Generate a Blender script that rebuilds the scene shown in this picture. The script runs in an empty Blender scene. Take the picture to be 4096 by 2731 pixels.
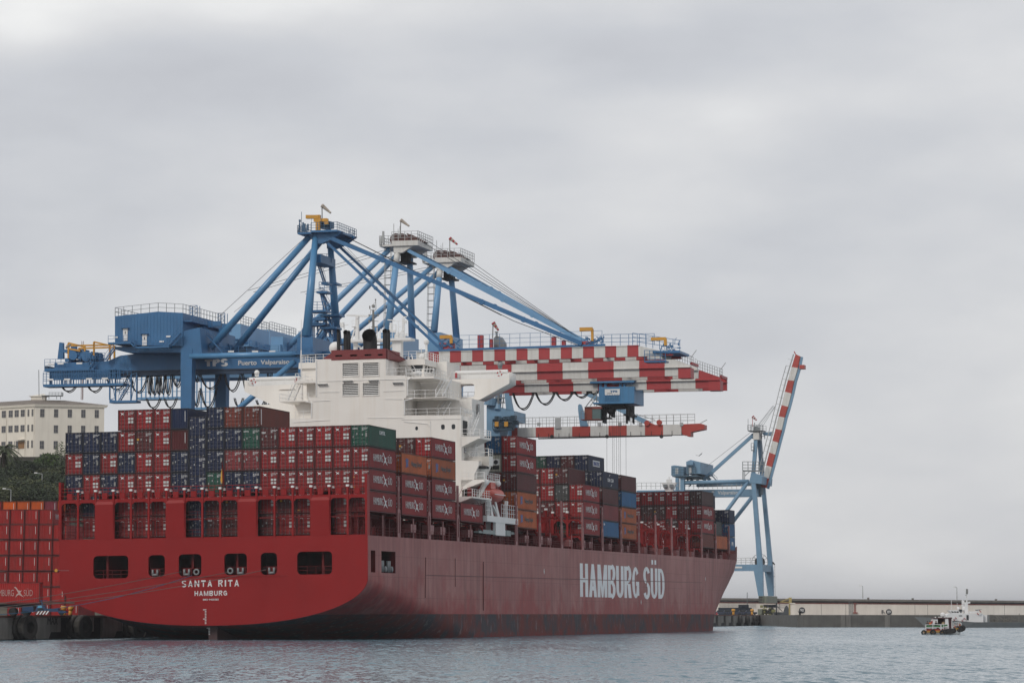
import bpy, bmesh, math, random
from math import sin, cos, pi, radians, sqrt, atan, atan2
from mathutils import Vector, Matrix
random.seed(7)
C = bpy.context.scene.collection
# ---------------------------------------------------------------- camera
HAZE = .00007
SW, SHT = 4096.0, 2731.0
F = 12350.0; CX = SW/2; CY = SHT/2; H = 3.3; YH = 2456.0
PITCH = atan((YH-CY)/F)
cam_d = bpy.data.cameras.new('camera'); cam = bpy.data.objects.new('camera', cam_d); C.objects.link(cam)
cam.location = (0, 0, H); cam.rotation_euler = (pi/2+PITCH, 0, 0)
cam_d.sensor_width = 36; cam_d.lens = F/SW*36; cam_d.clip_start = 1; cam_d.clip_end = 30000
bpy.context.scene.camera = cam
scn = bpy.context.scene
scn.view_settings.view_transform = 'Standard'; scn.view_settings.look = 'None'
scn.view_settings.exposure = 0.0; scn.view_settings.gamma = 1
# ---------------------------------------------------------------- world: overcast sky
SUN_EL, SUN_AZ = radians(38), radians(218)     # azimuth clockwise from +Y: behind the camera, to its left
w = bpy.data.worlds.new('World'); scn.world = w; w.use_nodes = True
nt = w.node_tree; nt.nodes.clear(); N = nt.nodes.new; LK = nt.links.new
def nmath(nt, op, a, b=None, c=None):
    n = nt.nodes.new('ShaderNodeMath'); n.operation = op
    for i, v in enumerate((a, b, c)):
        if v is None: continue
        if isinstance(v, (int, float)): n.inputs[i].default_value = v
        else: nt.links.new(v, n.inputs[i])
    return n.outputs[0]
def nmix(nt, fac, a, b, mode='MIX'):
    n = nt.nodes.new('ShaderNodeMix'); n.data_type = 'RGBA'; n.blend_type = mode
    for s, v in ((n.inputs[0], fac), (n.inputs[6], a), (n.inputs[7], b)):
        if isinstance(v, (int, float)): s.default_value = v
        elif isinstance(v, (tuple, list)): s.default_value = (*v[:3], 1)
        else: nt.links.new(v, s)
    return n.outputs[2]
def nramp(nt, fac, stops):
    n = nt.nodes.new('ShaderNodeValToRGB'); e = n.color_ramp.elements
    while len(e) < len(stops): e.new(0.5)
    for el, (p, c) in zip(e, stops):
        el.position = p; el.color = (*c, 1) if isinstance(c, (tuple, list)) else (c, c, c, 1)
    nt.links.new(fac, n.inputs[0]); return n.outputs[0]
sky = N('ShaderNodeTexSky'); sky.sky_type = 'NISHITA'; sky.sun_disc = False
sky.sun_elevation = SUN_EL; sky.sun_rotation = SUN_AZ; sky.altitude = 0; sky.dust_density = 3
tc = N('ShaderNodeTexCoord')
sep = N('ShaderNodeSeparateXYZ'); LK(tc.outputs['Generated'], sep.inputs[0])
mp = N('ShaderNodeMapping'); mp.inputs['Scale'].default_value = (7, 7, 20); LK(tc.outputs['Generated'], mp.inputs[0])
n1 = N('ShaderNodeTexNoise'); n1.inputs['Scale'].default_value = 1.0; n1.inputs['Detail'].default_value = 5; n1.inputs['Roughness'].default_value = .48
LK(mp.outputs[0], n1.inputs['Vector'])
mp2 = N('ShaderNodeMapping'); mp2.inputs['Scale'].default_value = (14, 14, 36); mp2.inputs['Location'].default_value = (3.1, 1.7, 5.2); LK(tc.outputs['Generated'], mp2.inputs[0])
n2 = N('ShaderNodeTexNoise'); n2.inputs['Scale'].default_value = 1.0; n2.inputs['Detail'].default_value = 4; n2.inputs['Roughness'].default_value = .5
LK(mp2.outputs[0], n2.inputs['Vector'])
base = nmath(nt, 'ADD', nmath(nt, 'MULTIPLY', n1.outputs[0], .72), nmath(nt, 'MULTIPLY', n2.outputs[0], .28))
def blob(px, py, rx, ry, amp):      # a thin or thick place in the cloud layer, as a direction in the sky
    a = (px-CX)/F; e = (YH-py)/F
    dx = nmath(nt, 'DIVIDE', nmath(nt, 'SUBTRACT', sep.outputs[0], a), rx/F)
    dz = nmath(nt, 'DIVIDE', nmath(nt, 'SUBTRACT', sep.outputs[2], e), ry/F)
    r2 = nmath(nt, 'ADD', nmath(nt, 'MULTIPLY', dx, dx), nmath(nt, 'MULTIPLY', dz, dz))
    g = nmath(nt, 'POWER', 2.718, nmath(nt, 'MULTIPLY', r2, -1.0))
    f = nmath(nt, 'GREATER_THAN', sep.outputs[1], 0)
    return nmath(nt, 'MULTIPLY', nmath(nt, 'MULTIPLY', g, f), amp)
v = base
for b_ in ((900, 20, 700, 130, .26), (100, 130, 300, 170, .30), (2950, 470, 480, 150, .20), (2500, 170, 900, 130, -.15), (600, 330, 900, 110, -.06),
           (1500, 500, 1500, 240, -.05), (3900, 250, 500, 200, .10), (2300, 2250, 4000, 420, .13), (3300, 1050, 1400, 180, .03)):
    v = nmath(nt, 'ADD', v, blob(*b_))
cl = nramp(nt, v, [(.22, (.52, .53, .57)), (.42, (.62, .635, .67)), (.60, (.74, .745, .76)), (.82, (.95, .95, .94))])
# the layer thins a little towards the zenith behind the camera (brighter there)
cl10 = nmix(nt, 1.0, cl, (9.4, 9.4, 9.4), 'MULTIPLY')
fin = nmix(nt, .94, sky.outputs[0], cl10)
bg = N('ShaderNodeBackground'); bg.inputs[1].default_value = .106; LK(fin, bg.inputs[0])
wo = N('ShaderNodeOutputWorld'); LK(bg.outputs[0], wo.inputs[0])
# ---------------------------------------------------------------- sun through cloud
sd = bpy.data.lights.new('sun', 'SUN'); sd.energy = 1.3; sd.angle = radians(14); sd.color = (1, .94, .86)
so = bpy.data.objects.new('sun', sd); C.objects.link(so)
sv = Vector((sin(SUN_AZ)*cos(SUN_EL), cos(SUN_AZ)*cos(SUN_EL), sin(SUN_EL)))
so.rotation_euler = sv.to_track_quat('Z', 'Y').to_euler()
so.location = (0, 0, 200)
# ---------------------------------------------------------------- frames of reference
def ray(x, y):
    sp, cp = sin(PITCH), cos(PITCH); a = (x-CX)/F; b = (CY-y)/F
    return Vector((a, cp-b*sp, sp+b*cp))
def at(x, y, Y):                      # where that pixel's line of sight is Y metres out
    d = ray(x, y); return Vector((0, 0, H))+d*(Y/d.y)
TH = atan(.2623); SN, CS = sin(TH), cos(TH)
def quay_frame(t0=0.0, L0=0.0):       # x = to starboard, y = towards the bow, z = up; origin amidships under the transom
    o = Vector((-18.49, 400, 0))+Vector((CS, -SN, 0))*(t0-21.4)+Vector((SN, CS, 0))*L0
    return Matrix(((CS, SN, 0, o.x), (-SN, CS, 0, o.y), (0, 0, 1, 0), (0, 0, 0, 1)))
MQ = quay_frame()
MS = MQ @ Matrix.Translation((21.4, 0, 0)) @ Matrix.Rotation(radians(-.6), 4, 'Y') @ Matrix.Translation((-21.4, 0, 0))
def inv(M, x, y, axis, val):          # line of sight of a pixel meets the plane axis = val of frame M
    Mi = M.inverted(); o = Mi @ Vector((0, 0, H)); d = Mi.to_3x3() @ ray(x, y)
    k = (val-o[axis])/d[axis]; return o+d*k
CR = dict(Z1=(200, 1550, 2.613), Z2=(800, 1550, 2.613), Z3=(0, 1950, 2.412), Z4=(800, 1950, 2.412), Z5=(950, 1150, 2.091),
          Z6=(1400, 1600, 2.614), B1=(1900, 1650, 2.045), B2=(2100, 1950, 2.613), B3=(150, 1150, 2.138), B4=(1100, 780, 2.751),
          B5=(1750, 1200, 1.96), B6=(2600, 1380, 1.4), B7=(2800, 2250, 1.815), B8=(0, 1500, 2.85), C1=(1250, 1180, 5.8075),
          C2=(980, 1400, 4.9), C3=(1540, 1400, 4.3556), C4=(1780, 1700, 3.267), C5=(150, 1180, 3.267), C6=(650, 1180, 3.266),
          D1=(1150, 780, 3.92), D2=(1500, 860, 4.9), D3=(2080, 1500, 4.3556), D4=(2660, 1640, 3.7333), D5=(2840, 2160, 4.356),
          D6=(3660, 2330, 5.394), D7=(0, 2280, 4.9), D8=(2160, 2000, 5.88), S=(0, 0, 1))
def px(c, u, v):
    a = CR[c]; return a[0]+u/a[2], a[1]+v/a[2]
def sl(c, u, v, L):                   # ship frame point on the plane L
    x, y = px(c, u, v); return inv(MS, x, y, 1, L)
def st(c, u, v, t):                   # ship frame point on the plane t
    x, y = px(c, u, v); return inv(MS, x, y, 0, t)
# ---------------------------------------------------------------- materials
MT = {}
def paint(name, rgb, rough=.5, var=.18, streak=.0, dirt=(.05, .04, .035), metal=0, sc=1.0, obj=False, spec=.5, dark=1.0, bump=0):
    if name in MT: return MT[name]
    m = bpy.data.materials.new(name); m.use_nodes = True; nt = m.node_tree; bs = nt.nodes['Principled BSDF']
    tc = nt.nodes.new('ShaderNodeTexCoord'); vec = tc.outputs['Object']
    if obj:
        oi = nt.nodes.new('ShaderNodeObjectInfo')
        ad = nt.nodes.new('ShaderNodeVectorMath'); ad.operation = 'ADD'
        sc_ = nt.nodes.new('ShaderNodeMath'); sc_.operation = 'MULTIPLY'; sc_.inputs[1].default_value = 90
        nt.links.new(oi.outputs['Random'], sc_.inputs[0])
        nt.links.new(vec, ad.inputs[0]); nt.links.new(sc_.outputs[0], ad.inputs[1]); vec = ad.outputs[0]
        col = oi.outputs['Color']
    else: col = rgb
    n = nt.nodes.new('ShaderNodeTexNoise'); n.inputs['Scale'].default_value = .35*sc; n.inputs['Detail'].default_value = 6
    nt.links.new(vec, n.inputs['Vector'])
    f = nramp(nt, n.outputs[0], [(.3, 1-var), (.7, 1+var*.0)])
    c = nmix(nt, 1.0, col, f, 'MULTIPLY')
    if streak:
        mp = nt.nodes.new('ShaderNodeMapping'); mp.inputs['Scale'].default_value = (1.6*sc, 1.6*sc, .11*sc); nt.links.new(vec, mp.inputs[0])
        n2 = nt.nodes.new('ShaderNodeTexNoise'); n2.inputs['Scale'].default_value = 1; n2.inputs['Detail'].default_value = 7; n2.inputs['Roughness'].default_value = .62
        nt.links.new(mp.outputs[0], n2.inputs['Vector'])
        f2 = nramp(nt, n2.outputs[0], [(.48, 0.0), (.75, streak)])
        c = nmix(nt, f2, c, dirt)
    if dark < 1: c = nmix(nt, 1.0, c, (dark, dark, dark), 'MULTIPLY')
    nt.links.new(c, bs.inputs['Base Color'])
    bs.inputs['Roughness'].default_value = rough; bs.inputs['Metallic'].default_value = metal
    bs.inputs['Specular IOR Level'].default_value = spec
    if bump:
        b = nt.nodes.new('ShaderNodeBump'); b.inputs['Strength'].default_value = bump; b.inputs['Distance'].default_value = .1
        nt.links.new(n.outputs[0], b.inputs['Height']); nt.links.new(b.outputs[0], bs.inputs['Normal'])
    MT[name] = m; return m
RED = (.265, .0085, .0095)
M_tr = paint('transom_red_paint', RED, .5, .14, .14, (.18, .010, .010), sc=.6, spec=.22)
M_redd = paint('deck_red_paint', (.14, .008, .009), .6, .3, .4, (.05, .01, .01), spec=.2)
M_lash = paint('lashing_bridge_red', (.24, .010, .010), .55, .25, .3, (.10, .01, .01), spec=.2)
M_white = paint('superstructure_cream_paint', (.82, .79, .745), .5, .07, .22, (.56, .45, .32), sc=.7)
M_wht2 = paint('white_paint', (.78, .78, .77), .5, .08, .1, (.4, .35, .3))
M_tube = paint('crane_tube_highlight_blue', (.085, .25, .46), .3, .12, .12, (.05, .15, .3))  # highlights on the tubes put into a lighter blue than the girders
M_blue = paint('crane_blue_paint', (.032, .15, .33), .42, .18, .25, (.02, .08, .20))
M_lblue = paint('crane_pale_blue_paint', (.15, .33, .55), .4, .12, .15, (.08, .2, .36))
M_mblue = paint('crane_faded_blue_paint', (.10, .25, .43), .5, .25, .4, (.05, .08, .11))
M_black = paint('black_soot_paint', (.012, .012, .013), .6, .3)
M_rub = paint('black_rubber', (.02, .02, .021), .8, .3)
M_steel = paint('galvanised_steel', (.42, .43, .43), .5, .2)
M_grey = paint('grey_paint', (.20, .22, .23), .5, .2, .2)
M_bred = paint('boom_red_paint', (.40, .035, .04), .5, .15, .35, (.2, .03, .03))
M_bwht = paint('boom_white_paint', (.66, .65, .62), .5, .12, .4, (.3, .27, .22))
M_yel = paint('yellow_paint', (.62, .30, .03), .5, .15)
M_dark = paint('dark_interior', (.015, .015, .017), .7, .2)
M_glass = paint('dark_window_glass', (.02, .025, .03), .12, .1)
M_cont = paint('container_paint', (1, 1, 1), .5, .25, .35, (.07, .05, .045), obj=True, spec=.32)
M_contf = paint('container_frame_grime_gap_shade', (1, 1, 1), .6, .25, .6, (.03, .022, .02), obj=True, dark=.38)  # grime plus painted shade: frames darkened to draw the gaps between boxes
M_hlet = paint('hull_lettering_white', (.85, .87, .90), .5, .12, .12, (.4, .35, .32))
M_lett = paint('white_lettering', (.66, .66, .66), .5, .1, .15, (.4, .35, .3))
M_rod = paint('locking_rod_steel', (.15, .14, .14), .5, .3)
M_orange = paint('orange_paint', (.62, .09, .03), .45, .1)
# ---------------------------------------------------------------- mesh builder
class MB:
    def __init__(s): s.v = []; s.f = []; s.m = []
    def add(s, vs, fs, mi=0):
        o = len(s.v); s.v += [tuple(a) for a in vs]; s.f += [tuple(i+o for i in f) for f in fs]; s.m += [mi]*len(fs); return s
    def box(s, x0, x1, y0, y1, z0, z1, mi=0):
        return s.hexa([(x0, y0, z0), (x1, y0, z0), (x1, y1, z0), (x0, y1, z0)], [(x0, y0, z1), (x1, y0, z1), (x1, y1, z1), (x0, y1, z1)], mi)
    def hexa(s, b, t, mi=0):
        return s.add(list(b)+list(t), [(3, 2, 1, 0), (4, 5, 6, 7), (0, 1, 5, 4), (1, 2, 6, 5), (2, 3, 7, 6), (3, 0, 4, 7)], mi)
    def bar(s, p, q, w=.1, h=None, mi=0, up=(0, 0, 1)):
        p = Vector(p); q = Vector(q); h = w if h is None else h; d = (q-p)
        if d.length < 1e-5: return s
        d.normalize(); u = Vector(up)
        if abs(d.dot(u)) > .98: u = Vector((0, 1, 0))
        a = d.cross(u).normalized()*w/2; b = a.cross(d).normalized()*h/2
        return s.hexa([p-a-b, p+a-b, p+a+b, p-a+b], [q-a-b, q+a-b, q+a+b, q-a+b], mi)
    def tube(s, p, q, r0, r1=None, n=12, mi=0, cap=True):
        p = Vector(p); q = Vector(q); r1 = r0 if r1 is None else r1; d = (q-p).normalized()
        u = Vector((0, 0, 1)) if abs(d.z) < .95 else Vector((1, 0, 0)); a = d.cross(u).normalized(); b = d.cross(a)
        vs = []
        for c, r in ((p, r0), (q, r1)):
            for i in range(n):
                t = 2*pi*i/n; vs.append(c+a*r*cos(t)+b*r*sin(t))
        fs = [(i, (i+1) % n, n+(i+1) % n, n+i) for i in range(n)]
        if cap: fs += [tuple(range(n))[::-1], tuple(range(n, 2*n))]
        return s.add(vs, fs, mi)
    def poly(s, pts, r, n=5, mi=0):
        for a, b in zip(pts[:-1], pts[1:]): s.tube(a, b, r, n=n, mi=mi)
        return s
    def prism(s, pts, off, mi=0):      # closed outline extruded by the vector off
        n = len(pts); off = Vector(off); vs = [Vector(p) for p in pts]+[Vector(p)+off for p in pts]
        return s.add(vs, [tuple(range(n)), tuple(range(2*n-1, n-1, -1))]+[(i, i+n, (i+1) % n+n, (i+1) % n) for i in range(n)], mi)
    def rail(s, p, q, h=1.1, step=1.8, r=.045, bars=2, mi=0, up=(0, 0, 1)):
        p = Vector(p); q = Vector(q); u = Vector(up); n = max(1, round((q-p).length/step))
        for i in range(n+1):
            a = p.lerp(q, i/n); s.bar(a, a+u*h, r, mi=mi)
        for k in range(bars):
            z = h*(k+1)/bars; s.bar(p+u*z, q+u*z, r*.9, mi=mi)
        return s
    def stair(s, p, q, w=.8, n=8, mi=0, side=(0, 1, 0)):
        p = Vector(p); q = Vector(q); a = Vector(side).normalized()*w/2
        for g in (-1, 1):
            s.bar(p+a*g, q+a*g, .06, .2, mi); s.bar(p+a*g+Vector((0, 0, 1)), q+a*g+Vector((0, 0, 1)), .05, mi=mi)
            for t in (0, .5, 1): s.bar(p.lerp(q, t)+a*g, p.lerp(q, t)+a*g+Vector((0, 0, 1)), .04, mi=mi)
        for i in range(1, n): c = p.lerp(q, i/n); s.bar(c-a, c+a, .22, .05, mi)
        return s
    def disc(s, c, ax, r, th, n=16, mi=0): ax = Vector(ax).normalized(); return s.tube(Vector(c)-ax*th/2, Vector(c)+ax*th/2, r, n=n, mi=mi)
    def ball(s, c, r, n=8, mi=0, sq=(1, 1, 1)):
        c = Vector(c); vs = []; fs = []; m = n//2+1
        for j in range(m+1):
            a = pi*j/m
            for i in range(n): b = 2*pi*i/n; vs.append(c+Vector((sin(a)*cos(b)*r*sq[0], sin(a)*sin(b)*r*sq[1], cos(a)*r*sq[2])))
        for j in range(m):
            for i in range(n): fs.append((j*n+i, (j+1)*n+i, (j+1)*n+(i+1) % n, j*n+(i+1) % n))
        return s.add(vs, fs, mi)
    def mesh(s, name, mats, smooth=False):
        me = bpy.data.meshes.new(name); me.from_pydata(s.v, [], s.f)
        for m in (mats if isinstance(mats, (list, tuple)) else [mats]): me.materials.append(m)
        me.polygons.foreach_set('material_index', s.m)
        if smooth: me.polygons.foreach_set('use_smooth', [True]*len(s.f))
        bm = bmesh.new(); bm.from_mesh(me); bmesh.ops.recalc_face_normals(bm, faces=bm.faces); bm.to_mesh(me); bm.free()
        me.update(); return me
    def build(s, name, mats, parent=None, smooth=False, M=None):
        return link(name, s.mesh(name, mats, smooth), parent, M)
def link(name, me, parent=None, M=None):
    o = bpy.data.objects.new(name, me); C.objects.link(o)
    if parent: o.parent = parent
    if M is not None: o.matrix_basis = M
    return o
def tag(o, label=None, cat=None, group=None, kind=None):
    if label: o['label'] = label
    if cat: o['category'] = cat
    if group: o['group'] = group
    if kind: o['kind'] = kind
    return o
def empty(name, M, label, cat, group=None):
    o = bpy.data.objects.new(name, None); C.objects.link(o); o.matrix_basis = M; o.empty_display_size = 1
    return tag(o, label, cat, group)
def plate(name, outline, holes, th, mats):
    """flat plate in local xz (y from 0 to th) with holes, from 2-D outlines"""
    cu = bpy.data.curves.new(name, 'CURVE'); cu.dimensions = '2D'; cu.fill_mode = 'BOTH'; cu.extrude = th/2
    for pts in [outline]+list(holes):
        sp = cu.splines.new('POLY'); sp.points.add(len(pts)-1); sp.use_cyclic_u = True
        for p, q in zip(sp.points, pts): p.co = (q[0], q[1], 0, 1)
    ob = bpy.data.objects.new(name, cu); C.objects.link(ob)
    dg = bpy.context.evaluated_depsgraph_get(); me = bpy.data.meshes.new_from_object(ob.evaluated_get(dg))
    bpy.data.objects.remove(ob); bpy.data.curves.remove(cu)
    me.transform(Matrix(((1, 0, 0, 0), (0, 0, 1, th/2), (0, 1, 0, 0), (0, 0, 0, 1))))
    me.materials.clear()
    for m in (mats if isinstance(mats, (list, tuple)) else [mats]): me.materials.append(m)
    bm = bmesh.new(); bm.from_mesh(me); bmesh.ops.remove_doubles(bm, verts=bm.verts, dist=1e-4); bmesh.ops.recalc_face_normals(bm, faces=bm.faces); bm.to_mesh(me); bm.free()
    me.name = name; return me
def rrect(x0, x1, z0, z1, r=.5, n=4):
    pts = []
    for cx, cz, a in ((x1-r, z1-r, 0), (x0+r, z1-r, 90), (x0+r, z0+r, 180), (x1-r, z0+r, 270)):
        for i in range(n+1):
            t = radians(a+90*i/n); pts.append((cx+r*cos(t), cz+r*sin(t)))
    return pts
def text_me(s, w, h, bold=0.0, d=.02, sp=1.0):
    """lettering fitted to w x h; x to the right, z up, y = 0 the wall (letters stand d proud towards -y)"""
    cu = bpy.data.curves.new('t', 'FONT'); cu.body = s; cu.size = 1; cu.space_character = sp; cu.offset = bold; cu.extrude = .005; cu.resolution_u = 3
    ob = bpy.data.objects.new('t', cu); C.objects.link(ob)
    dg = bpy.context.evaluated_depsgraph_get(); me = bpy.data.meshes.new_from_object(ob.evaluated_get(dg))
    bpy.data.objects.remove(ob); bpy.data.curves.remove(cu)
    xs = [v.co.x for v in me.vertices]; ys = [v.co.y for v in me.vertices]
    x0, x1, y0, y1 = min(xs), max(xs), min(ys), max(ys)
    for v in me.vertices:
        v.co = Vector(((v.co.x-x0)/(x1-x0)*w, -d if v.co.z > 0 else -d*.2, (v.co.y-y0)/(y1-y0)*h))
    me.materials.clear(); return me
def text(s, w, h, parent, M, mat=None, bold=0.0, name='lettering', d=.03, sp=1.0):
    me = text_me(s, w, h, bold, d, sp); me.name = name; me.materials.append(mat or M_lett); return link(name, me, parent, M)
def face_aft(x, y, z): return Matrix.Translation((x, y, z))
def face_stb(x, y, z): return Matrix.Translation((x, y, z)) @ Matrix.Rotation(pi/2, 4, 'Z')

def block_me(s, w, h, stem=.24, bar=.13, gap=.16, off=.0, spc=.55):
    """plain block lettering, x right, z up, standing 2-20 mm proud towards -y; stem and bar are stroke widths as parts of letter width and height"""
    wd = dict(M=1.25, I=.3, N=1.05, T=1.0); tot = 0
    for ch in s: tot += (spc if ch == ' ' else wd.get(ch, 1.0))+gap
    tot -= gap; u = w/tot; mb = MB(); x = 0; cnt = [0]
    def face(pts):
        cnt[0] = (cnt[0]+1) % 7; y = -.004-.0025*cnt[0]-off; mb.add([(x+p[0]*u*cw, y, p[1]*h) for p in pts], [tuple(range(len(pts)))])
    def R(a, b, c, d): face([(a, c), (b, c), (b, d), (a, d)])
    def arc(cx, cy, rx, ry, a0, a1, n=12):
        for i in range(n):
            p, q = radians(a0+(a1-a0)*i/n), radians(a0+(a1-a0)*(i+1)/n); ix, iy = rx-S_, ry-bar
            face([(cx+ix*cos(p), cy+iy*sin(p)), (cx+rx*cos(p), cy+ry*sin(p)), (cx+rx*cos(q), cy+ry*sin(q)), (cx+ix*cos(q), cy+iy*sin(q))])
    for ch in s:
        if ch == ' ': x += (spc+gap)*u; continue
        cw = wd.get(ch, 1.0); S_ = stem/cw; b = bar; c0 = 'U' if ch == '\u00dc' else ch
        if c0 in 'HMNUBRDPE': R(0, S_, 0 if c0 != 'U' else .3, 1)
        if c0 in 'HMNU': R(1-S_, 1, 0 if c0 != 'U' else .3, 1)
        if c0 == 'H': R(S_, 1-S_, .5-b/2, .5+b/2)
        if c0 == 'A': face([(0, 0), (S_, 0), (.5+S_*.42, 1), (.5-S_*.42, 1)]); face([(1-S_, 0), (1, 0), (.5+S_*.42, 1), (.5-S_*.42, 1)]); R(.2, .8, .2, .2+b)
        if c0 == 'M': face([(S_*.2, 1), (S_*1.1, 1), (.5+S_*.3, 0), (.5-S_*.3, 0)]); face([(1-S_*1.1, 1), (1-S_*.2, 1), (.5+S_*.3, 0), (.5-S_*.3, 0)])
        if c0 == 'N': face([(0, 1), (S_*1.05, 1), (1, 0), (1-S_*1.05, 0)])
        if c0 == 'U': arc(.5, .3, .5, .3, 180, 360)
        if c0 == 'I': R(0, 1, 0, 1)
        if c0 == 'T': R(0, 1, 1-b*1.1, 1); R(.5-S_/2, .5+S_/2, 0, 1-b)
        if c0 in 'BRP': R(S_, .55, 1-b, 1); R(S_, .55, .48-b/2, .48+b/2); arc(.55, .74+b/8, .45, .26+b/8*.9, -90, 90)
        if c0 == 'B': R(S_, .5, 0, b); arc(.5, .24, .5, .24+b/3, -90, 90)
        if c0 == 'R': face([(.42, .45), (.42+S_*1.2, .45), (1, 0), (1-S_*1.15, 0)])
        if c0 == 'D': R(S_, .45, 1-b, 1); R(S_, .45, 0, b); arc(.45, .5, .55, .5, -90, 90, 16)
        if c0 == 'G': arc(.5, .5, .5, .5, 38, 330, 22); R(.55, 1, .40, .40+b); R(1-S_, 1, .08, .42)
        if c0 == 'S': arc(.5, .75, .5, .25+b*.22, 20, 262, 14); arc(.5, .25, .5, .25+b*.22, -160, 82, 14)
        if ch == '\u00dc': R(.14, .40, 1.12, 1.27); R(.60, .86, 1.12, 1.27)
        x += (cw+gap)*u
    me = mb.mesh('lettering', M_lett); return me
# ================================================================ water
def water_mat():
    m = bpy.data.materials.new('harbour_water'); m.use_nodes = True; nt = m.node_tree; bs = nt.nodes['Principled BSDF']
    tc = nt.nodes.new('ShaderNodeTexCoord')
    def noise(sx, sy, det, rough=.55, loc=0, col=False):
        mp = nt.nodes.new('ShaderNodeMapping'); mp.inputs['Scale'].default_value = (sx, sy, 1); mp.inputs['Location'].default_value = (loc, loc*.7, 0)
        nt.links.new(tc.outputs['Object'], mp.inputs[0])
        n = nt.nodes.new('ShaderNodeTexNoise'); n.inputs['Scale'].default_value = 1; n.inputs['Detail'].default_value = det; n.inputs['Roughness'].default_value = rough
        nt.links.new(mp.outputs[0], n.inputs['Vector']); return n.outputs[1] if col else n.outputs[0]
    def slopes(out):          # noise colour -> two signed slopes
        sp = nt.nodes.new('ShaderNodeSeparateColor'); nt.links.new(out, sp.inputs[0])
        return nmath(nt, 'SUBTRACT', sp.outputs[0], .5), nmath(nt, 'SUBTRACT', sp.outputs[1], .5)
    ax, ay = slopes(noise(3.0, 1.3, 3, .6, col=True)); bx, by = slopes(noise(.95, .15, 3, .62, 4, True)); cx_, cy_ = slopes(noise(.12, .022, 3, .6, 8, True))
    gust = nramp(nt, noise(.035, .011, 4, .55, 3), [(.36, .5), (.64, 1.0)])
    nx = nmath(nt, 'ADD', nmath(nt, 'MULTIPLY', ax, .5), nmath(nt, 'MULTIPLY', bx, .35))
    ny = nmath(nt, 'ADD', nmath(nt, 'ADD', nmath(nt, 'MULTIPLY', ay, .8), nmath(nt, 'MULTIPLY', by, 1.1)), nmath(nt, 'MULTIPLY', cy_, .35))
    ny = nmath(nt, 'ABSOLUTE', ny)      # from low down only the faces turned to the viewer show
    ny = nmath(nt, 'MULTIPLY', nmath(nt, 'MULTIPLY', ny, gust), -WAVE); nx = nmath(nt, 'MULTIPLY', nmath(nt, 'MULTIPLY', nx, gust), WAVE)
    cb = nt.nodes.new('ShaderNodeCombineXYZ'); nt.links.new(nx, cb.inputs[0]); nt.links.new(ny, cb.inputs[1]); cb.inputs[2].default_value = 1
    vn = nt.nodes.new('ShaderNodeVectorMath'); vn.operation = 'NORMALIZE'; nt.links.new(cb.outputs[0], vn.inputs[0]); nt.links.new(vn.outputs[0], bs.inputs['Normal'])
    bs.inputs['Base Color'].default_value = (.085, .155, .195, 1); bs.inputs['Roughness'].default_value = .1; bs.inputs['IOR'].default_value = 1.33
    return m
WAVE = 1.55
wm = MB().add([(-12000, -300, 0), (12000, -300, 0), (12000, 20000, 0), (-12000, 20000, 0)], [(0, 1, 2, 3)])
tag(wm.build('water', water_mat()), kind='structure')
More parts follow.
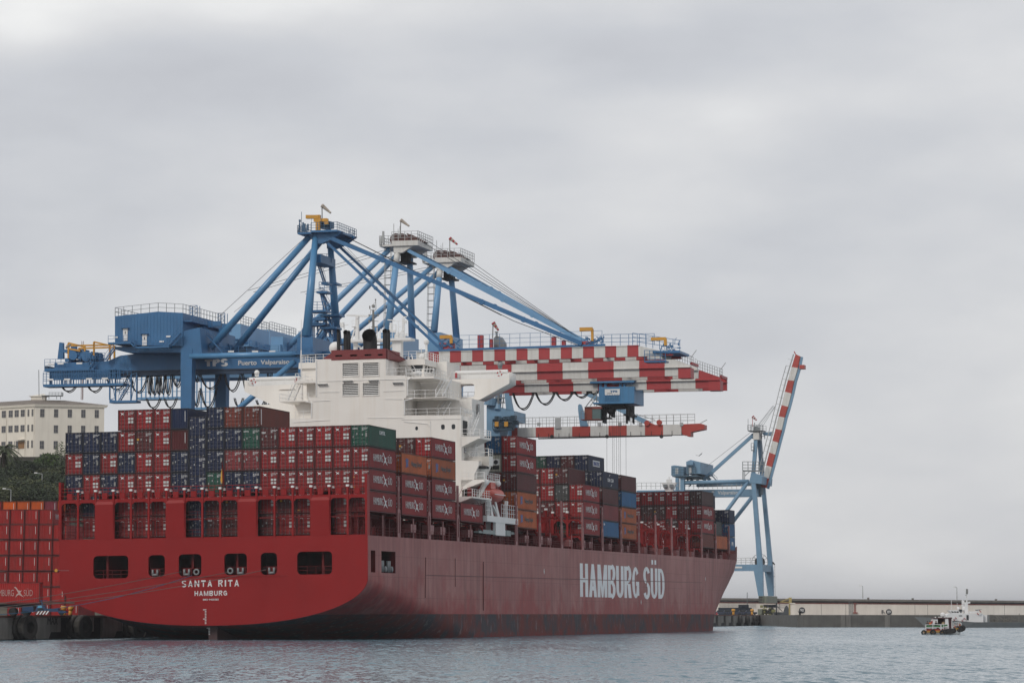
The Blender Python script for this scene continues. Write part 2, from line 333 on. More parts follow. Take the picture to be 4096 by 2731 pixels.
# ================================================================ the container ship
SHIP = empty('container_ship', MS, 'long red container ship with white superstructure, its flat red stern nearest', 'ship')
def hull_mat():
    m = bpy.data.materials.new('hull_red_paint'); m.use_nodes = True; nt = m.node_tree; bs = nt.nodes['Principled BSDF']
    tc = nt.nodes.new('ShaderNodeTexCoord'); O = tc.outputs['Object']
    sp = nt.nodes.new('ShaderNodeSeparateXYZ'); nt.links.new(O, sp.inputs[0])
    def noise(s, det=5, rough=.5, scale=(1, 1, 1)):
        mp = nt.nodes.new('ShaderNodeMapping'); mp.inputs['Scale'].default_value = scale; nt.links.new(O, mp.inputs[0])
        n = nt.nodes.new('ShaderNodeTexNoise'); n.inputs['Scale'].default_value = s; n.inputs['Detail'].default_value = det; n.inputs['Roughness'].default_value = rough
        nt.links.new(mp.outputs[0], n.inputs['Vector']); return n.outputs[0]
    blot = nramp(nt, noise(.12, 7, .6), [(.38, 0), (.62, 1)])
    c = nmix(nt, blot, (.31, .105, .100), (.38, .165, .152))
    # fresher red repaint patches low on the side
    low = nramp(nt, nmath(nt, 'ADD', nmath(nt, 'MULTIPLY', sp.outputs[2], -.085), nmath(nt, 'MULTIPLY', noise(.16, 7, .62), 1.9)), [(.34, 0), (.66, .95)])
    c = nmix(nt, low, c, (.30, .046, .044))
    stk = nramp(nt, noise(1, 7, .65, (.7, .7, .05)), [(.46, 0), (.74, .7)])
    c = nmix(nt, stk, c, (.12, .045, .045))
    # plate seams: thin brown lines
    br = nt.nodes.new('ShaderNodeTexBrick'); mp = nt.nodes.new('ShaderNodeMapping'); mp.inputs['Rotation'].default_value = (radians(90), 0, radians(90))
    cmb = nt.nodes.new('ShaderNodeCombineXYZ'); nt.links.new(sp.outputs[1], cmb.inputs[0]); nt.links.new(sp.outputs[2], cmb.inputs[1])
    nt.links.new(cmb.outputs[0], br.inputs['Vector']); br.inputs['Scale'].default_value = 1; br.inputs['Brick Width'].default_value = 11.5; br.inputs['Row Height'].default_value = 2.75
    br.inputs['Mortar Size'].default_value = .03; br.inputs['Mortar Smooth'].default_value = .3; br.offset = 0.0
    c = nmix(nt, nmath(nt, 'MULTIPLY', br.outputs['Fac'], .45), c, (.09, .03, .03))
    # boot-top: weathered grey-brown antifouling with scrapes
    edge = nmath(nt, 'ADD', sp.outputs[2], nmath(nt, 'MULTIPLY', nmath(nt, 'SUBTRACT', noise(.8, 5), .5), .12))
    boot = nmath(nt, 'LESS_THAN', edge, 3.35)
    bc = nmix(nt, nramp(nt, noise(.25, 7, .6), [(.4, 0), (.6, 1)]), (.165, .055, .05), (.075, .07, .08))
    bc = nmix(nt, nramp(nt, noise(1, 8, .72, (1.2, 1.2, .35)), [(.57, 0), (.70, .8)]), bc, (.28, .25, .25))
    bc = nmix(nt, nramp(nt, nmath(nt, 'ADD', nmath(nt, 'MULTIPLY', sp.outputs[2], -.25), noise(.6, 6)), [(.35, 0), (.6, .85)]), bc, (.20, .045, .045))
    c = nmix(nt, boot, c, bc)
    nt.links.new(c, bs.inputs['Base Color']); rg = nmix(nt, boot, (.56, .56, .56), (.85, .85, .85)); nt.links.new(rg, bs.inputs['Roughness']); sg = nmix(nt, boot, (.30, .30, .30), (.12, .12, .12)); nt.links.new(sg, bs.inputs['Specular IOR Level'])
    b = nt.nodes.new('ShaderNodeBump'); b.inputs['Strength'].default_value = .25; b.inputs['Distance'].default_value = .06
    nt.links.new(noise(.5, 3), b.inputs['Height']); nt.links.new(b.outputs[0], bs.inputs['Normal'])
    return m
M_hull = hull_mat()
def hd(L): return 13.5+.0047*L                      # deck edge height
def bD(L): return 21.4 if L < 256 else 21.4*max(0, 1-((L-256)/44)**2.0)
def bW(L): return 21.4 if L < 222 else 21.4*max(0, 1-((L-222)/66)**1.9)
def wfac(L, h):
    k = max(0, min(1, h/13.5)); f = k**.85
    return (bW(L)*(1-f)+bD(L)*f)/21.4
w1a, w1b = st('Z4', 1648, 700, 21.4).y, st('Z4', 1692, 700, 21.4).y
w2a, w2b = st('Z4', 1750, 700, 21.4).y, st('Z4', 1886, 700, 21.4).y
wz1, wz0 = st('Z4', 1800, 612, 21.4).z, st('Z4', 1800, 820, 21.4).z
Ls = sorted(set([0, w1a, w1b, w2a, w2b]+[6, 9, 15, 20, 26, 32, 38, 46, 54, 62, 70, 80, 95, 120, 160, 200, 215]+list(range(222, 300, 4))+[299]))
NU, NCV = 6, 20
def section(L):
    hc = 8-11*(L/70)**1.25 if L < 80 else -5.0; hc = max(hc, -9.5)
    hb = max(-12, 2.07-12*(L/75)**.95)
    hc = max(hc, hb+1.5)
    top = [hd(L), wz1+.8, wz1, (wz0+wz1)/2, wz0, wz0-.15]
    if L > w2b+1: k = min(1, (L-w2b-1)/15); top = [top[0]]+[top[i]*(1-k)+(hd(L)-(hd(L)-max(hc, 0))*i/6)*k for i in range(1, 6)]
    pts = [(21.4, z) for z in top]
    for j in range(NCV+1):
        a = (1-j/NCV); tau = sin(a*pi/2)**.9
        hh = hb+(hc-hb)*(1-max(0, 1-tau**2.25)**.5)
        pts.append((21.4*tau, hh))
    out = []
    for t, h in pts: out.append((t*wfac(L, h), h))
    return out
vs = []; fs = []
half = [section(L) for L in Ls]; nh = len(half[0]); n = 2*nh-1
for L, s in zip(Ls, half):
    row = [(t, L, h) for t, h in s]+[(-t, L, h) for t, h in s[-2::-1]]; vs += row
for i in range(len(Ls)-1):
    for j in range(n-1):
        mid = (Ls[i]+Ls[i+1])/2
        if 2 <= j <= 3 and (w1a < mid < w1b or w2a < mid < w2b): continue
        fs.append((i*n+j, (i+1)*n+j, (i+1)*n+j+1, i*n+j+1))
hm = MB().add(vs, fs); hull = hm.build('hull', M_hull, SHIP, smooth=False)
for p in hull.data.polygons: p.use_smooth = True
try:
    hull.data.set_sharp_from_angle(angle=radians(30))
except Exception as e: pass
# rims and backing of the two side openings, mooring deck inside, main deck
mb = MB()
for a, b in ((w1a, w1b), (w2a, w2b)):
    mb.box(20.6, 21.38, a-.1, a, wz0-.1, wz1+.1).box(20.6, 21.38, b, b+.1, wz0-.1, wz1+.1).box(20.6, 21.38, a, b, wz0-.2, wz0-.02).box(20.6, 21.38, a, b, wz1+.02, wz1+.2)
mb.build('opening_rim', M_redd, SHIP)
mb = MB(); mb.box(-20.9, 20.9, .5, 20, 7.2, 7.35).box(-20.9, 20.9, 19.8, 20, 7.35, 13.3)
for x in (-15, -9.2, -3, 3.2, 9, 15): mb.box(x-.15, x+.15, .8, 12, 7.35, 13.3)
mb.build('mooring_deck', M_redd, SHIP)
vs = []; m = 0
for L in Ls: vs += [(-bD(L)+.02, L, hd(L)-.08), (bD(L)-.02, L, hd(L)-.08)]
MB().add(vs, [(2*i, 2*i+1, 2*i+3, 2*i+2) for i in range(len(Ls)-1)]).build('main_deck', M_redd, SHIP)
# ---- transom with its six mooring openings
ol = [(21.4, 13.5), (-21.4, 13.5)]
for j in range(NCV*2+1):
    a = -1+j/NCV; s_ = 1 if a > 0 else -1; tau = abs(sin(a*pi/2))**.9; ol.append((21.4*tau*s_, 2.07+5.93*(1-max(0, 1-tau**2.25)**.5)))
WIN = [((376, 2223), (516, 2311)), ((596, 2219.5), (662, 2305)), ((717, 2216), (808, 2303)), ((899.5, 2213), (990, 2298)), ((1045, 2210), (1111, 2297)), ((1190.5, 2206), (1331, 2295))]
wins = []
for a, b in WIN:
    p = sl('S', *a, 0); q = sl('S', *b, 0); wins.append((p.x, q.x, q.z, p.z))
me = plate('transom', ol, [rrect(*w_, r=.55) for w_ in wins], .25, M_tr)
link('transom', me, SHIP, Matrix.Translation((0, -.25, 0)))
for i, w_ in enumerate(wins):           # rails and rollers in the openings
    mb = MB()
    for z in (w_[2]+.55, w_[2]+1.05): mb.bar((w_[0], .3, z), (w_[1], .3, z), .06)
    k = max(1, round((w_[1]-w_[0])/1.2))
    for j in range(k+1): x = w_[0]+(w_[1]-w_[0])*j/k; mb.bar((x, .3, w_[2]), (x, .3, w_[2]+1.05), .06)
    mb.build('opening_rail', M_redd, SHIP)
M_fair = paint('fairlead_grey', (.22, .23, .235), .5, .25)
def fairlead(x, z, y=-.05, s=1.0, M=None):
    f = MB().box(x-.95*s, x+.95*s, y+.3, y+.9, z, z+1.5*s).build('fairlead', M_redd, SHIP, M=M)
    mb = MB()
    for g in (-1, 1): mb.tube((x+g*.5*s, y+.1, z+.15), (x+g*.5*s, y+.1, z+1.35*s), .22*s, n=10)
    mb.tube((x-.6*s, y+.1, z+.2), (x+.6*s, y+.1, z+.2), .16, n=10).build('roller', M_fair, f, smooth=True)
def bowl(x, z, y=0):
    mb = MB(); n = 14; R, r = .33, .12; vs = []
    for i in range(n):
        for j in range(8): a, b = 2*pi*i/n, 2*pi*j/8; vs.append((x+(R+r*cos(b))*cos(a), y+r*sin(b), z+.55+(R+r*cos(b))*sin(a)))
    mb.add(vs, [(i*8+j, ((i+1) % n)*8+j, ((i+1) % n)*8+(j+1) % 8, i*8+(j+1) % 8) for i in range(n) for j in range(8)])
    mb.build('mooring_chock', M_fair, SHIP, smooth=True)
for u, wi in (('Z3', (1495, 1)), ('Z3', (1800, 2)), ('Z4', (390, 3)), ('Z4', (690, 4))):
    p = sl(u, wi[0], 800, 0); fairlead(p.x, wins[wi[1]][2]+.05, s=.66)
bowl(sl('Z3', 1895, 800, 0).x, wins[2][2]); bowl(sl('Z4', 292, 800, 0).x, wins[3][2])
mb = MB()
for i, du in enumerate((1775, 1838)):
    L = st('Z4', du, 700, 21.4).y
    for g in (-.35, .35): mb.tube((21.1, L+g, wz0+.1), (21.1, L+g, wz0+1.6), .2, n=10)
for du in (1810, 1870):
    L = st('Z4', du, 700, 21.4).y; mb.ball((21.1, L, wz0+.5), .42, sq=(.5, 1, 1))
mb.build('side_roller', M_fair, SHIP, smooth=True)
MB().bar((sl('Z3', 1335, 866, 0).x, -.29, sl('Z3', 1335, 866, 0).z), (sl('Z4', 845, 845, 0).x, -.29, sl('Z4', 845, 845, 0).z), .08, .12).build('rubbing_bar', M_tr, SHIP)
# ---- names
def aft_text(s, c, x0, x1, yt, yb, L, off, bold=.0, mat=None, name='lettering', parent=None, sp=1.0):
    a = sl(c, x0, yb, L); b = sl(c, x1, yt, L); zz = (sl(c, x0, yb, L).z+sl(c, x1, yb, L).z)/2; zt = (sl(c, x0, yt, L).z+sl(c, x1, yt, L).z)/2
    return text(s, b.x-a.x, zt-zz, parent or SHIP, face_aft(a.x, L-off, zz), mat, bold, name, sp=sp)
def block_aft(s_, x0, x1, yt, yb, name, **k):
    p, q = sl('S', x0, yb, 0), sl('S', x1, yb, 0); zt = (sl('S', x0, yt, 0).z+sl('S', x1, yt, 0).z)/2; zb_ = (p.z+q.z)/2
    me = block_me(s_, q.x-p.x, zt-zb_, **k); me.name = name; link(name, me, SHIP, face_aft(p.x, -.255, zb_))
block_aft('SANTA RITA', 730, 958.5, 2319, 2345, 'ship_name', gap=.42, stem=.24, bar=.2); block_aft('HAMBURG', 781, 911, 2361.5, 2381, 'home_port', gap=.3, stem=.24, bar=.2)
aft_text('IMO 9425382', 'S', 815, 878, 2393, 2400, 0, .26, .02, name='registration_number')
mb = MB()
for k in range(17): z = 4.1-.2*k; mb.box(-.9+(.0 if k % 6 else -.25), -.7, -.3 if z > 2.1 else 1.05, -.26 if z > 2.1 else 1.1, z, z+.1)
mb.build('draught_marks', M_lett, SHIP)
MB().hexa([(-.9, 1.1, -8), (.3, 1.1, -8), (.3, 9, -8), (-.9, 9, -8)], [(-.9, 1.1, 2.2), (.3, 1.1, 2.2), (.3, 9, 2.2), (-.9, 9, 2.2)]).build('rudder', paint('antifouling_paint', (.07, .03, .03), .6, .3), SHIP)
a = st('B2', 576, 1138, 21.4); b = st('B2', 1460, 1150, 21.4); top = st('B2', 576, 787, 21.4); lim = (top.z-a.z)
me = block_me('HAMBURG S\u00dcD', b.y-a.y, lim, stem=.36, bar=.13, gap=.10, spc=.4); me.materials[0] = M_hlet; me.name = 'company_name'
link('company_name', me, SHIP, face_stb(21.405, a.y, a.z))
mb = MB()
for c, u, v0, v1 in (('B2', 198, 845, 905), ('B2', 1885, 930, 975), ('B2', 1212, 1170, 1222)):
    p = st(c, u, v0, 21.4); q = st(c, u, v1, 21.4)
    mb.box(21.41, 21.44, p.y-.12, p.y+.12, q.z+.5, p.z).prism([(21.41, p.y-.35, q.z+.6), (21.41, p.y+.35, q.z+.6), (21.41, p.y, q.z)], (.03, 0, 0))
mb.build('load_arrow', M_lett, SHIP)
# rubbing strakes and weld doublers on the side
mb = MB()
pa_, pb_ = st('S', 1702, 2299, 21.4), st('S', 2850, 2331, 21.4)
M_str = paint('strake_rusty', (.15, .045, .045), .6, .3, .4)
MB().bar((21.41, pa_.y, pa_.z), (21.41, 222, pb_.z), .05, .10).build('side_strake', M_str, SHIP)
for x0, y0, x1, y1, th in ((1702, 2228, 1700, 2390, .16), (1820, 2232, 1820, 2345, .14), (1932, 2245, 1932, 2440, .22)):
    q0, q1 = st('S', x0, y0, 21.4), st('S', x1, y1, 21.4); MB().bar((21.41, q0.y, q0.z), (21.41, q1.y, q1.z), .05, th, up=(1, 0, 0)).build('side_strake', M_str, SHIP)
# ================================================================ containers
CW, CH, CL_ = 2.438, 2.78, 12.19
def corr(mb, p0, p1, z0, z1, nrm, n, dep=.035):   # corrugated panel between two points
    p0 = Vector(p0); p1 = Vector(p1); nrm = Vector(nrm); vs = []
    for i in range(n):
        for k, d in ((0, 0), (.3, 0), (.5, 1), (.8, 1)):
            p = p0.lerp(p1, (i+k)/n)-nrm*dep*d; vs.append((p.x, p.y, z0)); vs.append((p.x, p.y, z1))
    p = p1; vs += [(p.x, p.y, z0), (p.x, p.y, z1)]; m = len(vs)//2
    mb.add(vs, [(2*i, 2*i+2, 2*i+3, 2*i+1) for i in range(m-1)])
def body_mesh(name, L=CL_, door=True):
    mb = MB(); W = CW; Hh = CH; p = .13; mb.box(.04, W-.04, .12, L-.06, .05, .1).box(.05, W-.05, .12, L-.05, Hh-.1, Hh-.04)
    for x in (0, W-p):
        for y in (0, L-p): mb.box(x, x+p, y, y+p, 0, Hh, 1)
    for x in (0, W-.1): mb.box(x, x+.1, p, L-p, .03, .15, 1).box(x, x+.1, p, L-p, Hh-.1, Hh-.01, 1)
    for y in (.01, L-.13): mb.box(p, W-p, y, y+.12, .02, .2, 1).box(p, W-p, y, y+.12, Hh-.14, Hh-.01, 1)
    n = int(L/.28); corr(mb, (W-.03, p, 0), (W-.03, L-p, 0), .19, Hh-.13, (1, 0, 0), n); corr(mb, (.03, p, 0), (.03, L-p, 0), .19, Hh-.13, (-1, 0, 0), n)
    corr(mb, (p, L-.03, 0), (W-p, L-.03, 0), .2, Hh-.14, (0, 1, 0), 8)
    if not door: corr(mb, (p, .05, 0), (W-p, .05, 0), .2, Hh-.14, (0, -1, 0), 9, .05)
    else: mb.box(p, W-p, .14, .18, .2, Hh-.14)
    return mb.mesh(name, [M_cont, M_contf])
ME_body = body_mesh('container_body'); ME_body20 = body_mesh('short_container_body', 6.06); ME_rev = body_mesh('plain_end_container_body', door=False)
def door_mesh():
    mb = MB(); w = 1.05; z0, z1 = .2, CH-.14; mb.box(0, w, .07, .13, z0, z1)
    k = 5; s_ = (z1-z0)/k
    for i in range(k): mb.hexa([(.06, .07, z0+i*s_+.06), (w-.06, .07, z0+i*s_+.06), (w-.06, .07, z0+(i+1)*s_-.06), (.06, .07, z0+(i+1)*s_-.06)], [(.1, .035, z0+i*s_+.13), (w-.1, .035, z0+i*s_+.13), (w-.1, .035, z0+(i+1)*s_-.13), (.1, .035, z0+(i+1)*s_-.13)])
    mb.bar((.3, .0, .95), (.8, .0, 1.0), .05)
    return mb.mesh('door', M_cont)
ME_door = door_mesh()
ME_rod = MB().tube((0, -.01, .06), (0, -.01, CH-.05), .028, n=5).box(-.07, .07, -.03, .05, .12, .2).box(-.07, .07, -.03, .05, CH-.2, CH-.12).mesh('locking_rod', M_rod)
X_LOGO = [(.02, .93), (.12, 1.0), (.25, .93), (.42, .68), (.62, .62), (.80, .68), (.62, .46), (.72, .3), (1.0, .02), (.62, .2), (.5, .27), (.32, .17), (.16, 0), (.27, .28), (.45, .42), (.36, .55), (.2, .82), (.1, .88)]
def outline_me(pts, x, z, w, h, y, mat, name, flip=False):
    mb = MB(); mb.prism([(x+p[0]*w, y, z+p[1]*h) for p in pts], (0, .012, 0)); return mb.mesh(name, mat)
STAR = [(0, .86), (.25, .8), (.5, .62), (.8, .72), (1, .55), (.68, .48), (1.0, .05), (.52, .34), (.2, 0), (.36, .4), (.3, .58)]
M_star = paint('star_white', (.78, .78, .78), .5, .1)
ME_star = outline_me([(p[0], 1-p[1] if False else p[1]) for p in STAR], .34, 2.02, .55, .46, -.05, M_star, 'star_logo')
def rects(name, lst, mat, y=-.045): 
    mb = MB()
    for x0, x1, z0, z1 in lst: mb.box(x0, x1, y, y+.012, z0, z1)
    return mb.mesh(name, mat)
M_plac = paint('placard_white', (.52, .53, .52), .5, .1)
ME_plac = rects('placard', [(1.46, 1.80, 1.42, 1.72), (1.88, 2.2, 1.42, 1.72), (1.46, 1.80, .98, 1.28), (1.88, 2.2, .98, 1.28)], M_plac)
def code_lines(name, x, z, mat=M_lett, seed=1, w=.8):
    r = random.Random(seed); l = []
    for k, zz in enumerate((z, z-.14, z-.28)):
        xx = x
        while xx < x+w*(1, .9, .4)[k]:
            ww = r.uniform(.05, .16); l.append((xx, xx+ww, zz, zz+.07)); xx += ww+r.uniform(.03, .08)
    return rects(name, l, mat)
ME_code = [code_lines('code_lettering', 1.48, 2.35, seed=s) for s in range(3)]
M_sml = paint('small_label_pale', (.34, .34, .34), .6, .1)
ME_small = [rects('small_labels', l, M_sml) for l in (
    [(.25, .7, 2.3, 2.36), (.55, .68, 1.35, 1.6), (.9, 1.1, 1.75, 1.8), (2.05, 2.2, .2, .27), (1.6, 1.75, 1.5, 1.56), (1.9, 2.1, 1.6, 1.85)],
    [(.2, .6, 2.25, 2.33), (.6, .72, 1.25, 1.5), (1.0, 1.2, 1.55, 1.6), (2.0, 2.15, .22, .28), (1.55, 1.7, 1.3, 1.36)],
    [(.75, .87, 1.5, 1.75), (1.5, 1.62, 1.4, 1.6), (2.0, 2.2, 1.9, 1.96), (2.05, 2.2, .25, .32), (.3, .45, .5, .55)])]
M_lab = paint('label_grey', (.25, .25, .24), .6, .2); M_labY = paint('label_yellow', (.55, .28, .03), .6, .2)
ME_tan = rects('data_plate', [(.22, .38, 1.1, 1.38), (1.95, 2.2, 1.2, 1.75)], M_lab)
ME_yel = rects('yellow_label', [(.2, .52, 1.5, 1.75)], M_labY); ME_yel2 = rects('yellow_label', [(1.9, 2.2, .75, 1.15)], M_labY); ME_yel3 = rects('yellow_label', [(.15, .5, .3, .45), (.3, .45, 1.62, 1.76)], M_labY)
def word_me(s, x, z, w, h, mat=M_lett, bold=.02):
    me = text_me(s, w, h, bold, .02); me.transform(Matrix.Translation((x, -.04, z))); me.materials.append(mat); me.name = 'owner_lettering'; return me
WORD = {'CAI': word_me('CAI', .2, 2.1, .42, .22), 'CAPITAL': word_me('CAPITAL', .2, 2.22, .75, .18), 'tex': word_me('tex', .2, 1.95, .6, .3), 'DONG': word_me('DONG', .25, 2.2, .8, .2), 'FFF': word_me('F.F.F', .2, 2.2, .7, .2)}
def side_logo(kind):                   # lettering on the starboard side wall, x = along the box
    mb = []
    if kind == 'hs':
        a = text_me('HAMBURG', 4.3, .95, -.012, .03); b = text_me('S\u00dcD', 1.9, 1.12, -.012, .03)
        bm = bmesh.new(); a.transform(Matrix.Translation((1.85, 0, 1.0))); b.transform(Matrix.Translation((8.25, 0, 1.0)))
        bm.from_mesh(a); bm.from_mesh(b); lo = MB().prism([(6.0+p[0]*2.3, -.01, .62+p[1]*1.65) for p in X_LOGO], (0, .012, 0)).mesh('x', M_lett); bm.from_mesh(lo)
        me = bpy.data.meshes.new('side_lettering'); bm.to_mesh(me); me.materials.append(M_lett); return [me]
    if kind == 'hl':
        t = text_me('Hapag-Lloyd', 5.0, .85, .015, .03); t.transform(Matrix.Translation((4.6, 0, .95))); t.materials.append(M_hlt); t.name = 'side_lettering'
        l = MB().prism([(2.0, -.01, .8), (2.5, -.01, .8), (2.7, -.01, 1.1), (3.0, -.01, .9), (3.35, -.01, 1.0), (3.1, -.01, 1.4), (3.35, -.01, 1.75), (3.1, -.01, 2.1), (2.6, -.01, 1.95), (2.2, -.01, 2.15), (1.95, -.01, 1.7), (2.2, -.01, 1.4)], (0, .012, 0)).mesh('side_logo', M_hll)
        return [t, l]
    if kind == 'cap': t = text_me('CAPITAL', 2.6, .5, .02, .03); t.transform(Matrix.Translation((4.6, 0, 1.75)))
    if kind == 'cma':
        t = text_me('CMA CGM', 4.6, .62, .03, .02, 1.1); t.transform(Matrix.Translation((3.8, 0, 1.1))); a_ = MB().prism([(4.9, -.01, 2.0), (5.3, -.01, 2.3), (6.0, -.01, 2.45), (5.4, -.01, 2.15)], (0, .012, 0)).prism([(6.2, -.01, .35), (6.9, -.01, .5), (7.3, -.01, .8), (6.8, -.01, .65)], (0, .012, 0)).mesh('side_mark', M_lett); t.materials.append(M_lett); t.name = 'side_lettering'; return [t, a_]
    if kind == 'end':
        t = text_me('EMATEX', 4.6, .7, .05, .03); t.transform(Matrix.Translation((3.9, -.012, 1.15))); t.materials.append(M_hll); t.name = 'side_lettering'; return [t, MB().box(3.5, 8.8, -.012, .0, 1.0, 2.05).mesh('side_plate', M_lett)]
    if kind == 'pi': t = text_me('PI', 1.7, .8, .05, .03); t.transform(Matrix.Translation((2.2, 0, 1.0)))
    if kind == 'bar': return [MB().box(.5, .8, -.01, .01, .35, 2.4).mesh('side_mark', M_lett)]
    if kind == 'tag': return [MB().box(.5, 1.3, -.01, .01, 2.0, 2.35).mesh('side_mark', M_lett)]
    t.materials.append(M_lett); t.name = 'side_lettering'; return [t]
M_hlt = paint('dark_grey_lettering', (.05, .05, .055), .5, .1); M_hll = paint('blue_logo', (.02, .05, .22), .5, .1)
SIDE = {k: side_logo(k) for k in ('hs', 'hl', 'cap', 'cma', 'end', 'pi', 'bar', 'tag')}
COL = dict(R=(.27, .011, .014), B=(.008, .018, .058), M=(.10, .016, .018), G=(.012, .075, .05), O=(.45, .105, .03), C=(.22, .03, .034),
           L=(.02, .12, .27), W=(.62, .62, .52), K=(.06, .065, .065), D=(.075, .03, .03), A=(.18, .035, .022))
CN = dict(R='red container', B='navy blue container', M='maroon container', G='green container', O='orange container', C='rose red container',
          L='mid blue container', W='white refrigerated container', K='grey container', D='dark brown container', A='rusty brown container')
ORD = ['', 'first', 'second', 'third', 'fourth', 'fifth', 'sixth', 'seventh', 'eighth', 'ninth', 'tenth', 'eleventh', 'twelfth', 'thirteenth', 'fourteenth', 'fifteenth', 'sixteenth', 'seventeenth']
def container(M, kind, label, group, side=None, L=CL_, rev=False, word=None, yel=None, s=None, parts=True):
    s = random.random() if s is None else s; r = 1+random.uniform(-.18, .12)
    root = empty('shipping_container', M, label, 'container', group)
    col = tuple(c*r for c in COL[kind])+(1,)
    def pt(name, me, par=root, loc=None):
        o = bpy.data.objects.new(name, me); C.objects.link(o); o.parent = par; o.color = col
        if loc: o.location = loc
        return o
    pt('body', ME_rev if rev else (ME_body if L > 7 else ME_body20))
    if not rev and parts:
        for x in (.165, 1.223):
            d = pt('door', ME_door, loc=(x, 0, 0))
            for rx in (.3, .78): pt('locking_rod', ME_rod, d, (rx, 0, 0))
        if kind == 'R': pt('star_logo', ME_star); pt('placards', ME_plac); pt('code_lettering', ME_code[int(s*3)])
        elif kind == 'W': pass
        else:
            pt('code_lettering', ME_code[int(s*3)]); pt('small_labels', ME_small[int(s*97) % 3])
            if kind in 'BGL' or s < .4: pt('data_plate', ME_tan)
        if word: pt('owner_lettering', WORD[word])
        if yel: pt('yellow_label', (ME_yel, ME_yel2, ME_yel3)[yel-1])
        if kind == 'W':
            u = MB().box(.3, 2.14, -.03, .06, 1.15, 2.1, 0).box(.35, 1.0, -.1, -.02, .5, 1.05, 1).box(1.1, 2.1, -.1, -.02, .5, 1.05, 1).tube((1.6, -.12, 1.6), (1.6, -.02, 1.6), .34, n=14, mi=1).box(.55, .85, -.06, -.02, 1.4, 1.8, 1).mesh('refrigeration_unit', [M_wht2, M_black]); pt('refrigeration_unit', u)
    if rev: pt('end_mark', MB().box(1.95, 2.02, .02, .05, 1.0, 2.4).mesh('end_mark', M_lett))
    if side:
        for me in SIDE[side]: o = pt(me.name.split('.')[0], me); o.matrix_basis = face_stb(CW-.015, 0, 0)
    return root
TP = 2.84
def tz(k): return 13.75+TP*(k-1)
def ship_cont(bay, LL, row, tier, kind, z=None, where='', **k):
    z = tz(tier) if z is None else z
    M = MS @ Matrix.Translation(((row-9)*2.5-CW/2, LL, z))
    lab = CN[kind]+(' showing its plain end' if k.get('rev') else '')
    if k.get('side') in ('hs', 'hl', 'cap', 'cma'): lab += ' with lettered side'
    container(M, kind, f'{lab}, {where}', 'containers stacked on the ship', **k)
A = {1: '2M 3B 4R 5B', 2: '1R 2B 3R 4B 5B', 3: '3B:CAI 4R 5B', 4: '1R 2R 3R 4B:CAI 5R 6R', 5: '1R 2R 3R 4R 5M1 6R', 6: '1R 2R 3R 4R 5R 6R',
     7: '3B 4B 5M* 6B*', 9: '1M:tex 2M:FFF 3G:CAPITAL 4B 5B 6B', 10: '1M:FFF 2M1 3B 4C 5B 6A:CAI', 11: '3B 4C:CAI 5G:CAPITAL 6A', 12: '1M:DONG 2R 3R 4R 5M:tex',
     13: '1R 2M1 3R 4R 5R', 14: '1R 2R3 3R 4R 5R', 15: '3R 4R 5R', 16: '1R 2R 3R 4R 5R', 17: '2R 3R3 4R 5G:CAPITAL'}
LA0 = 1.25
def parse(bay, L, tab, where, sides={}):
    for row, s_ in tab.items():
        top = max(int(q[0]) for q in s_.split())
        for q in s_.split():
            t = int(q[0]); kd = q[1]; wd = q.split(':')[1] if ':' in q else None; rev = '*' in q
            yl = next((int(c) for c in q[2:3] if c in '123'), None)
            sd = sides.get((row, t))
            lv = ('topmost' if t == top else ORD[top-t+1]+' from top')
            ship_cont(bay, L, row, t, kd, where=f'{lv}, stack {row} from left, {where}', side=sd, rev=rev, word=wd, yel=yl)
parse('A', LA0, A, 'stern bay', {(17, 2): 'hs', (17, 3): 'hs', (17, 4): 'hs', (17, 5): 'cap', (11, 6): 'bar'})
for k, z in enumerate((28.6-2.62*5, 28.6-2.62*4, 28.6-2.62*3, 28.6-2.62*2, 28.6-2.62, 28.6)):   # stack of lower boxes
    z = (13.75, 16.4, 19.0, 21.6, 24.2, 26.8)[k]
    ship_cont('A', LA0, 8, k+1, 'B', z=z, where=f'{"topmost" if k == 5 else ORD[6-k]+" from top"}, stack 8 from left, stern bay')
BAY = lambda k: LA0+14.64*k
W_ = '{} bay from stern'
parse('B', BAY(1), {17: '2R 3R 4O', 16: '2R 3R'}, W_.format('second'), {(17, 2): 'hs', (17, 3): 'hs', (17, 4): 'hl'})
parse('C', BAY(2), {17: '2R 3R 4O 5R', 16: '2R 3R 4O 5M1', 15: '4R 5M'}, W_.format('third'), {(17, 2): 'hs', (17, 3): 'hs', (17, 4): 'hl', (17, 5): 'hs'})
parse('D', BAY(3), {17: '2R'}, 'just aft of superstructure', {(17, 2): 'hs'})
LE = 77.6
parse('E', LE, {17: '2O 3O 4M1 5R 6R', 16: '2O 3B 4R 5W 6L', 15: '2R 3R 4R 5R 6R'}, 'first forward bay', {(17, 2): 'hl', (17, 3): 'hl', (17, 5): 'hs', (17, 6): 'hs'})
BF = lambda k: LE+14.64*k
parse('H', BF(3), {17: '2R 3R 4R', 16: '2G 3R 4K 5M1', 15: '2R 3M:tex 4R 5R', 14: '3R 4R 5R'}, 'third forward bay', {(17, 2): 'hs', (17, 3): 'hs', (17, 4): 'hs'})
parse('I', BF(4), {17: '2L 3C 4M 5B', 16: '5B 6B', 15: '6M:DONG', 14: '6B', 13: '6G'}, 'fourth forward bay', {(17, 5): 'cma', (16, 6): 'end', (17, 2): 'tag'})
parse('J', BF(5), {17: '2O 3O 4L 5M', 16: '5M 4L'}, 'fifth forward bay', {(17, 2): 'hl', (17, 3): 'hl'})
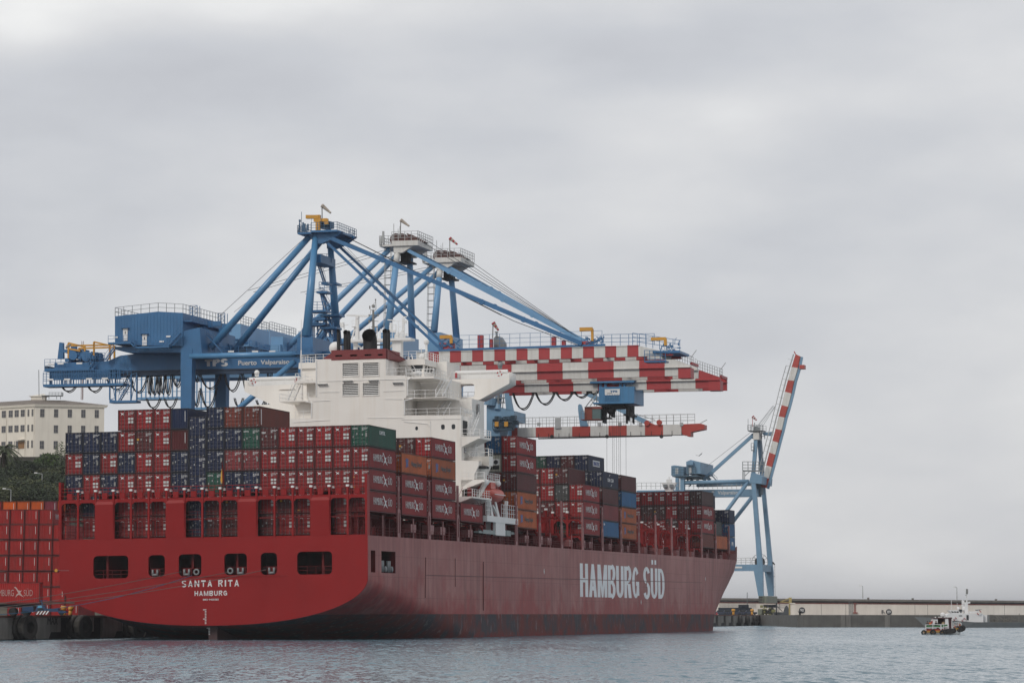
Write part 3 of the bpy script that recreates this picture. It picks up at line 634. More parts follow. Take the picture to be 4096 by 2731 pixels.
parse('O', BF(10), {17: '2A 3R 4R 5D', 16: '2R 3R 4M 5R', 15: '2R 3D 4R 5R', 14: '3R 4D1 5R', 13: '3M 4D 5R', 12: '3R 4R 5R'}, 'full bay near bow', {(17, 3): 'hs', (17, 4): 'hs'})
parse('P', BF(11), {16: '4M 5B'}, 'bay next to foremost')
ship_cont('P', BF(11), 17, 2, 'O', where='under a short grey one near the bow')
ship_cont('P', BF(11), 17, 3, 'K', where='short, above an orange one near bow', L=6.06)
for t, sd in ((2, 'pi'), (3, None), (4, 'cma')):
    M_ = dict(side=sd) if sd else {}
    ship_cont('Q', BF(12), 17, t, 'B' if t == 4 else 'L', where=f'short, {("", "", "lowest", "middle", "topmost")[t]} in foremost stack', L=6.06, **({'side': sd} if sd == 'pi' else {}))
ship_cont('Q', BF(12), 16, 4, 'B', where='short, topmost inboard of the foremost stack', L=6.06)
ship_cont('Q', BF(12), 16, 3, 'B', where='short, lower one beside the foremost outer stack', L=6.06)
# ================================================================ lashing bridges and deck fittings
def tf_(k): return -21.25+2.5*k
def transom_frame():
    open_ = [i for i in range(17) if i not in (2, 6, 10, 14)]
    zb, zt = 13.5, sl('Z1', 1150, 1190, 0).z
    zt2 = zt+.45
    holes = []
    for i in open_:
        x0, x1 = tf_(i)+.13, tf_(i+1)-.13; z0, z1 = zb+.12, zt
        c = .34; holes.append([(x0, z0), (x1, z0), (x1, z1-c), (x1-c, z1), (x0+c, z1), (x0, z1-c)])
    me = plate('transom_frame', [(-21.25, zb), (21.25, zb), (21.25, zt2), (-21.25, zt2)], holes, .2, M_tr)
    fr = link('transom_frame', me, SHIP, Matrix.Translation((0, -.24, 0)))
    for i in (2, 6, 10, 14): MB().hexa([(tf_(i)+.02, -.27, zb+.02), (tf_(i+1)-.02, -.27, zb+.02), (tf_(i+1)-.02, -.25, zb+.02), (tf_(i)+.02, -.25, zb+.02)], [(tf_(i)-.02, -.42, zt-.25), (tf_(i+1)+.02, -.42, zt-.25), (tf_(i+1)+.02, -.25, zt-.25), (tf_(i)-.02, -.25, zt-.25)]).hexa([(tf_(i)-.02, -.42, zt-.25), (tf_(i+1)+.02, -.42, zt-.25), (tf_(i+1)+.02, -.25, zt-.25), (tf_(i)-.02, -.25, zt-.25)], [(tf_(i)+.1, -.27, zt+.15), (tf_(i+1)-.1, -.27, zt+.15), (tf_(i+1)-.1, -.25, zt+.15), (tf_(i)+.1, -.25, zt+.15)]).build('frame_panel', M_tr, SHIP)
    ztop = 19.85
    for i in range(1, 18):
        if i < 17:
            p = MB().box(tf_(i)-.13, tf_(i)+.13, -.34, -.05, zb if (i not in (3, 7, 11, 15) and i not in (2, 6, 10, 14)) else zt-.2, ztop).build('frame_post', M_tr, SHIP)
            MB().box(tf_(i)-.2, tf_(i)+.18, -.4, .0, ztop, ztop+.26).build('post_cap', M_wht2, p)
            q = MB().box(tf_(i)+.26, tf_(i)+.42, .2, .6, zt, ztop-.15).build('frame_post', M_tr, SHIP)
            MB().box(tf_(i)+.2, tf_(i)+.5, .2, .6, ztop-.15, ztop+.14).build('post_cap', M_wht2, q)
    MB().box(-21.5, -21.2, -.3, .8, zb, 21.2).box(21.1, 21.4, -.3, .8, zb, 21.4).build('corner_post', M_tr, SHIP)
    mb = MB()
    for z in (zt2+.5, zt2+1.05, zt2+1.5): mb.bar((-21.2, -.1, z), (21.2, -.1, z), .07)
    for i in range(52): x = -21.2+i*42.4/51; mb.bar((x, -.1, zt2), (x, -.1, zt2+1.5), .05)
    for i in range(17): mb.box(tf_(i)+.9, tf_(i)+1.6, -.2, -.05, zt2+.05, zt2+.85)
    mb.box(-21.2, 21.2, -.1, 1.0, zt2-.2, zt2-.05)
    mb.build('walkway_rail', M_tr, SHIP)
    for i in open_:
        x0, x1 = tf_(i)+.1, tf_(i+1)-.1
        mb = MB().box(x0, x1, .1, .3, 15.9, 16.1)
        for z in (14.1, 14.6, 17.0, 16.6): mb.bar((x0, .15, z), (x1, .15, z), .055)
        mb.bar((x0+.9, .15, 13.6), (x0+.9, .15, 14.6), .04).bar((x0+1.6, .15, 15.9), (x0+1.6, .15, 17), .04).build('opening_rail', M_redd, SHIP)
    for i in (0, 16):
        mb = MB()
        for z in [13.8+.42*k for k in range(13)]: mb.bar((tf_(i)+.3, .4, z), (tf_(i)+1.9, .4, z), .06)
        for x in (.3, 1.1, 1.9): mb.bar((tf_(i)+x, .4, 13.6), (tf_(i)+x, .4, 19), .07)
        mb.build('ladder', M_redd, SHIP)
transom_frame()
M_pink = paint('chalky_faded_red_paint', (.30, .105, .105), .45, .2, .3, (.2, .06, .06))
def side_post(L, ztop=21.4, par=None):
    z0 = hd(L)
    a = MB(); w = .55; zm = z0+3.6                      # slotted post: two legs and bridges
    for g in (-1, 1):
        a.box(21.17, 21.35, L+g*.42-.16, L+g*.42+.16, z0, zm-.6)
        a.hexa([(21.17, L+g*.42-.16, zm-.6), (21.35, L+g*.42-.16, zm-.6), (21.35, L+g*.42+.16, zm-.6), (21.17, L+g*.42+.16, zm-.6)], [(21.17, L+g*.3-.28, zm+.1), (21.35, L+g*.3-.28, zm+.1), (21.35, L+g*.3+.28, zm+.1), (21.17, L+g*.3+.28, zm+.1)])
        a.box(21.17, 21.35, L+g*.26-.09, L+g*.26+.09, zm+.1, ztop)
    for z in (z0, zm-.3, zm+2.6, ztop-.5): a.box(21.19, 21.33, L-.4, L+.4, z, z+.55)
    return a.build('lashing_post', M_pink, SHIP)
def lash_bridge(L, cols, ztop=21.0, rows=(9, 17)):
    fr = MB(); x0, x1 = tf_(rows[0]-1), tf_(rows[1])
    for z in (16.2, 19.0): fr.box(x0, x1-.4, L-.45, L+.45, z-.12, z+.12).rail((x0, L-.45, z+.1), (x1-.4, L-.45, z+.1), 1.05, 1.25, .06)
    for i in range(rows[0]-1, rows[1]):
        x = tf_(i); fr.box(x-.18, x+.18, L-.5, L-.1, hd(L), ztop-.8).box(x+.3, x+.5, L+.1, L+.5, hd(L), ztop-1)
        # haunched portal tops
        for zz in (19.0, 16.2):
            fr.prism([(x+.18, L-.45, zz-.1), (x+.75, L-.45, zz-.1), (x+.18, L-.45, zz-.7)], (0, .2, 0)).prism([(x-.18+2.5, L-.45, zz-.1), (x+2.5-.75, L-.45, zz-.1), (x+2.5-.18, L-.45, zz-.7)], (0, .2, 0))
        if i % 4 == 2: fr.box(x, x+2.4, L-.3, L-.2, hd(L)+.3, 18.9)
        for g, dx in ((0, .5), (1, 1.9)): fr.bar((x+dx, L-.6, 19.2), (x+2.4-dx, L-.75, 22.0), .05)
    b = fr.build('lashing_bridge', M_lash, SHIP)
    mb = MB()
    for i in range(rows[0]-1, rows[1]): x = tf_(i); mb.box(x-.22, x+.22, L-.55, L-.05, ztop-.8, ztop-.5)
    mb.build('post_cap', M_wht2, b); return b
posts = [14.2+14.64*k for k in range(4)]+[76.6+14.64*k for k in range(13)]
for i, L in enumerate(posts):
    if L < 57.5 or L > 76: side_post(L, 21.6)
for L in posts[5:]: lash_bridge(L-.0, 0)
for L in posts[:4]: lash_bridge(L, 0, rows=(15, 17))
# hatch coaming, brackets, stanchions, deck rail, deck boxes along the starboard side
mb = MB(); mb.box(-18.4, 18.4, 14, 58, 13.5, 15.3); mb.box(-18.4, 18.4, 76, 256, 13.6, 15.4)
for k in range(1, 4): mb.box(-18.7, 18.7, 14.9+14.64*(k-1)+.8, 14.2+14.64*k-.8, 15.4, 16.2)
for k in range(12): mb.box(-18.7, 18.7, 76.6+14.64*k+.9, 76.6+14.64*(k+1)-.9, 15.5, 16.5)
mb.build('hatch_covers', paint('hatch_shaded_red', (.045, .008, .008), .7, .3, .3, spec=.15), SHIP)  # shade of the recess under the stacks put into a darker red
me = MB().prism([(18.4, 0, 15.9), (20.0, 0, 15.9), (19.0, 0, 14.6), (18.9, 0, 13.5), (18.4, 0, 13.5)], (0, .12, 0)).mesh('coaming_bracket', M_redd)
for L in [2+2.44*i for i in range(103)]:
    if not 57 < L < 76: link('coaming_bracket', me, SHIP, Matrix.Translation((0, L, 0)))
mb = MB()
L = 7.0
for k in range(17):
    L0 = posts[k] if k < 4 else posts[k]
    Lm = L0+7.3
    if 57 < Lm < 76: continue
    if k % 2: MB().box(19.6, 20.6, Lm-5.2, Lm-2.6, 14.4, 15.7).build('deck_locker', M_pink, SHIP)
    MB().box(19.4, 20.4, Lm+1.3, Lm+3.9, 14.5, 15.6).build('deck_locker', M_pink, SHIP)
    MB().box(21.08, 21.2, Lm-.13, Lm+.13, hd(Lm), 16.3).build('deck_stanchion', M_pink, SHIP)
mb.box(21.08, 21.2, 7.2, 7.45, hd(7), 16.3)
mb.build('deck_stanchion', M_pink, SHIP)
mb = MB()
for a, b in ((1, 56), (77, 256)): mb.rail((21.2, a, hd(a)), (21.2, b, hd(b)), 1.1, 1.45, .05, 3)
mb.build('deck_rail', M_redd, SHIP)
# supports under the outer stacks
for L0 in [posts[k] for k in range(4)]+[LE-1, BF(3)-1, BF(4)-1, BF(5)-1, BF(10)-1, BF(11)-1]:
    mb = MB().box(19.3, 19.5, L0+1.3, L0+12.8, 16.25, 16.45)
    for d in (1.3, 6.5, 7.6, 12.8): mb.box(19.2, 19.6, L0+d-.2, L0+d+.2, 13.5, 16.5)
    mb.box(18.7, 21.0, L0+1, L0+1.4, 16.2, 16.5).box(18.7, 21.0, L0+13, L0+13.3, 16.2, 16.5).build('stack_support', M_redd, SHIP)
mb = MB().box(19.3, 19.6, .9, 13, 16.25, 16.45)
for d in (0.9, 6.5, 12.6): mb.box(19.2, 19.7, d, d+.5, 13.5, 16.5)
mb.build('stack_support', M_redd, SHIP)
# forecastle bulwark seen past the last stack
vs = []; ks = list(range(252, 300, 3))
for L in ks: vs += [(bD(L)-.02, L, hd(L)-.1), (bD(L)*1.004, L, hd(L)+(1.2 if L < 260 else 2.9))]
for L in ks[::-1]: vs += [(-bD(L)+.02, L, hd(L)-.1), (-bD(L)*1.004, L, hd(L)+(1.2 if L < 260 else 2.9))]
MB().add(vs, [(2*i, 2*i+2, 2*i+3, 2*i+1) for i in range(len(vs)//2-1)]).build('bow_bulwark', M_redd, SHIP)
MB().box(-8, 16, 262, 264, 13.5, 18.5).box(10, 15, 264, 268, 14, 17.5).build('breakwater_plate', M_redd, SHIP)
ft, fb_ = sl('B1', 1588, 525, 289), sl('B1', 1585, 630, 289)
mb = MB().tube((ft.x, 289, 14), (ft.x, 289, ft.z), .32, .14, 8).box(ft.x-.55, ft.x+.55, 288.5, 289.5, sl('B1', 1588, 570, 289).z, sl('B1', 1588, 545, 289).z).hexa([(ft.x-.4, 288.7, fb_.z-1.2), (ft.x+.4, 288.7, fb_.z-1.2), (ft.x+.4, 289.3, fb_.z-1.2), (ft.x-.4, 289.3, fb_.z-1.2)], [(ft.x-1.7, 288.3, sl('B1', 0, 607, 289).z), (ft.x+1.7, 288.3, sl('B1', 0, 607, 289).z), (ft.x+1.7, 289.7, sl('B1', 0, 607, 289).z), (ft.x-1.7, 289.7, sl('B1', 0, 607, 289).z)]).build('foremast', M_wht2, SHIP)
for u in (1556, 1607): q_ = sl('B1', u, 598, 288.2); MB().box(q_.x-.4, q_.x+.4, 287.9, 288.4, q_.z-.35, q_.z+.35).build('mast_lamp', M_mast if 'M_mast' in globals() else M_grey, mb)
# ================================================================ superstructure
def tl(c, u, v, L=58.5): p = sl(c, u, v, L); return (p.x, p.z)
LF, LT = 58.5, 65.7
M_sh = M_white
K = Matrix.Translation
# aft block and engine casing: one plate outline run forward to the tower
H1 = tl('C3', 1330, 1130)[1]
o_cas = [tl('C2', 1385, 180), tl('C3', 10, 155), tl('C3', 10, 440), tl('C3', 350, 440), tl('C3', 375, 500), tl('C3', 375, 800), tl('C3', 325, 860), tl('C3', 325, 1135),
         (17.7, H1), (17.7, tl('C4', 215, 150)[1]), (17.7, tl('C4', 215, 460)[1]), tl('C4', 440, 470), tl('C4', 440, 520), tl('C4', 385, 640), tl('C4', 385, 700), (17.7, tl('C4', 225, 810)[1]), (17.7, 13.5), (-17.7, 13.5), (-17.7, tl('C2', 1310, 1330)[1]),
         tl('C2', 1310, 1330), tl('C2', 1310, 1030), tl('C2', 1250, 990), tl('C2', 1250, 925), tl('C2', 1385, 925)]
louv = []
for u0, u1, v0, v1 in ((880, 1010, 630, 742), (1050, 1180, 626, 740), (880, 1010, 800, 905), (1050, 1180, 796, 903)):
    a = tl('Z5', u0, v1); b = tl('Z5', u1, v0); louv.append((a[0], b[0], a[1], b[1]))
port = []
for u0, u1, v0, v1 in ((525, 575, 1326, 1397), (975, 1041, 1293, 1383), (1158, 1224, 1288, 1378)):
    a = tl('C3', u0, v1); b = tl('C3', u1, v0); port.append((a[0], b[0], a[1], b[1]))
holes = [[(l[0], l[2]), (l[1], l[2]), (l[1], l[3]), (l[0], l[3])] for l in louv]+[rrect(*p, r=.22) for p in port]
me = plate('engine_casing', o_cas, holes, .3, M_white); cas = link('engine_casing', me, SHIP, K((0, LF, 0)))
# block behind the aft plate
me = plate('aft_block', [(x*.998, z-.02) for x, z in o_cas], [], LT-LF-1.4, M_white); link('aft_block', me, SHIP, K((0, LF+1.4, 0)))
mb = MB()
o2 = [(x, z) for x, z in o_cas]
for (x0, z0), (x1, z1) in zip(o2, o2[1:]+o2[:1]): mb.add([(x0, LF+.28, z0), (x1, LF+.28, z1), (x1, LF+1.45, z1), (x0, LF+1.45, z0)], [(0, 1, 2, 3)])
mb.build('casing_edge', M_white, SHIP)
for l in louv:
    f = MB(); f.box(l[0]-.12, l[0], LF-.08, LF+.1, l[2]-.1, l[3]+.1).box(l[1], l[1]+.12, LF-.08, LF+.1, l[2]-.1, l[3]+.1).box(l[0], l[1], LF-.08, LF+.1, l[3], l[3]+.1).box(l[0], l[1], LF-.08, LF+.1, l[2]-.1, l[2])
    f = f.build('louvre_frame', M_white, cas, M=K((0, -LF, 0))); s_ = MB(); n_ = 7
    for i in range(n_):
        z = l[2]+(l[3]-l[2])*(i+.15)/n_; s_.hexa([(l[0], LF+.05, z), (l[1], LF+.05, z), (l[1], LF+.10, z), (l[0], LF+.10, z)], [(l[0], LF+.12, z+.11), (l[1], LF+.12, z+.11), (l[1], LF+.16, z+.11), (l[0], LF+.16, z+.11)])
    s_.build('louvre_blades', M_wht2, f)
    MB().box(l[0], l[1], LF+.9, LF+.95, l[2], l[3]).build('louvre_backing', M_dark, f)
for p in port:
    f = MB(); x0, x1, z0, z1 = p
    g = MB().box(x0-.02, x1+.02, LF+.12, LF+.16, z0-.02, z1+.02).build('window', M_glass, cas, M=K((0, -LF, 0)))
# rust and plate seam detail: raised sills and deck edge lines
mb = MB()
def aline(c, u0, v0, u1, v1, th=.07, L=LF, d=.05): a = tl(c, u0, v0, L); b = tl(c, u1, v1, L); mb.bar((a[0], L-d, a[1]), (b[0], L-d, b[1]), th)
aline('C3', 335, 1245, 745, 1285); aline('C3', 745, 1285, 790, 1330); aline('C3', 793, 1235, 797, 1520, .05)
for q in (('C3', -10, 515, 360, 520), ('C3', -10, 850, 300, 855), ('C3', 290, 1208, 1330, 1195), ('C3', -300, 1180, 325, 1180), ('Z5', 680, 785, 1400, 765), ('Z5', 680, 875, 850, 872), ('Z5', 1220, 868, 1395, 862), ('C2', 1320, 1000, 1666, 990), ('C2', 940, 1415, 1660, 1370)): aline(*q, .05)
aline('C2', 1400, 195, 1398, 910, .14); aline('C2', 1180, 1000, 1310, 1035, .12); aline('C2', 1308, 1035, 1305, 1325, .14); aline('C3', 395, 520, 395, 790, .12); aline('C3', 395, 520, 460, 480, .12); aline('C3', 340, 880, 340, 1130, .14); aline('C3', 340, 880, 490, 840, .14)
mb.build('pipe_and_seams', M_wht2, SHIP)
mb = MB()
for c, u, v in (('C3', 230, 575), ('Z5', 1345, 797), ('Z5', 925, 782), ('Z5', 1140, 778), ('Z5', 715, 810)): a = tl(c, u, v); mb.box(a[0]-.75, a[0]+.75, LF-.5, LF-.05, a[1]-.02, a[1]+.08).box(a[0]-.7, a[0]-.6, LF-.3, LF-.05, a[1]-.2, a[1]).box(a[0]+.6, a[0]+.7, LF-.3, LF-.05, a[1]-.2, a[1])
mb.build('strip_lamp_bracket', M_steel, SHIP)
# tower across the ship carrying the bridge
HT = sl('C3', 1300, 850, LT).z; HWT = sl('C3', 1400, 500, 71).z
mb = MB().box(-17.4, 17.4, LT, 72.6, 13.5, HT)
xr = sl('C3', 1245, 850, LT).x
mb.box(-14.6, 9.0, LT+.01, 72.5, HT, HWT-1.4)
# side steps of the tower upper part
mb.box(9.0, sl('C3', 1110, 560, LT).x, LT+.3, 72.5, HT, sl('C3', 1100, 510, LT).z)
mb.build('tower_block', M_white, SHIP)
# wings: box with a see-through opening each side
L0w, L1w = st('C3', 2165, 500, 21.4).y, st('C3', 2280, 500, 21.4).y
print('wing L', L0w, L1w, 'HT', HT, HWT, H1, xr)
ow = [tl('C3', u, v, L0w) for u, v in ((1000, 520), (1200, 510), (2150, 490), (2165, 380))]
xo = 21.4; ow[-1] = (xo-.02, ow[-1][1]); ow += [(xo, ow[-1][1]), (xo, tl('C3', 2165, 582, L0w)[1]), tl('C3', 1645, 865, L0w), tl('C3', 1000, 880, L0w)]
ow[2] = (xo-.4, ow[2][1]); ow[3] = (xo-.02, ow[3][1])
ha = tl('C3', 1215, 830, L0w); hb_ = tl('C3', 1560, 583, L0w)
for g in (1, -1):
    o_ = [(x*g, z) for x, z in ow]; hl = [(x*g, z) for x, z in rrect(ha[0], hb_[0], ha[1], hb_[1], r=.5)]
    me = plate('bridge_wing', o_, [hl], L1w-L0w, M_white); wg = link('bridge_wing', me, SHIP, K((0, L0w, 0)))
    zt = ow[1][1]; x0, x1 = ow[1][0]*g, (xo-.5)*g
    mb = MB(); mb.rail((x0, L0w+.1, zt), (x1, L0w+.1, zt), 1.15, 1.9, .06, 2); mb.build('wing_rail', M_wht2, SHIP)
    mb = MB(); mb.tube((x0, L0w+1.0, zt+1.05), (x1, L0w+1.0, zt+1.05), .32, n=10); mb.box(min(x0, x1), max(x0, x1), L1w-.3, L1w-.1, zt, zt+1.1); mb.build('wing_bulwark', M_wht2, SHIP)
    for k_ in range(8): a_, b_ = 2*pi*k_/8, 2*pi*(k_+1)/8; MB().bar((xo*g-1.5*g+.38*cos(a_), L0w-.1, zt+.65+.38*sin(a_)), (xo*g-1.5*g+.38*cos(b_), L0w-.1, zt+.65+.38*sin(b_)), .16).build('life_buoy', M_bred if k_ % 2 else M_wht2, SHIP)
    MB().box(min(x0+.2*g, x0+.5*g), max(x0+.2*g, x0+.5*g), L0w-.05, L0w+.2, zt+.2, zt+1.0).build('fire_box', M_bred, SHIP)
    s_ = MB().tube(((xo-1.7)*g, L0w+1, zt+1.1), ((xo-1.7)*g, L0w+1, zt+1.7), .05, n=6).ball(((xo-1.7)*g, L0w+1, zt+2.1), .42, 10).box((xo-1.7)*g-.3, (xo-1.7)*g+.3, L0w+.9, L0w+1.1, zt+1.5, zt+1.8); s_.build('searchlight', M_grey if g > 0 else M_wht2, SHIP)
    mb = MB().bar((ha[0]*g, L0w+.2, ha[1]+.05), (hb_[0]*g, L0w+.2, ha[1]+.05), .1); mb.rail((ha[0]*g, L1w-.2, ha[1]), (hb_[0]*g, L1w-.2, ha[1]), 1.1, 1.2, .06, 2); mb.build('opening_rail', M_wht2, SHIP)
# balcony slabs, starboard: aft edges and rails
def slab(c, u0, u1, vb, vt, L0=LF, L1=LT, name='deck_slab', side=True, rail=True, rh=1.1, xa=None, back=None):
    a = tl(c, u0, vb, L0); b = tl(c, u1, vt, L0)
    x0, x1 = (a[0] if xa is None else xa), b[0]; zb, zt = min(a[1], b[1]), max(a[1], b[1])
    o = MB().box(x0, x1, L0, L1, zb, zt).build(name, M_white, SHIP)
    if rail:
        m = MB().rail((x0, L0+.06, zt), (x1, L0+.06, zt), rh, 1.6, .055, 2)
        if side: m.rail((x1-.06 if c != 'C2' else x0+.06, L0, zt), (x1-.06 if c != 'C2' else x0+.06, L1, zt), rh, 1.4, .055, 2)
        m.build('balcony_rail', M_wht2, SHIP)
    return x0, x1, zb, zt
s1 = slab('C3', 330, 1065, 845, 812); s2 = slab('C3', 375, 855, 505, 455)
MB().rail((tl('C3', 345, 1130)[0], LF+.06, H1), (17.6, LF+.06, H1), 1.1, 1.7, .055, 2).rail((17.6, LF, H1), (17.6, LT+4, H1), 1.1, 1.4, .055, 2).build('balcony_rail', M_wht2, SHIP)
xt = tl('C3', 10, 440)[1]; MB().rail((tl('C3', 20, 440)[0], LF+.06, xt), (tl('C3', 360, 440)[0], LF+.06, xt), 1.1, 1.4, .055, 2).build('balcony_rail', M_wht2, SHIP)
# port side platforms
p1 = slab('C2', 675, 1245, 1020, 985); p2 = slab('C2', 985, 1385, 652, 590)
mb = MB(); a = tl('C2', 1100, 660); b = tl('C2', 1085, 985); mb.box(a[0]-.15, a[0]+.15, LF+.2, LF+.5, b[1], a[1])
a = tl('C2', 980, 1330); mb.box(tl('C2', 985, 1330)[0], tl('C2', 1305, 1020)[0], LF+2.2, LT, a[1], p1[2])
a2 = tl('C2', 1110, 660); mb.box(a2[0], tl('C2', 1385, 660)[0], LF+2.4, LT, p1[3], p2[2]); mb.build('port_deckhouse', M_white, SHIP)
MB().rail((tl('C2', 990, 1330)[0], LF+.1, a[1]), (tl('C2', 1300, 1330)[0], LF+.1, a[1]), 1.0, 1.4, .06, 1).build('balcony_rail', M_wht2, SHIP)
# stairs
def stair(c, u0, v0, u1, v1, L, n=10, w=1.0, side=(1, 0, 0), dl=2.0):
    a = sl(c, u0, v0, L); b = sl(c, u1, v1, L); MB().stair((a.x, L, a.z), (b.x, L+dl, b.z), w, n, side=side).build('stairway', M_wht2, SHIP)
stair('C3', 945, 800, 1050, 480, LF+1.2, 12); stair('C3', 955, 1125, 1050, 850, LT-2, 12); stair('C2', 900, 985, 1000, 620, LF+.4, 12, dl=1.4); stair('C3', 470, 440, 270, 230, LT-.8, 9)
# wheelhouse
xw = tl('C3', 675, 300, 66)[0]; zb = tl('C3', 675, 450, 66)[1]; zr = tl('C3', 685, 155, 66)[1]
zw0, zw1 = tl('C3', 560, 372, 66)[1], tl('C3', 560, 262, 66)[1]
wh = MB().box(-xw, xw, 66, 74, zb-.3, zw0).box(-xw, xw, 66, 78.5, zw1, zr-.8).hexa([(-xw-.3, 65.6, zr-.9), (xw+.3, 65.6, zr-.9), (xw+.3, 79, zr-.9), (-xw-.3, 79, zr-.9)], [(-xw-.2, 65.5, zr), (xw+.3, 65.5, zr), (xw+.3, 79.4, zr), (-xw-.3, 79.4, zr)])
wh.box(-xw+.1, xw-.6, 66.6, 73.9, zw0, zw1, 1)
for i in range(6): L = 66+1.55*i; wh.hexa([(xw-.35, L, zw0), (xw, L, zw0), (xw, L+.3, zw0), (xw-.35, L+.3, zw0)], [(xw-.35, L+.5, zw1), (xw, L+.5, zw1), (xw, L+.8, zw1), (xw-.35, L+.8, zw1)])
xa, xb = tl('C3', 447, 300, 66)[0], tl('C3', 658, 300, 66)[0]
wh.box(-xw, xa, 66.02, 66.3, zw0, zw1).box(xb, xw, 66.02, 66.3, zw0, zw1).box(-xw, xw, 74, 78.5, zb-.3, zw1)
wh.build('wheelhouse', [M_white, M_glass], SHIP)
MB().box(xa, xb, 66.15, 66.25, zw0, zw1).build('window', M_glass, SHIP)
MB().add([(xw-.15, 66.3, zw0), (xw-.15, 74, zw0), (xw-.15, 74, zw1), (xw-.15, 66.3, zw1)], [(0, 1, 2, 3)]).build('side_window', M_glass, SHIP)
mb = MB().box(xw, tl('C3', 1110, 300, 73)[0], 72, 79.4, HWT-.5, tl('C3', 1110, 210, 73)[1]); mb.build('chart_room', M_white, SHIP)
mb = MB(); zz = zr
for a, b in (((-xw, 65.6, zz), (xw+.2, 65.6, zz)), ((xw+.2, 65.6, zz), (xw+.2, 79, zz)), ((xw+.2, 78.8, zz), (tl('C3', 1110, 300, 79)[0], 78.8, zz)), ((-xw, 65.6, zz), (-xw, 79, zz))): mb.rail(a, b, 1.2, 1.2, .06, 3)
mb.build('roof_rail', M_wht2, SHIP)
mb = MB()      # odd fittings on the wheelhouse roof
for i in range(12): x = random.uniform(4, xw); L = random.uniform(67, 78); mb.bar((x, L, zz), (x+random.uniform(-.3, .3), L, zz+random.uniform(.8, 2.2)), .12)
for c, u, v in (('C3', 700, 90), ('C3', 640, 110), ('Z5', 1580, 455)): a = sl(c, u, v, 70); mb.bar((a.x, 70, zz), (a.x, 70, a.z), .3).ball((a.x, 70, a.z), .45)
mb.build('roof_fittings', M_wht2, SHIP)
s3 = (tl('C3', 375, 455)[1])
MB().rail((tl('C3', 470, 450)[0], LF+.1, s2[3]), (s2[1], LF+.1, s2[3]), 1.15, 1.0, .06, 2).ball((tl('C3', 545, 430)[0], LF+.8, s2[3]+.5), .7, sq=(1, 1, .8)).build('roof_vent', M_wht2, SHIP)
# funnel base (dark red), lattice of slots, uptakes
fa = tl('C1', 437, 1513); fb = tl('C1', 1700, 1247)
slots = []
for u0, u1, v in ((527, 695, 1410), (872, 1040, 1402), (1205, 1372, 1393), (1515, 1635, 1387)): a = tl('C1', u0, v+22); b = tl('C1', u1, v-22); slots.append([(x, z) for x, z in rrect(a[0], b[0], a[1], b[1], r=(b[1]-a[1])/2.1)])
M_fun = paint('funnel_dark_red', (.20, .022, .024), .5, .15, .15)
zfa = (fa[1]+tl('C1', 1695, 1480)[1])/2; zfb = (tl('C1', 437, 1280)[1]+fb[1])/2
me = plate('funnel_base', [(fa[0], zfa), (fb[0], zfa), (fb[0], zfb), (fa[0], zfb)], slots, .25, M_fun); fn = link('funnel_base', me, SHIP, K((0, LF-.05, 0)))
mb = MB().box(fb[0]-.2, fb[0]-.01, LF+.2, LF+7.5, zfa, zfb).box(fa[0]+.01, fa[0]+.2, LF+.2, LF+7.5, zfa, zfb).box(fa[0]+.2, fb[0]-.2, LF+.2, LF+7.3, zfb-.1, zfb-.02).prism([(fb[0], LF+.5, zfa), (fb[0]+.01, LF+7, zfa), (fb[0]+1.0, LF+7.5, zfb-1.2), (fb[0], LF+.5, zfb)], (.12, 0, 0)).prism([(fa[0], LF+.8, zfb-.2), (fa[0]-1.6, LF+.8, zfb-1.1), (fa[0], LF+.8, zfb-1.6)], (0, 5, 0))
mb.build('funnel_side', M_fun, SHIP)
MB().box(fa[0]+.3, fb[0]-.3, LF+1.2, LF+1.3, zfa, zfb-.3).build('funnel_backing', M_dark, SHIP)
def uptake(u, r, vtop, L, top_r=None, lean=0):
    a = sl('C1', u, 1260, L); zt = sl('C1', u, vtop, L).z; n = 16; vs = []; fs = []; rings = 6
    zs = zt-1.9*r; mb = MB(); mb.tube((a.x, L, zfb-.3), (a.x, L, zs), r, n=n, cap=False)
    # mitred bend opening aft
    for j in range(rings+1):
        t = j/rings*radians(62); c = Vector((a.x, L-1.25*r*(1-cos(t)), zs+1.25*r*sin(t)))
        for i in range(n): b = 2*pi*i/n; vs.append(c+Vector((r*cos(b), r*sin(b)*cos(t), r*sin(b)*sin(t))))
    for j in range(rings):
        for i in range(n): fs.append((j*n+i, (j+1)*n+i, (j+1)*n+(i+1) % n, j*n+(i+1) % n))
    mb.add(vs, fs); mb.build('exhaust_uptake', M_black, SHIP, smooth=True)
uptake(1340, 170/5.8/27.4, 800, 62.5); uptake(605, 41/5.8/27.4, 800, 60.5); uptake(778, 58/5.8/27.4, 815, 61); uptake(845, 45/5.8/27.4, 828, 63); uptake(1690, 58/5.8/27.4, 786, 61); uptake(1765, 45/5.8/27.4, 803, 63)
mb = MB()
for u0, u1 in ((640, 740), (1500, 1640)): a = sl('C1', u0, 1160, 61.5); b = sl('C1', u1, 1150, 61.5); mb.bar(a, b, .18)
mb.build('uptake_brace', M_black, SHIP)
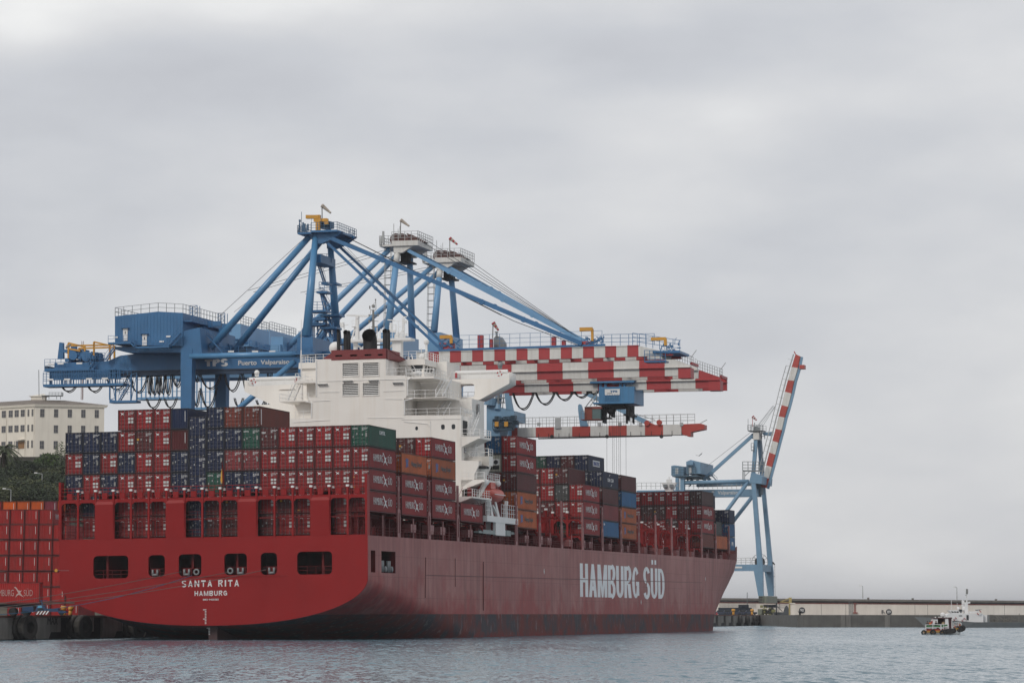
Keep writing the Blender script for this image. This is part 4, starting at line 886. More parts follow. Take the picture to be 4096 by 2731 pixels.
# radar platform and masts
def P(c, u, v, L): return sl(c, u, v, L)
za = P('C1', 1100, 1045, 70).z
mb = MB(); a = P('C1', 890, 1050, 70); b = P('C1', 2330, 1030, 70); mb.box(a.x, b.x, 68.8, 71.2, za-.35, za)
for u in (1950, 1000, 1330): c = P('C1', u, 1100, 70); mb.tube((c.x, 70, zz-.2), (c.x, 70, za-.3), .35 if u != 1950 else .45, n=10)
c = P('C1', 1950, 1100, 70); mb.box(c.x-.5, c.x+.9, 69.4, 70.6, zz-.3, za-.3)
mb.bar(P('C1', 1800, 1220, 70), P('C1', 1900, 1100, 70), .25).bar(P('C1', 1000, 1140, 70), P('C1', 1160, 1245, 70), .3).bar(P('C1', 2010, 1095, 70), P('C1', 2200, 1000, 70), .2)
mb.build('radar_platform', M_wht2, SHIP)
MB().rail((a.x, 69, za), (b.x-2, 69, za), 1.1, 1.0, .05, 2).rail((P('C1', 1900, 1000, 70).x, 69, za), (b.x-1, 69, za), 2.6, .9, .05, 3).build('platform_rail', M_wht2, SHIP)
mb = MB()
for u in (905, 1100, 1040): mb.bar(P('C1', u, 1045, 70), P('C1', 1040, 590, 70), .2)
mb.bar(P('C1', 1040, 1040, 70), P('C1', 1040, 560, 70), .5).box(P('C1', 920, 0, 70).x, P('C1', 1010, 0, 70).x, 69.5, 70.5, P('C1', 900, 745, 70).z, P('C1', 900, 735, 70).z).rail(P('C1', 920, 740, 70), P('C1', 1010, 740, 70), 1.0, .5, .05)
mb.build('radar_mast', M_wht2, SHIP)
mb = MB().box(P('C1', 1010, 0, 70).x, P('C1', 1075, 0, 70).x, 69.7, 70.3, P('C1', 0, 590, 70).z, P('C1', 0, 510, 70).z).bar(P('C1', 785, 468, 69.8), P('C1', 1305, 495, 69.8), .22, .25)
mb.build('radar_scanner', M_wht2, SHIP)
M_mast = paint('signal_mast_grey', (.22, .22, .21), .6, .2)
mb = MB().tube(P('C1', 1418, 1040, 70), P('C1', 1410, 340, 70), .24, .16, 8).box(P('C1', 1390, 0, 70).x, P('C1', 1440, 0, 70).x, 69.8, 70.2, P('C1', 0, 350, 70).z, P('C1', 0, 280, 70).z)
for p, q, r in (((1465, 90), (1475, 330), .07), ((1328, 250), (1330, 320), .14), ((1330, 300), (1465, 160), .04), ((1330, 320), (1405, 370), .07), ((1475, 330), (1420, 370), .07), ((1315, 465), (1525, 465), .12), ((1318, 450), (1318, 490), .2), ((1525, 440), (1525, 490), .16), ((1320, 620), (1400, 600), .1), ((1318, 580), (1318, 640), .2), ((1340, 440), (1355, 350), .05), ((1360, 510), (1480, 510), .08), ((1420, 600), (1530, 610), .08), ((1370, 740), (1520, 740), .14), ((1480, 380), (1520, 460), .05), ((1465, 90), (1465, 130), .16)):
    mb.bar(P('C1', *p, 70), P('C1', *q, 70), r)
mb.build('signal_mast', M_mast, SHIP)
for p, q, r in (((735, 830), (735, 680), .14), ((665, 640), (665, 700), .35), ((695, 640), (695, 740), .5), ((745, 690), (850, 680), .06), ((750, 720), (850, 680), .05), ((1200, 860), (1200, 740), .06), ((1320, 800), (1320, 735), .08), ((2110, 1000), (2110, 540), .3), ((1990, 1000), (2110, 780), .2), ((1820, 830), (1820, 640), .3), ((1745, 575), (1905, 590), .16), ((1790, 700), (1790, 840), .1), ((1940, 690), (1940, 850), .1), ((1790, 700), (1940, 690), .08), ((1800, 840), (1930, 835), .3), ((2095, 510), (2190, 505), .14), ((2165, 590), (2165, 660), .25), ((2170, 890), (2170, 950), .35), ((1500, 700), (1500, 1030), .12), ((1575, 780), (1575, 1030), .08)):
    MB().bar(P('C1', *p, 70), P('C1', *q, 70), r).build('aerial', M_wht2, SHIP)
MB().ball(P('C1', 2030, 980, 70), .9, 14).build('satellite_dome', M_wht2, SHIP, True); MB().ball(P('C1', 535, 1235, 64), 1.0, 14).build('satellite_dome', M_wht2, SHIP, True)
mb = MB().bar(P('C2', 1103, 560, 59), P('C2', 1100, 0, 59), .14).bar(P('C2', 1100, 0, 59), P('Z5', 533, 270, 59), .07); mb.build('ensign_staff', M_wht2, SHIP)
# starboard side stairs, platforms, lifeboat deck
def S3(u, v, t=17.6, c='C3'): return st(c, u, v, t)
d0, d1 = S3(1345, 1490), S3(1420, 1240); MB().box(17.66, 17.75, d0.y, d1.y, d0.z+.2, d1.z).build('side_door', M_dark, SHIP)
mb = MB()
def plat(c, u0, u1, v, th, x0=17.6, x1=20.4, La=None, Lb=None, rail=True, inner=True):
    p = st(c, u0, v, x1); q = st(c, u1, v, x1); La = p.y if La is None else La; Lb = q.y if Lb is None else Lb; z = sl(c, u0, v, La).z if False else (p.z+q.z)/2
    m = MB().box(x0, x1, La, Lb, z-th, z); 
    m.hexa([(x0, La, z-th-1.2), (x0+.02, La, z-th-1.2), (x0+.02, Lb, z-th-1.2), (x0, Lb, z-th-1.2)], [(x0, La, z-th), (x1-.3, La, z-th), (x1-.3, Lb, z-th), (x0, Lb, z-th)])
    m.build('side_platform', M_white, SHIP)
    if rail: MB().rail((x1-.05, La, z), (x1-.05, Lb, z), 1.1, 1.3, .055, 3).rail((x0, Lb, z), (x1, Lb, z), 1.1, 1.2, .055, 3).rail((x0, La, z), (x1, La, z), 1.1, 1.2, .055, 2).build('side_rail', M_wht2, SHIP)
    return La, Lb, z
q1 = plat('C4', 375, 600, 150, .35, La=LF, x1=20.6)
q2 = plat('C4', 575, 626, 408, 1.4, x1=21.4, La=None); 
zq = q2[2]; MB().box(10, 21.38, q2[0]+.0, q2[0]+.4, zq-1.6, zq).rail((14, q2[0], zq), (21.3, q2[0], zq), 1.2, 1.4, .06, 2).build('boat_deck_edge', M_white, SHIP)
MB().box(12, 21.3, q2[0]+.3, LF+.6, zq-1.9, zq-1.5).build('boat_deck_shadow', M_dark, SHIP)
q3 = plat('C4', 525, 715, 725, .35, x1=21.2, La=LF)
q4 = plat('C4', 360, 610, 945, .25, x1=21.3)
stair('C4', 350, 330, 400, 180, 0, 9) if False else None
for (c, u0, v0, u1, v1) in (('C3', 1480, 1480, 1590, 1190), ('C4', 345, 330, 395, 180), ('C4', 350, 860, 400, 740)):
    a = st(c, u0, v0, 18.6); b = st(c, u1, v1, 18.6); MB().stair(a, b, .9, 10, side=(1, 0, 0)).build('side_stairway', M_wht2, SHIP)
for c, u, v in (('C4', 270, 290), ('C4', 272, 850), ('C3', 1640, 1030)):
    a = st(c, u, v, 17.75); MB().box(17.66, 17.72, a.y-.5, a.y+.5, a.z-.8, a.z+.8).build('side_port', M_glass, SHIP)
# davits, embarkation platform, provision crane
mb = MB(); mb.bar(st('C4', 430, 930, 19.5), st('C4', 535, 745, 21.2), .55).bar(st('C4', 640, 850, 20), st('C4', 690, 765, 21.4), .5).ball(st('C4', 537, 745, 21.2), .5).ball(st('C4', 690, 765, 21.4), .5).bar(st('C4', 433, 1020, 19.5), st('C4', 433, 930, 19.5), .3)
mb.build('davit', M_wht2, SHIP)
a = st('C4', 545, 1240, 21.2); b = st('C4', 948, 1300, 21.2)
mb = MB().box(19, 21.3, a.y, b.y, b.z, b.z+.9).box(19, 21.25, st('C4', 665, 0, 21.2).y if False else a.y+5, a.y+10.5, b.z-1.9, b.z)
for du in (555, 572): p = st('C4', du, 1200, 21.0); mb.bar((21, p.y, p.z), (21, p.y, st('C4', du, 950, 21).z), .22)
mb.prism([(20.9, a.y+3.5, b.z+.9), (20.9, a.y+4.6, b.z+.9), (20.9, a.y+2.8, b.z+3.4), (20.9, a.y+2.2, b.z+3.4)], (.15, 0, 0)).prism([(20.9, a.y+7, b.z+.9), (20.9, a.y+8.3, b.z+.9), (20.9, a.y+6, b.z+3.4), (20.9, a.y+5.3, b.z+3.4)], (.15, 0, 0))
mb.build('embarkation_platform', M_wht2, SHIP)
MB().rail((21.2, a.y+8.5, b.z+.9), (21.2, b.y, b.z+.9), 1.9, 1.2, .07, 3).rail((21.2, a.y-.5, b.z+1), (21.2, a.y+2.6, b.z+1), 2.0, .8, .07, 3).build('platform_rail', M_wht2, SHIP)
MB().tube(st('C4', 790, 1250, 20.8), st('C4', 792, 1130, 20.8), .38, n=8).bar(st('C4', 790, 1160, 20.8), st('C4', 803, 995, 20.8), .45).bar(st('C4', 690, 1200, 20.8), st('C4', 620, 1050, 20.8), .35).build('provision_crane', M_wht2, SHIP)
M_gry2 = paint('locker_grey', (.26, .31, .31), .5, .15, .2)
mb = MB()
for u0, u1, v0, v1 in ((500, 665, 1378, 1440), (672, 735, 1370, 1468), (740, 800, 1372, 1468), (806, 860, 1378, 1470), (445, 490, 1385, 1430), (868, 918, 1400, 1450)):
    p = st('C4', u0, v1, 21.1); q = st('C4', u1, v0, 21.1); mb.box(20.3, 21.1, p.y, q.y, p.z+.3, q.z)
mb.build('liferaft_rack', M_gry2, SHIP)
mb = MB().box(15, 20, 59, 75, 13.6, 15.2).box(18.7, 19.2, 58, 76, 13.5, 22)
for L in (60, 64, 68, 72): mb.box(20.6, 20.9, L, L+.25, 13.6, 18)
mb.rail((21.2, 56, hd(60)), (21.2, 77, hd(70)), 1.1, 1.5, .06, 3); mb.build('side_deck_frames', M_redd, SHIP)
# ---- name board
pa = st('C3', 1330, 1130, 17.5)
text('SANTA RITA', 5.2, .55, SHIP, face_stb(17.75, pa.y+.6, pa.z+.35), M_wht2, .02, name='name_board')
# ---- lifeboat (hangs in its davits: a thing of its own)
p = st('C4', 530, 900, 20.8); q = st('C4', 750, 900, 20.8); pc = st('C4', 640, 910, 20.8)
LB = empty('lifeboat', MS @ Matrix.Translation((20.4, (p.y+q.y)/2, pc.z)), 'orange enclosed lifeboat hanging in white davits beside the superstructure', 'lifeboat')
M_lb = paint('lifeboat_orange', (.55, .075, .045), .4, .1)
mb = MB(); ln = (q.y-p.y)/2*1.0; n = 14; rings = 11; vs = []
for j in range(rings):
    s_ = -1+2*j/(rings-1); k = max(.05, (1-abs(s_)**3.2))**.6
    for i in range(n): a_ = 2*pi*i/n; z = sin(a_); vs.append((cos(a_)*1.4*k, s_*ln, (z*1.35 if z < 0 else z*1.15)*k*(.9)+(.25*s_*s_)))
mb.add(vs, [(j*n+i, (j+1)*n+i, (j+1)*n+(i+1) % n, j*n+(i+1) % n) for j in range(rings-1) for i in range(n)]+[tuple(range(n)), tuple(range((rings-1)*n, rings*n))])
mb.build('hull', M_lb, LB, smooth=True); MB().box(-.9, .9, -ln*.75, -ln*.2, .8, 1.75).build('conning_tower', M_lb, LB)
mb = MB()
for g in (-1, 1): mb.bar((g*1.36, -ln*.62, .0), (g*1.36, ln*.62, .0), .1)
mb.build('fender_strip', M_wht2, LB)
# ---- small flag aft of the containers
fl = empty('stern_flag', MS @ Matrix.Translation((sl('Z1', 1808, 1050, -.5).x, -.5, 19.9)), 'furled red and yellow flag on a staff above the transom rail', 'flag')
MB().bar((0, 0, 0), (-.12, 0, 3.6), .07).build('staff', M_redd, fl)
MB().prism([(-.1, 0, 2.9), (-.26, 0, 2.1), (-.36, 0, 1.1), (-.15, 0, .6), (-.02, 0, 1.4)], (0, .1, 0)).prism([(-.1, 0, 3.3), (-.05, 0, 1.2), (.16, 0, .2), (.12, 0, 2)], (0, .14, 0), 1).build('flag_cloth', [M_yel, M_redd], fl)
# ================================================================ quay cranes
QZ = 3.15
def arc(a, b, sag, n=10):
    a = Vector(a); b = Vector(b); return [a.lerp(b, i/n)-Vector((0, 0, sag*4*(i/n)*(1-i/n))) for i in range(n+1)]
class Crane:
    def __init__(s, near, far, label, mat):     # crop points of the near and far waterside legs
        a = inv(MQ, *px(*near), 0, -25); b = inv(MQ, *px(*far), 0, -25); s.L = (a.y+b.y)/2; s.hy = (b.y-a.y)/2
        s.M = MQ @ Matrix.Translation((-25, s.L, 0)); s.root = empty('quay_crane', s.M, label, 'crane', 'ship-to-shore cranes along the quay'); s.mat = mat
    def p(s, c, u, v, y=0): return inv(s.M, *px(c, u, v), 1, y)
    def out(s, mb, name, mat=None, smooth=False, par=None): return mb.build(name, mat or s.mat, par or s.root, smooth)
    def txt(s, body, c, u0, u1, vt, vb, y, bold=.02, mat=None):
        a = s.p(c, u0, vb, y); b = s.p(c, u1, vt, y); return text(body, b.x-a.x, abs(b.z-a.z), s.root, face_aft(a.x, y-.02, a.z), mat or M_lett, bold, 'lettering')
def tower(cr, nt, nb, cap_h, r0=.75, r1=.95, ytop=4, white=None):
    """A-frame: near leg top nt and foot nb are crop points"""
    T = cr.p(*nt, -ytop); B = cr.p(*nb, -cr.hy)
    for g in (1, -1):
        t_ = Vector((T.x, T.y*g, T.z)); b_ = Vector((B.x, B.y*g, B.z))
        o = MB().tube(b_, t_, r1, r0, 18); cr.out(o, 'tower_leg', M_tube if cr.mat is M_blue else None, smooth=True)
        if white and g == 1: MB().tube(t_.lerp(b_, white), t_, r0*1.06, r0*1.05, 18).build('leg_sleeve', M_bwht, cr.root, True)
    return T, B
def lower_legs(cr, xw, xl, zt, w=2.3, wl=1.9):
    for x, ww in ((xw, w), (xl, wl)):
        for g in (-1, 1):
            cr.out(MB().hexa([(x-ww*.35, g*cr.hy-.8, QZ+2.4), (x+ww*.35, g*cr.hy-.8, QZ+2.4), (x+ww*.35, g*cr.hy+.8, QZ+2.4), (x-ww*.35, g*cr.hy+.8, QZ+2.4)], [(x-ww/2, g*cr.hy-.9, zt), (x+ww/2, g*cr.hy-.9, zt), (x+ww/2, g*cr.hy+.9, zt), (x-ww/2, g*cr.hy+.9, zt)]), 'leg')
        cr.out(MB().box(x-.8, x+.8, -cr.hy, cr.hy, QZ+2.6, QZ+4.4), 'sill_beam')
        m = MB()
        for g in (-1, 1):
            for k in (-2, -.7, .7, 2): m.disc((x, g*cr.hy+k*1.1, QZ+.45), (1, 0, 0), .45, .4, 12)
            m.box(x-.35, x+.35, g*cr.hy-3, g*cr.hy+3, QZ+.6, QZ+1.5).box(x-.5, x+.5, g*cr.hy-1.2, g*cr.hy+1.2, QZ+1.4, QZ+2.7)
        m.build('bogie', M_grey, cr.root)
    for g in (-1, 1): cr.out(MB().box(xl, xw, g*cr.hy-.7, g*cr.hy+.7, QZ+11, QZ+13.2), 'portal_beam')
def boom(cr, top, bot, x0p, stripes, pitch, first_red, half, name='boom', tip=None, lower=.0, wd=.5, yf=None):
    """striped twin-girder boom; top/bot are pairs of crop points on the near girder face"""
    yn = -half-wd; c = top[0][0]
    Ta, Tb = cr.p(*top[0], yn), cr.p(*top[1], yn); Ba, Bb = cr.p(*bot[0], yn), cr.p(*bot[1], yn)
    def zt(x): return Ta.z+(Tb.z-Ta.z)*(x-Ta.x)/(Tb.x-Ta.x)
    def zb(x): return Ba.z+(Bb.z-Ba.z)*(x-Ba.x)/(Bb.x-Ba.x)
    xs = [cr.p(c, u, top[0][2], yn).x for u in stripes]
    for g in (-1, 1):
        mb = MB()
        for i in range(len(xs)-1):
            a, b = xs[i], xs[i+1]; mi = 0 if (i % 2 == 0) == first_red else 1
            y0, y1 = sorted((g*half, g*(half+wd)))
            ta, tb_ = zt(a), zt(b)
            if tip and i >= len(xs)-1-tip[0]:
                f = lambda x: tip[1](x, cr, yn); ta, tb_ = min(ta, f(a)), min(tb_, f(b))
            mb.hexa([(a, y0, zb(a)), (b, y0, zb(b)), (b, y1, zb(b)), (a, y1, zb(a))], [(a, y0, ta), (b, y0, tb_), (b, y1, tb_), (a, y1, ta)], mi)
            if lower: mb.box(a, b, y0-.35, y1+.35, zb(a)-.04, zb(a)+.1, mi); mb.box(a, b, y0+.1, y1-.1, zb(a)-lower, zb(a)-.05, mi)
            mb.box(a, b, y0-.12, y1+.12, ta-.02, ta+.1, mi) if ta-zb(a) > 1.5 and tb_ == zt(b) else None
        mb.build('boom_girder', [M_bred, M_bwht], cr.root)
    m = MB(); k = int((xs[-1]-xs[0])/6)
    for i in range(k+1): x = xs[0]+(xs[-1]-xs[0])*i/k; m.box(x-.2, x+.2, -half, half, zb(x)+.5, zb(x)+1.0)
    m.build('boom_crosstie', M_bred, cr.root)
    return xs, zt, zb
def sock(cr, c, base, top, end, y, striped=False):
    b, t, e = cr.p(c, *base, y), cr.p(c, *top, y), cr.p(c, *end, y); s_ = MB().tube(b, t, .09, n=6); p_ = s_.build('windsock_pole', M_mast, cr.root)
    m = MB(); n = 5
    for i in range(n): m.tube(t.lerp(e, i/n), t.lerp(e, (i+1)/n), max(.12, .36-.2*i/n), max(.12, .36-.2*(i+1)/n), 10, mi=(i % 2 if striped else 1), cap=(i in (0, n-1)))
    m.build('windsock', [M_bred, M_sock], p_, True)
M_sock = paint('windsock_cloth', (.42, .36, .30), .8, .2)
def stays(cr, segs, w=.55, h=.8, y=4.2, name='forestay', pins=(), mat=None):
    for s_ in segs:
        a, b = cr.p(*s_[0], -y), cr.p(*s_[1], -y)
        for g in (1, -1):
            A_, B_ = Vector((a.x, a.y*g, a.z)), Vector((b.x, b.y*g, b.z)); m = MB().bar(A_, B_, w*.6, h)
            for t in pins: q = A_.lerp(B_, t); m.disc(q, (0, 1, 0), h*.72, w*.9, 12)
            cr.out(m, name, mat)
# ---------------------------------------------------------------- crane A (near, all blue)
A_ = Crane(('S', 1226, 1330), ('S', 1350, 1330), 'nearest all blue quay crane with large machinery house behind the white superstructure', M_blue)
p = A_.p; hy = A_.hy
T, B = tower(A_, ('D1', 440, 640), ('S', 1226, 1345), 0, .52, .78, 4.0)
xl = p('B3', 1287, 800, -hy).x; xw = B.x; zt = B.z
lower_legs(A_, xw, xl, p('B3', 1280, 530, -hy).z, 2.4, 2.1)
zg1, zg0 = p('C6', 700, 765, -4).z, p('C6', 700, 965, -4).z      # girder top/bottom
A_.out(MB().box(xw-1.4, xw+1.4, -hy-.8, hy+.8, zt-4.6, zt-.2).box(xw-1.9, xw+1.9, -hy-1.6, -hy+2.0, zt-3.2, zt-2.9), 'tower_crossbeam')
MB().rail((xw-1.9, -hy-1.5, zt-2.9), (xw+1.9, -hy-1.5, zt-2.9), 1.1, 1, .06).rail((xw-1.4, -hy, zt-.2), (xw-1.4, hy, zt-.2), 1.1, 1.4, .06).build('crossbeam_rail', M_blue, A_.root)
a = p('C6', 270, 480, -hy); b = p('C6', 540, 700, -hy); A_.out(MB().hexa([(a.x, -hy-.8, zg1-1), (b.x, -hy-.8, zg1-1), (b.x, hy, zg1-1), (a.x, hy, zg1-1)], [(a.x, -hy-.8, a.z), (b.x-.5, -hy-.8, b.z+3.6), (b.x-.5, hy, b.z+3.6), (a.x, hy, a.z)]), 'backstay_seat')
for q0, q1, yy in ((('C6', 640, 690), ('D1', 340, 650), 1), (('C6', 850, 670), ('D1', 360, 950), -1)):
    pass
b0 = p('C6', 625, 690, -5.6); b1 = p('D1', 345, 650, -3.2)
for g in (1, -1): A_.out(MB().tube((b0.x, b0.y*g, b0.z), (b1.x, b1.y*g, b1.z), .64, .52, 18), 'backstay', M_tube, smooth=True)
# portal tube and diagonals
a, b = p('B3', 1305, 588, -hy-.6), p('B3', 2215, 571, -hy-.6)
for g in (1, -1): A_.out(MB().tube((a.x, a.y*g, a.z), (b.x, b.y*g, b.z), .49, n=16), 'portal_tube', M_tube, smooth=True)
a, b = p('B3', 2200, 630, -hy), p('B3', 1760, 1000, -hy); d = (b-a)*1.9
for g in (1, -1): A_.out(MB().tube((a.x, a.y*g, a.z), (a.x+d.x, a.y*g, a.z+d.z), .48, n=16), 'diagonal_brace', M_tube, smooth=True)
# twin girders with the tapered tail
pts = [p('C5', *q, -4) for q in ((95, 1000), (95, 965), (640, 965), (740, 875), (920, 860), (1085, 790), (1250, 770))]
xe = xw+3
prof = [(q.x, q.z) for q in pts]+[(xe, zg1), (xe, zg0), (p('C5', 940, 1035, -4).x, p('C5', 940, 1035, -4).z), (p('C5', 400, 1025, -4).x, p('C5', 400, 1025, -4).z)]
for g in (-1, 1):
    A_.out(MB().prism([(x, -4 if g < 0 else 3.1, z) for x, z in prof], (0, .9, 0)), 'main_girder')
mb = MB(); xx = p('C5', 300, 1030, -4).x
mb.box(xx, xe, -4.6, -3.4, zg0-.25, zg0-.02).box(xx, xe, 3.4, 4.6, zg0-.25, zg0-.02).box(xx, xe, -4.4, -4.1, zg0-.9, zg0-.3)
for i in range(12): x = pts[0].x+i*(xe-pts[0].x)/11; mb.box(x-.3, x+.3, -3.4, 3.4, zg0+.3, zg0+1.2)
mb.build('trolley_rail_beam', paint('crane_dark_blue_paint', (.012, .04, .09), .5, .2), A_.root)
ta_, tb_ = A_.p('C6', 552, 932, -4.05), A_.p('C6', 856, 835, -4.05); me = block_me('TPS', tb_.x-ta_.x, tb_.z-ta_.z, stem=.42, bar=.25, gap=.08); me.name = 'lettering'; link('lettering', me, A_.root, face_aft(ta_.x, -4.06, ta_.z))
A_.txt('Puerto', 'C6', 990, 1232, 848, 918, -4.05, .02); A_.txt('Valparaiso', 'C6', 1282, 1660, 840, 925, -4.05, .02)
# machinery house with gable
yh0, yh1 = -9.5, p('C6', 285, 240, 0).y+11
g0 = [p('B3', *q, yh0) for q in ((662, 245), (1030, 205), (1242, 216), (1242, 500), (662, 490))]
ms = MB().prism([(q.x, yh0, q.z) for q in g0], (0, yh1-yh0, 0)); A_.out(ms, 'machinery_house')
rm = MB(); n = int((g0[2].x-g0[0].x)/.6)
for i in range(n): x = g0[0].x+.3+i*.6; k = (x-g0[0].x)/(g0[1].x-g0[0].x) if x < g0[1].x else 1-(x-g0[1].x)/(g0[2].x-g0[1].x)*.35; rm.box(x, x+.28, yh0-.04, yh0+.01, g0[4].z, g0[0].z+(g0[1].z-g0[0].z)*k-.12)
A_.out(rm, 'cladding_ribs')
u0 = [p('B3', *q, yh0+.6) for q in ((664, 505), (1235, 505), (1235, 555), (765, 555), (664, 530))]
A_.out(MB().prism([(q.x, yh0+.6, q.z) for q in u0], (0, yh1-yh0-1.2, 0)), 'house_underframe')
mb = MB()
top3 = [Vector((q.x, yh0+.1, q.z)) for q in g0[:3]]
for a, b in zip(top3, top3[1:]): mb.rail(a, b, 1.5, 1.5, .075, 2)
mb.rail(top3[2], top3[2]+Vector((0, yh1-yh0, 0)), 1.5, 1.5, .075, 2).rail(top3[0], top3[0]+Vector((0, yh1-yh0, 0)), 1.5, 1.5, .075, 2); mb.build('roof_rail', M_grey, A_.root)
for u0_, u1_, vt, vb in ((733, 772, 350, 456), (897, 937, 400, 497)):
    a, b = p('B3', u0_, vb, yh0), p('B3', u1_, vt, yh0); d = MB().box(a.x, b.x, yh0-.12, yh0-.03, a.z, b.z).build('door', M_wht2, A_.root)
    MB().box(a.x+.35, b.x-.35, yh0-.15, yh0-.12, a.z+(b.z-a.z)*.55, b.z-.45).build('door_window', M_dark, d); MB().box(a.x-.3, b.x+.3, yh0-.5, yh0-.02, b.z+.05, b.z+.15).build('door_hood', M_blue, d)
mb = MB()
for (ua, va), (ub, vb) in (((605, 470), (800, 472)), ((830, 505), (1130, 505))): a, b = p('B3', ua, va, yh0-1), p('B3', ub, vb, yh0-1); mb.box(a.x, b.x, yh0-1.1, yh0, a.z-.3, a.z).rail((a.x, yh0-1.05, a.z), (b.x, yh0-1.05, a.z), 1.15, 1.4, .06)
a, b = p('B3', 1120, 500, yh0-1), p('B3', 1230, 385, yh0-1); mb.stair(a, b, 1, 12, side=(0, 1, 0)); a, b = p('B3', 800, 475, yh0-1), p('B3', 835, 505, yh0-1); mb.stair(a, b, 1, 4, side=(0, 1, 0))
A_.out(mb, 'house_walkway')
mb = MB()
for u, v in ((1120, 418), (1062, 461), (668, 425)): a = p('B3', u, v, yh0-.1); mb.box(a.x-.4, a.x+.4, yh0-.15, yh0-.06, a.z-.13, a.z+.13)
for u, v in ((130, 658), (212, 653), (372, 650), (268, 787), (125, 789), (455, 783), (590, 779)): a = p('B3', u, v, -4.8); mb.box(a.x-.55, a.x+.55, -5.6, -5.5, a.z-.14, a.z+.14)
for u in (890, 1205, 1430): a = p('C6', u, 735, -5); mb.box(a.x-.55, a.x+.55, -4.85, -4.8, a.z-.14, a.z+.14)
mb.build('sign_plates', M_wht2, A_.root)
# side wall details of the house: ducts, lattice towers on the roof
mb = MB(); xs_ = g0[2].x
for L in (-4, 8, 12): mb.box(xs_, xs_+1.3, L, L+2.2, g0[2].z-6, g0[2].z-3.4)
for L in (-2, 12):
    for dx in (0, 1.3):
        for dy in (0, 1.3): mb.bar((xs_-1.5+dx, L+dy, g0[2].z), (xs_-1.5+dx, L+dy, g0[2].z+2), .1)
    for z in (0, .7, 1.4, 2): mb.bar((xs_-1.5, L, g0[2].z+z), (xs_-.2, L, g0[2].z+z), .07).bar((xs_-1.5, L, g0[2].z+z), (xs_-.2, L, g0[2].z+min(2, z+.7)), .07)
for z in (g0[3].z+1, g0[3].z+4.2): mb.box(xs_, xs_+1.4, -9, yh1, z, z+.2).rail((xs_+1.4, -9, z), (xs_+1.4, yh1, z), 1.1, 1.3, .06)
for i in range(26): x = xs_+random.uniform(.2, 3.5); L = random.uniform(-7, yh1); z = random.uniform(zg1, g0[3].z+4); mb.box(x, x+random.uniform(.5, 1.6), L, L+random.uniform(.4, 2), z, z+random.uniform(.3, 1.5))
A_.out(mb, 'house_side_fittings')
z = zg1; mb = MB().box(b0.x-1, xw-2, -4.75, -4.05, z-.02, z+.08).rail((b0.x-1, -4.7, z), (xw-2, -4.7, z), 1.1, 1.4, .06); mb.stair(p('C6', 800, 755, -6), p('C6', 590, 520, -6), 1, 14, side=(0, 1, 0)); A_.out(mb, 'girder_walkway')
# tail machinery and yellow service gantry
mb = MB()
for c in (((300, 620), (345, 625), (350, 830), (275, 835)), ((450, 670), (515, 672), (520, 820), (440, 790))):
    q = [p('C5', u, v, -1) for u, v in c]; mb.prism([(a.x, -1.5, a.z) for a in q], (0, .7, 0))
for i in range(34):
    u = random.uniform(290, 720); v = random.uniform(745, 860) if u > 560 else random.uniform(720, 860); a = p('C5', u, v, -2); s_ = random.uniform(.3, 1.0); mb.box(a.x, a.x+s_*1.3, -3+random.uniform(-.5, 3), 1, a.z-s_*.6, a.z+.2)
mb.disc(p('C5', 640, 800, -3), (0, 1, 0), .9, .5).disc(p('C5', 470, 790, -3), (0, 1, 0), .8, .5).disc(p('C5', 560, 760, -2), (0, 1, 0), .7, 1.5)
a = p('C5', 95, 960, -5); b = p('C5', 740, 960, -5); mb.box(a.x, b.x, -5.2, 5, a.z-.4, a.z); mb.rail((a.x, -5.1, a.z), (p('C5', 380, 0+960, -5).x, -5.1, a.z), 1.6, 1.0, .07, 3)
a = p('C5', 245, 860, -3.5); b = p('C5', 700, 960, -3.5); mb.box(a.x, b.x, -4.3, -3.8, b.z, a.z-.4)
mb.rail(p('C5', 560, 860, -5), p('C5', 880, 860, -5), 1.4, 1.0, .07, 3).stair(p('C5', 890, 860, -5), p('C5', 1010, 690, -5), 1, 10, side=(0, 1, 0)).stair(p('C5', 680, 960, -5), p('C5', 745, 870, -5), 1, 6, side=(0, 1, 0))
A_.out(mb, 'tail_machinery')
mb = MB()
def yb(q0, q1, y0=-3, y1=-3, w=.28): mb.bar(p('C5', *q0, y0), p('C5', *q1, y1), w)
for y_, du, dv in ((-3, 0, 0),):
    for q0, q1 in (((405, 625), (405, 825)), ((405, 625), (625, 680)), ((620, 680), (620, 790)), ((380, 662), (1000, 652)), ((535, 697), (1015, 682)), ((738, 612), (738, 800)), ((738, 612), (945, 660)), ((945, 660), (945, 845)), ((1005, 660), (1005, 830)), ((405, 700), (560, 728))): yb(q0, q1)
mb.build('service_gantry', M_yel, A_.root)
mb = MB().tube(p('C5', 370, 690, -3), p('C5', 440, 650, -3), .2).build('gantry_hook', M_grey, A_.root)
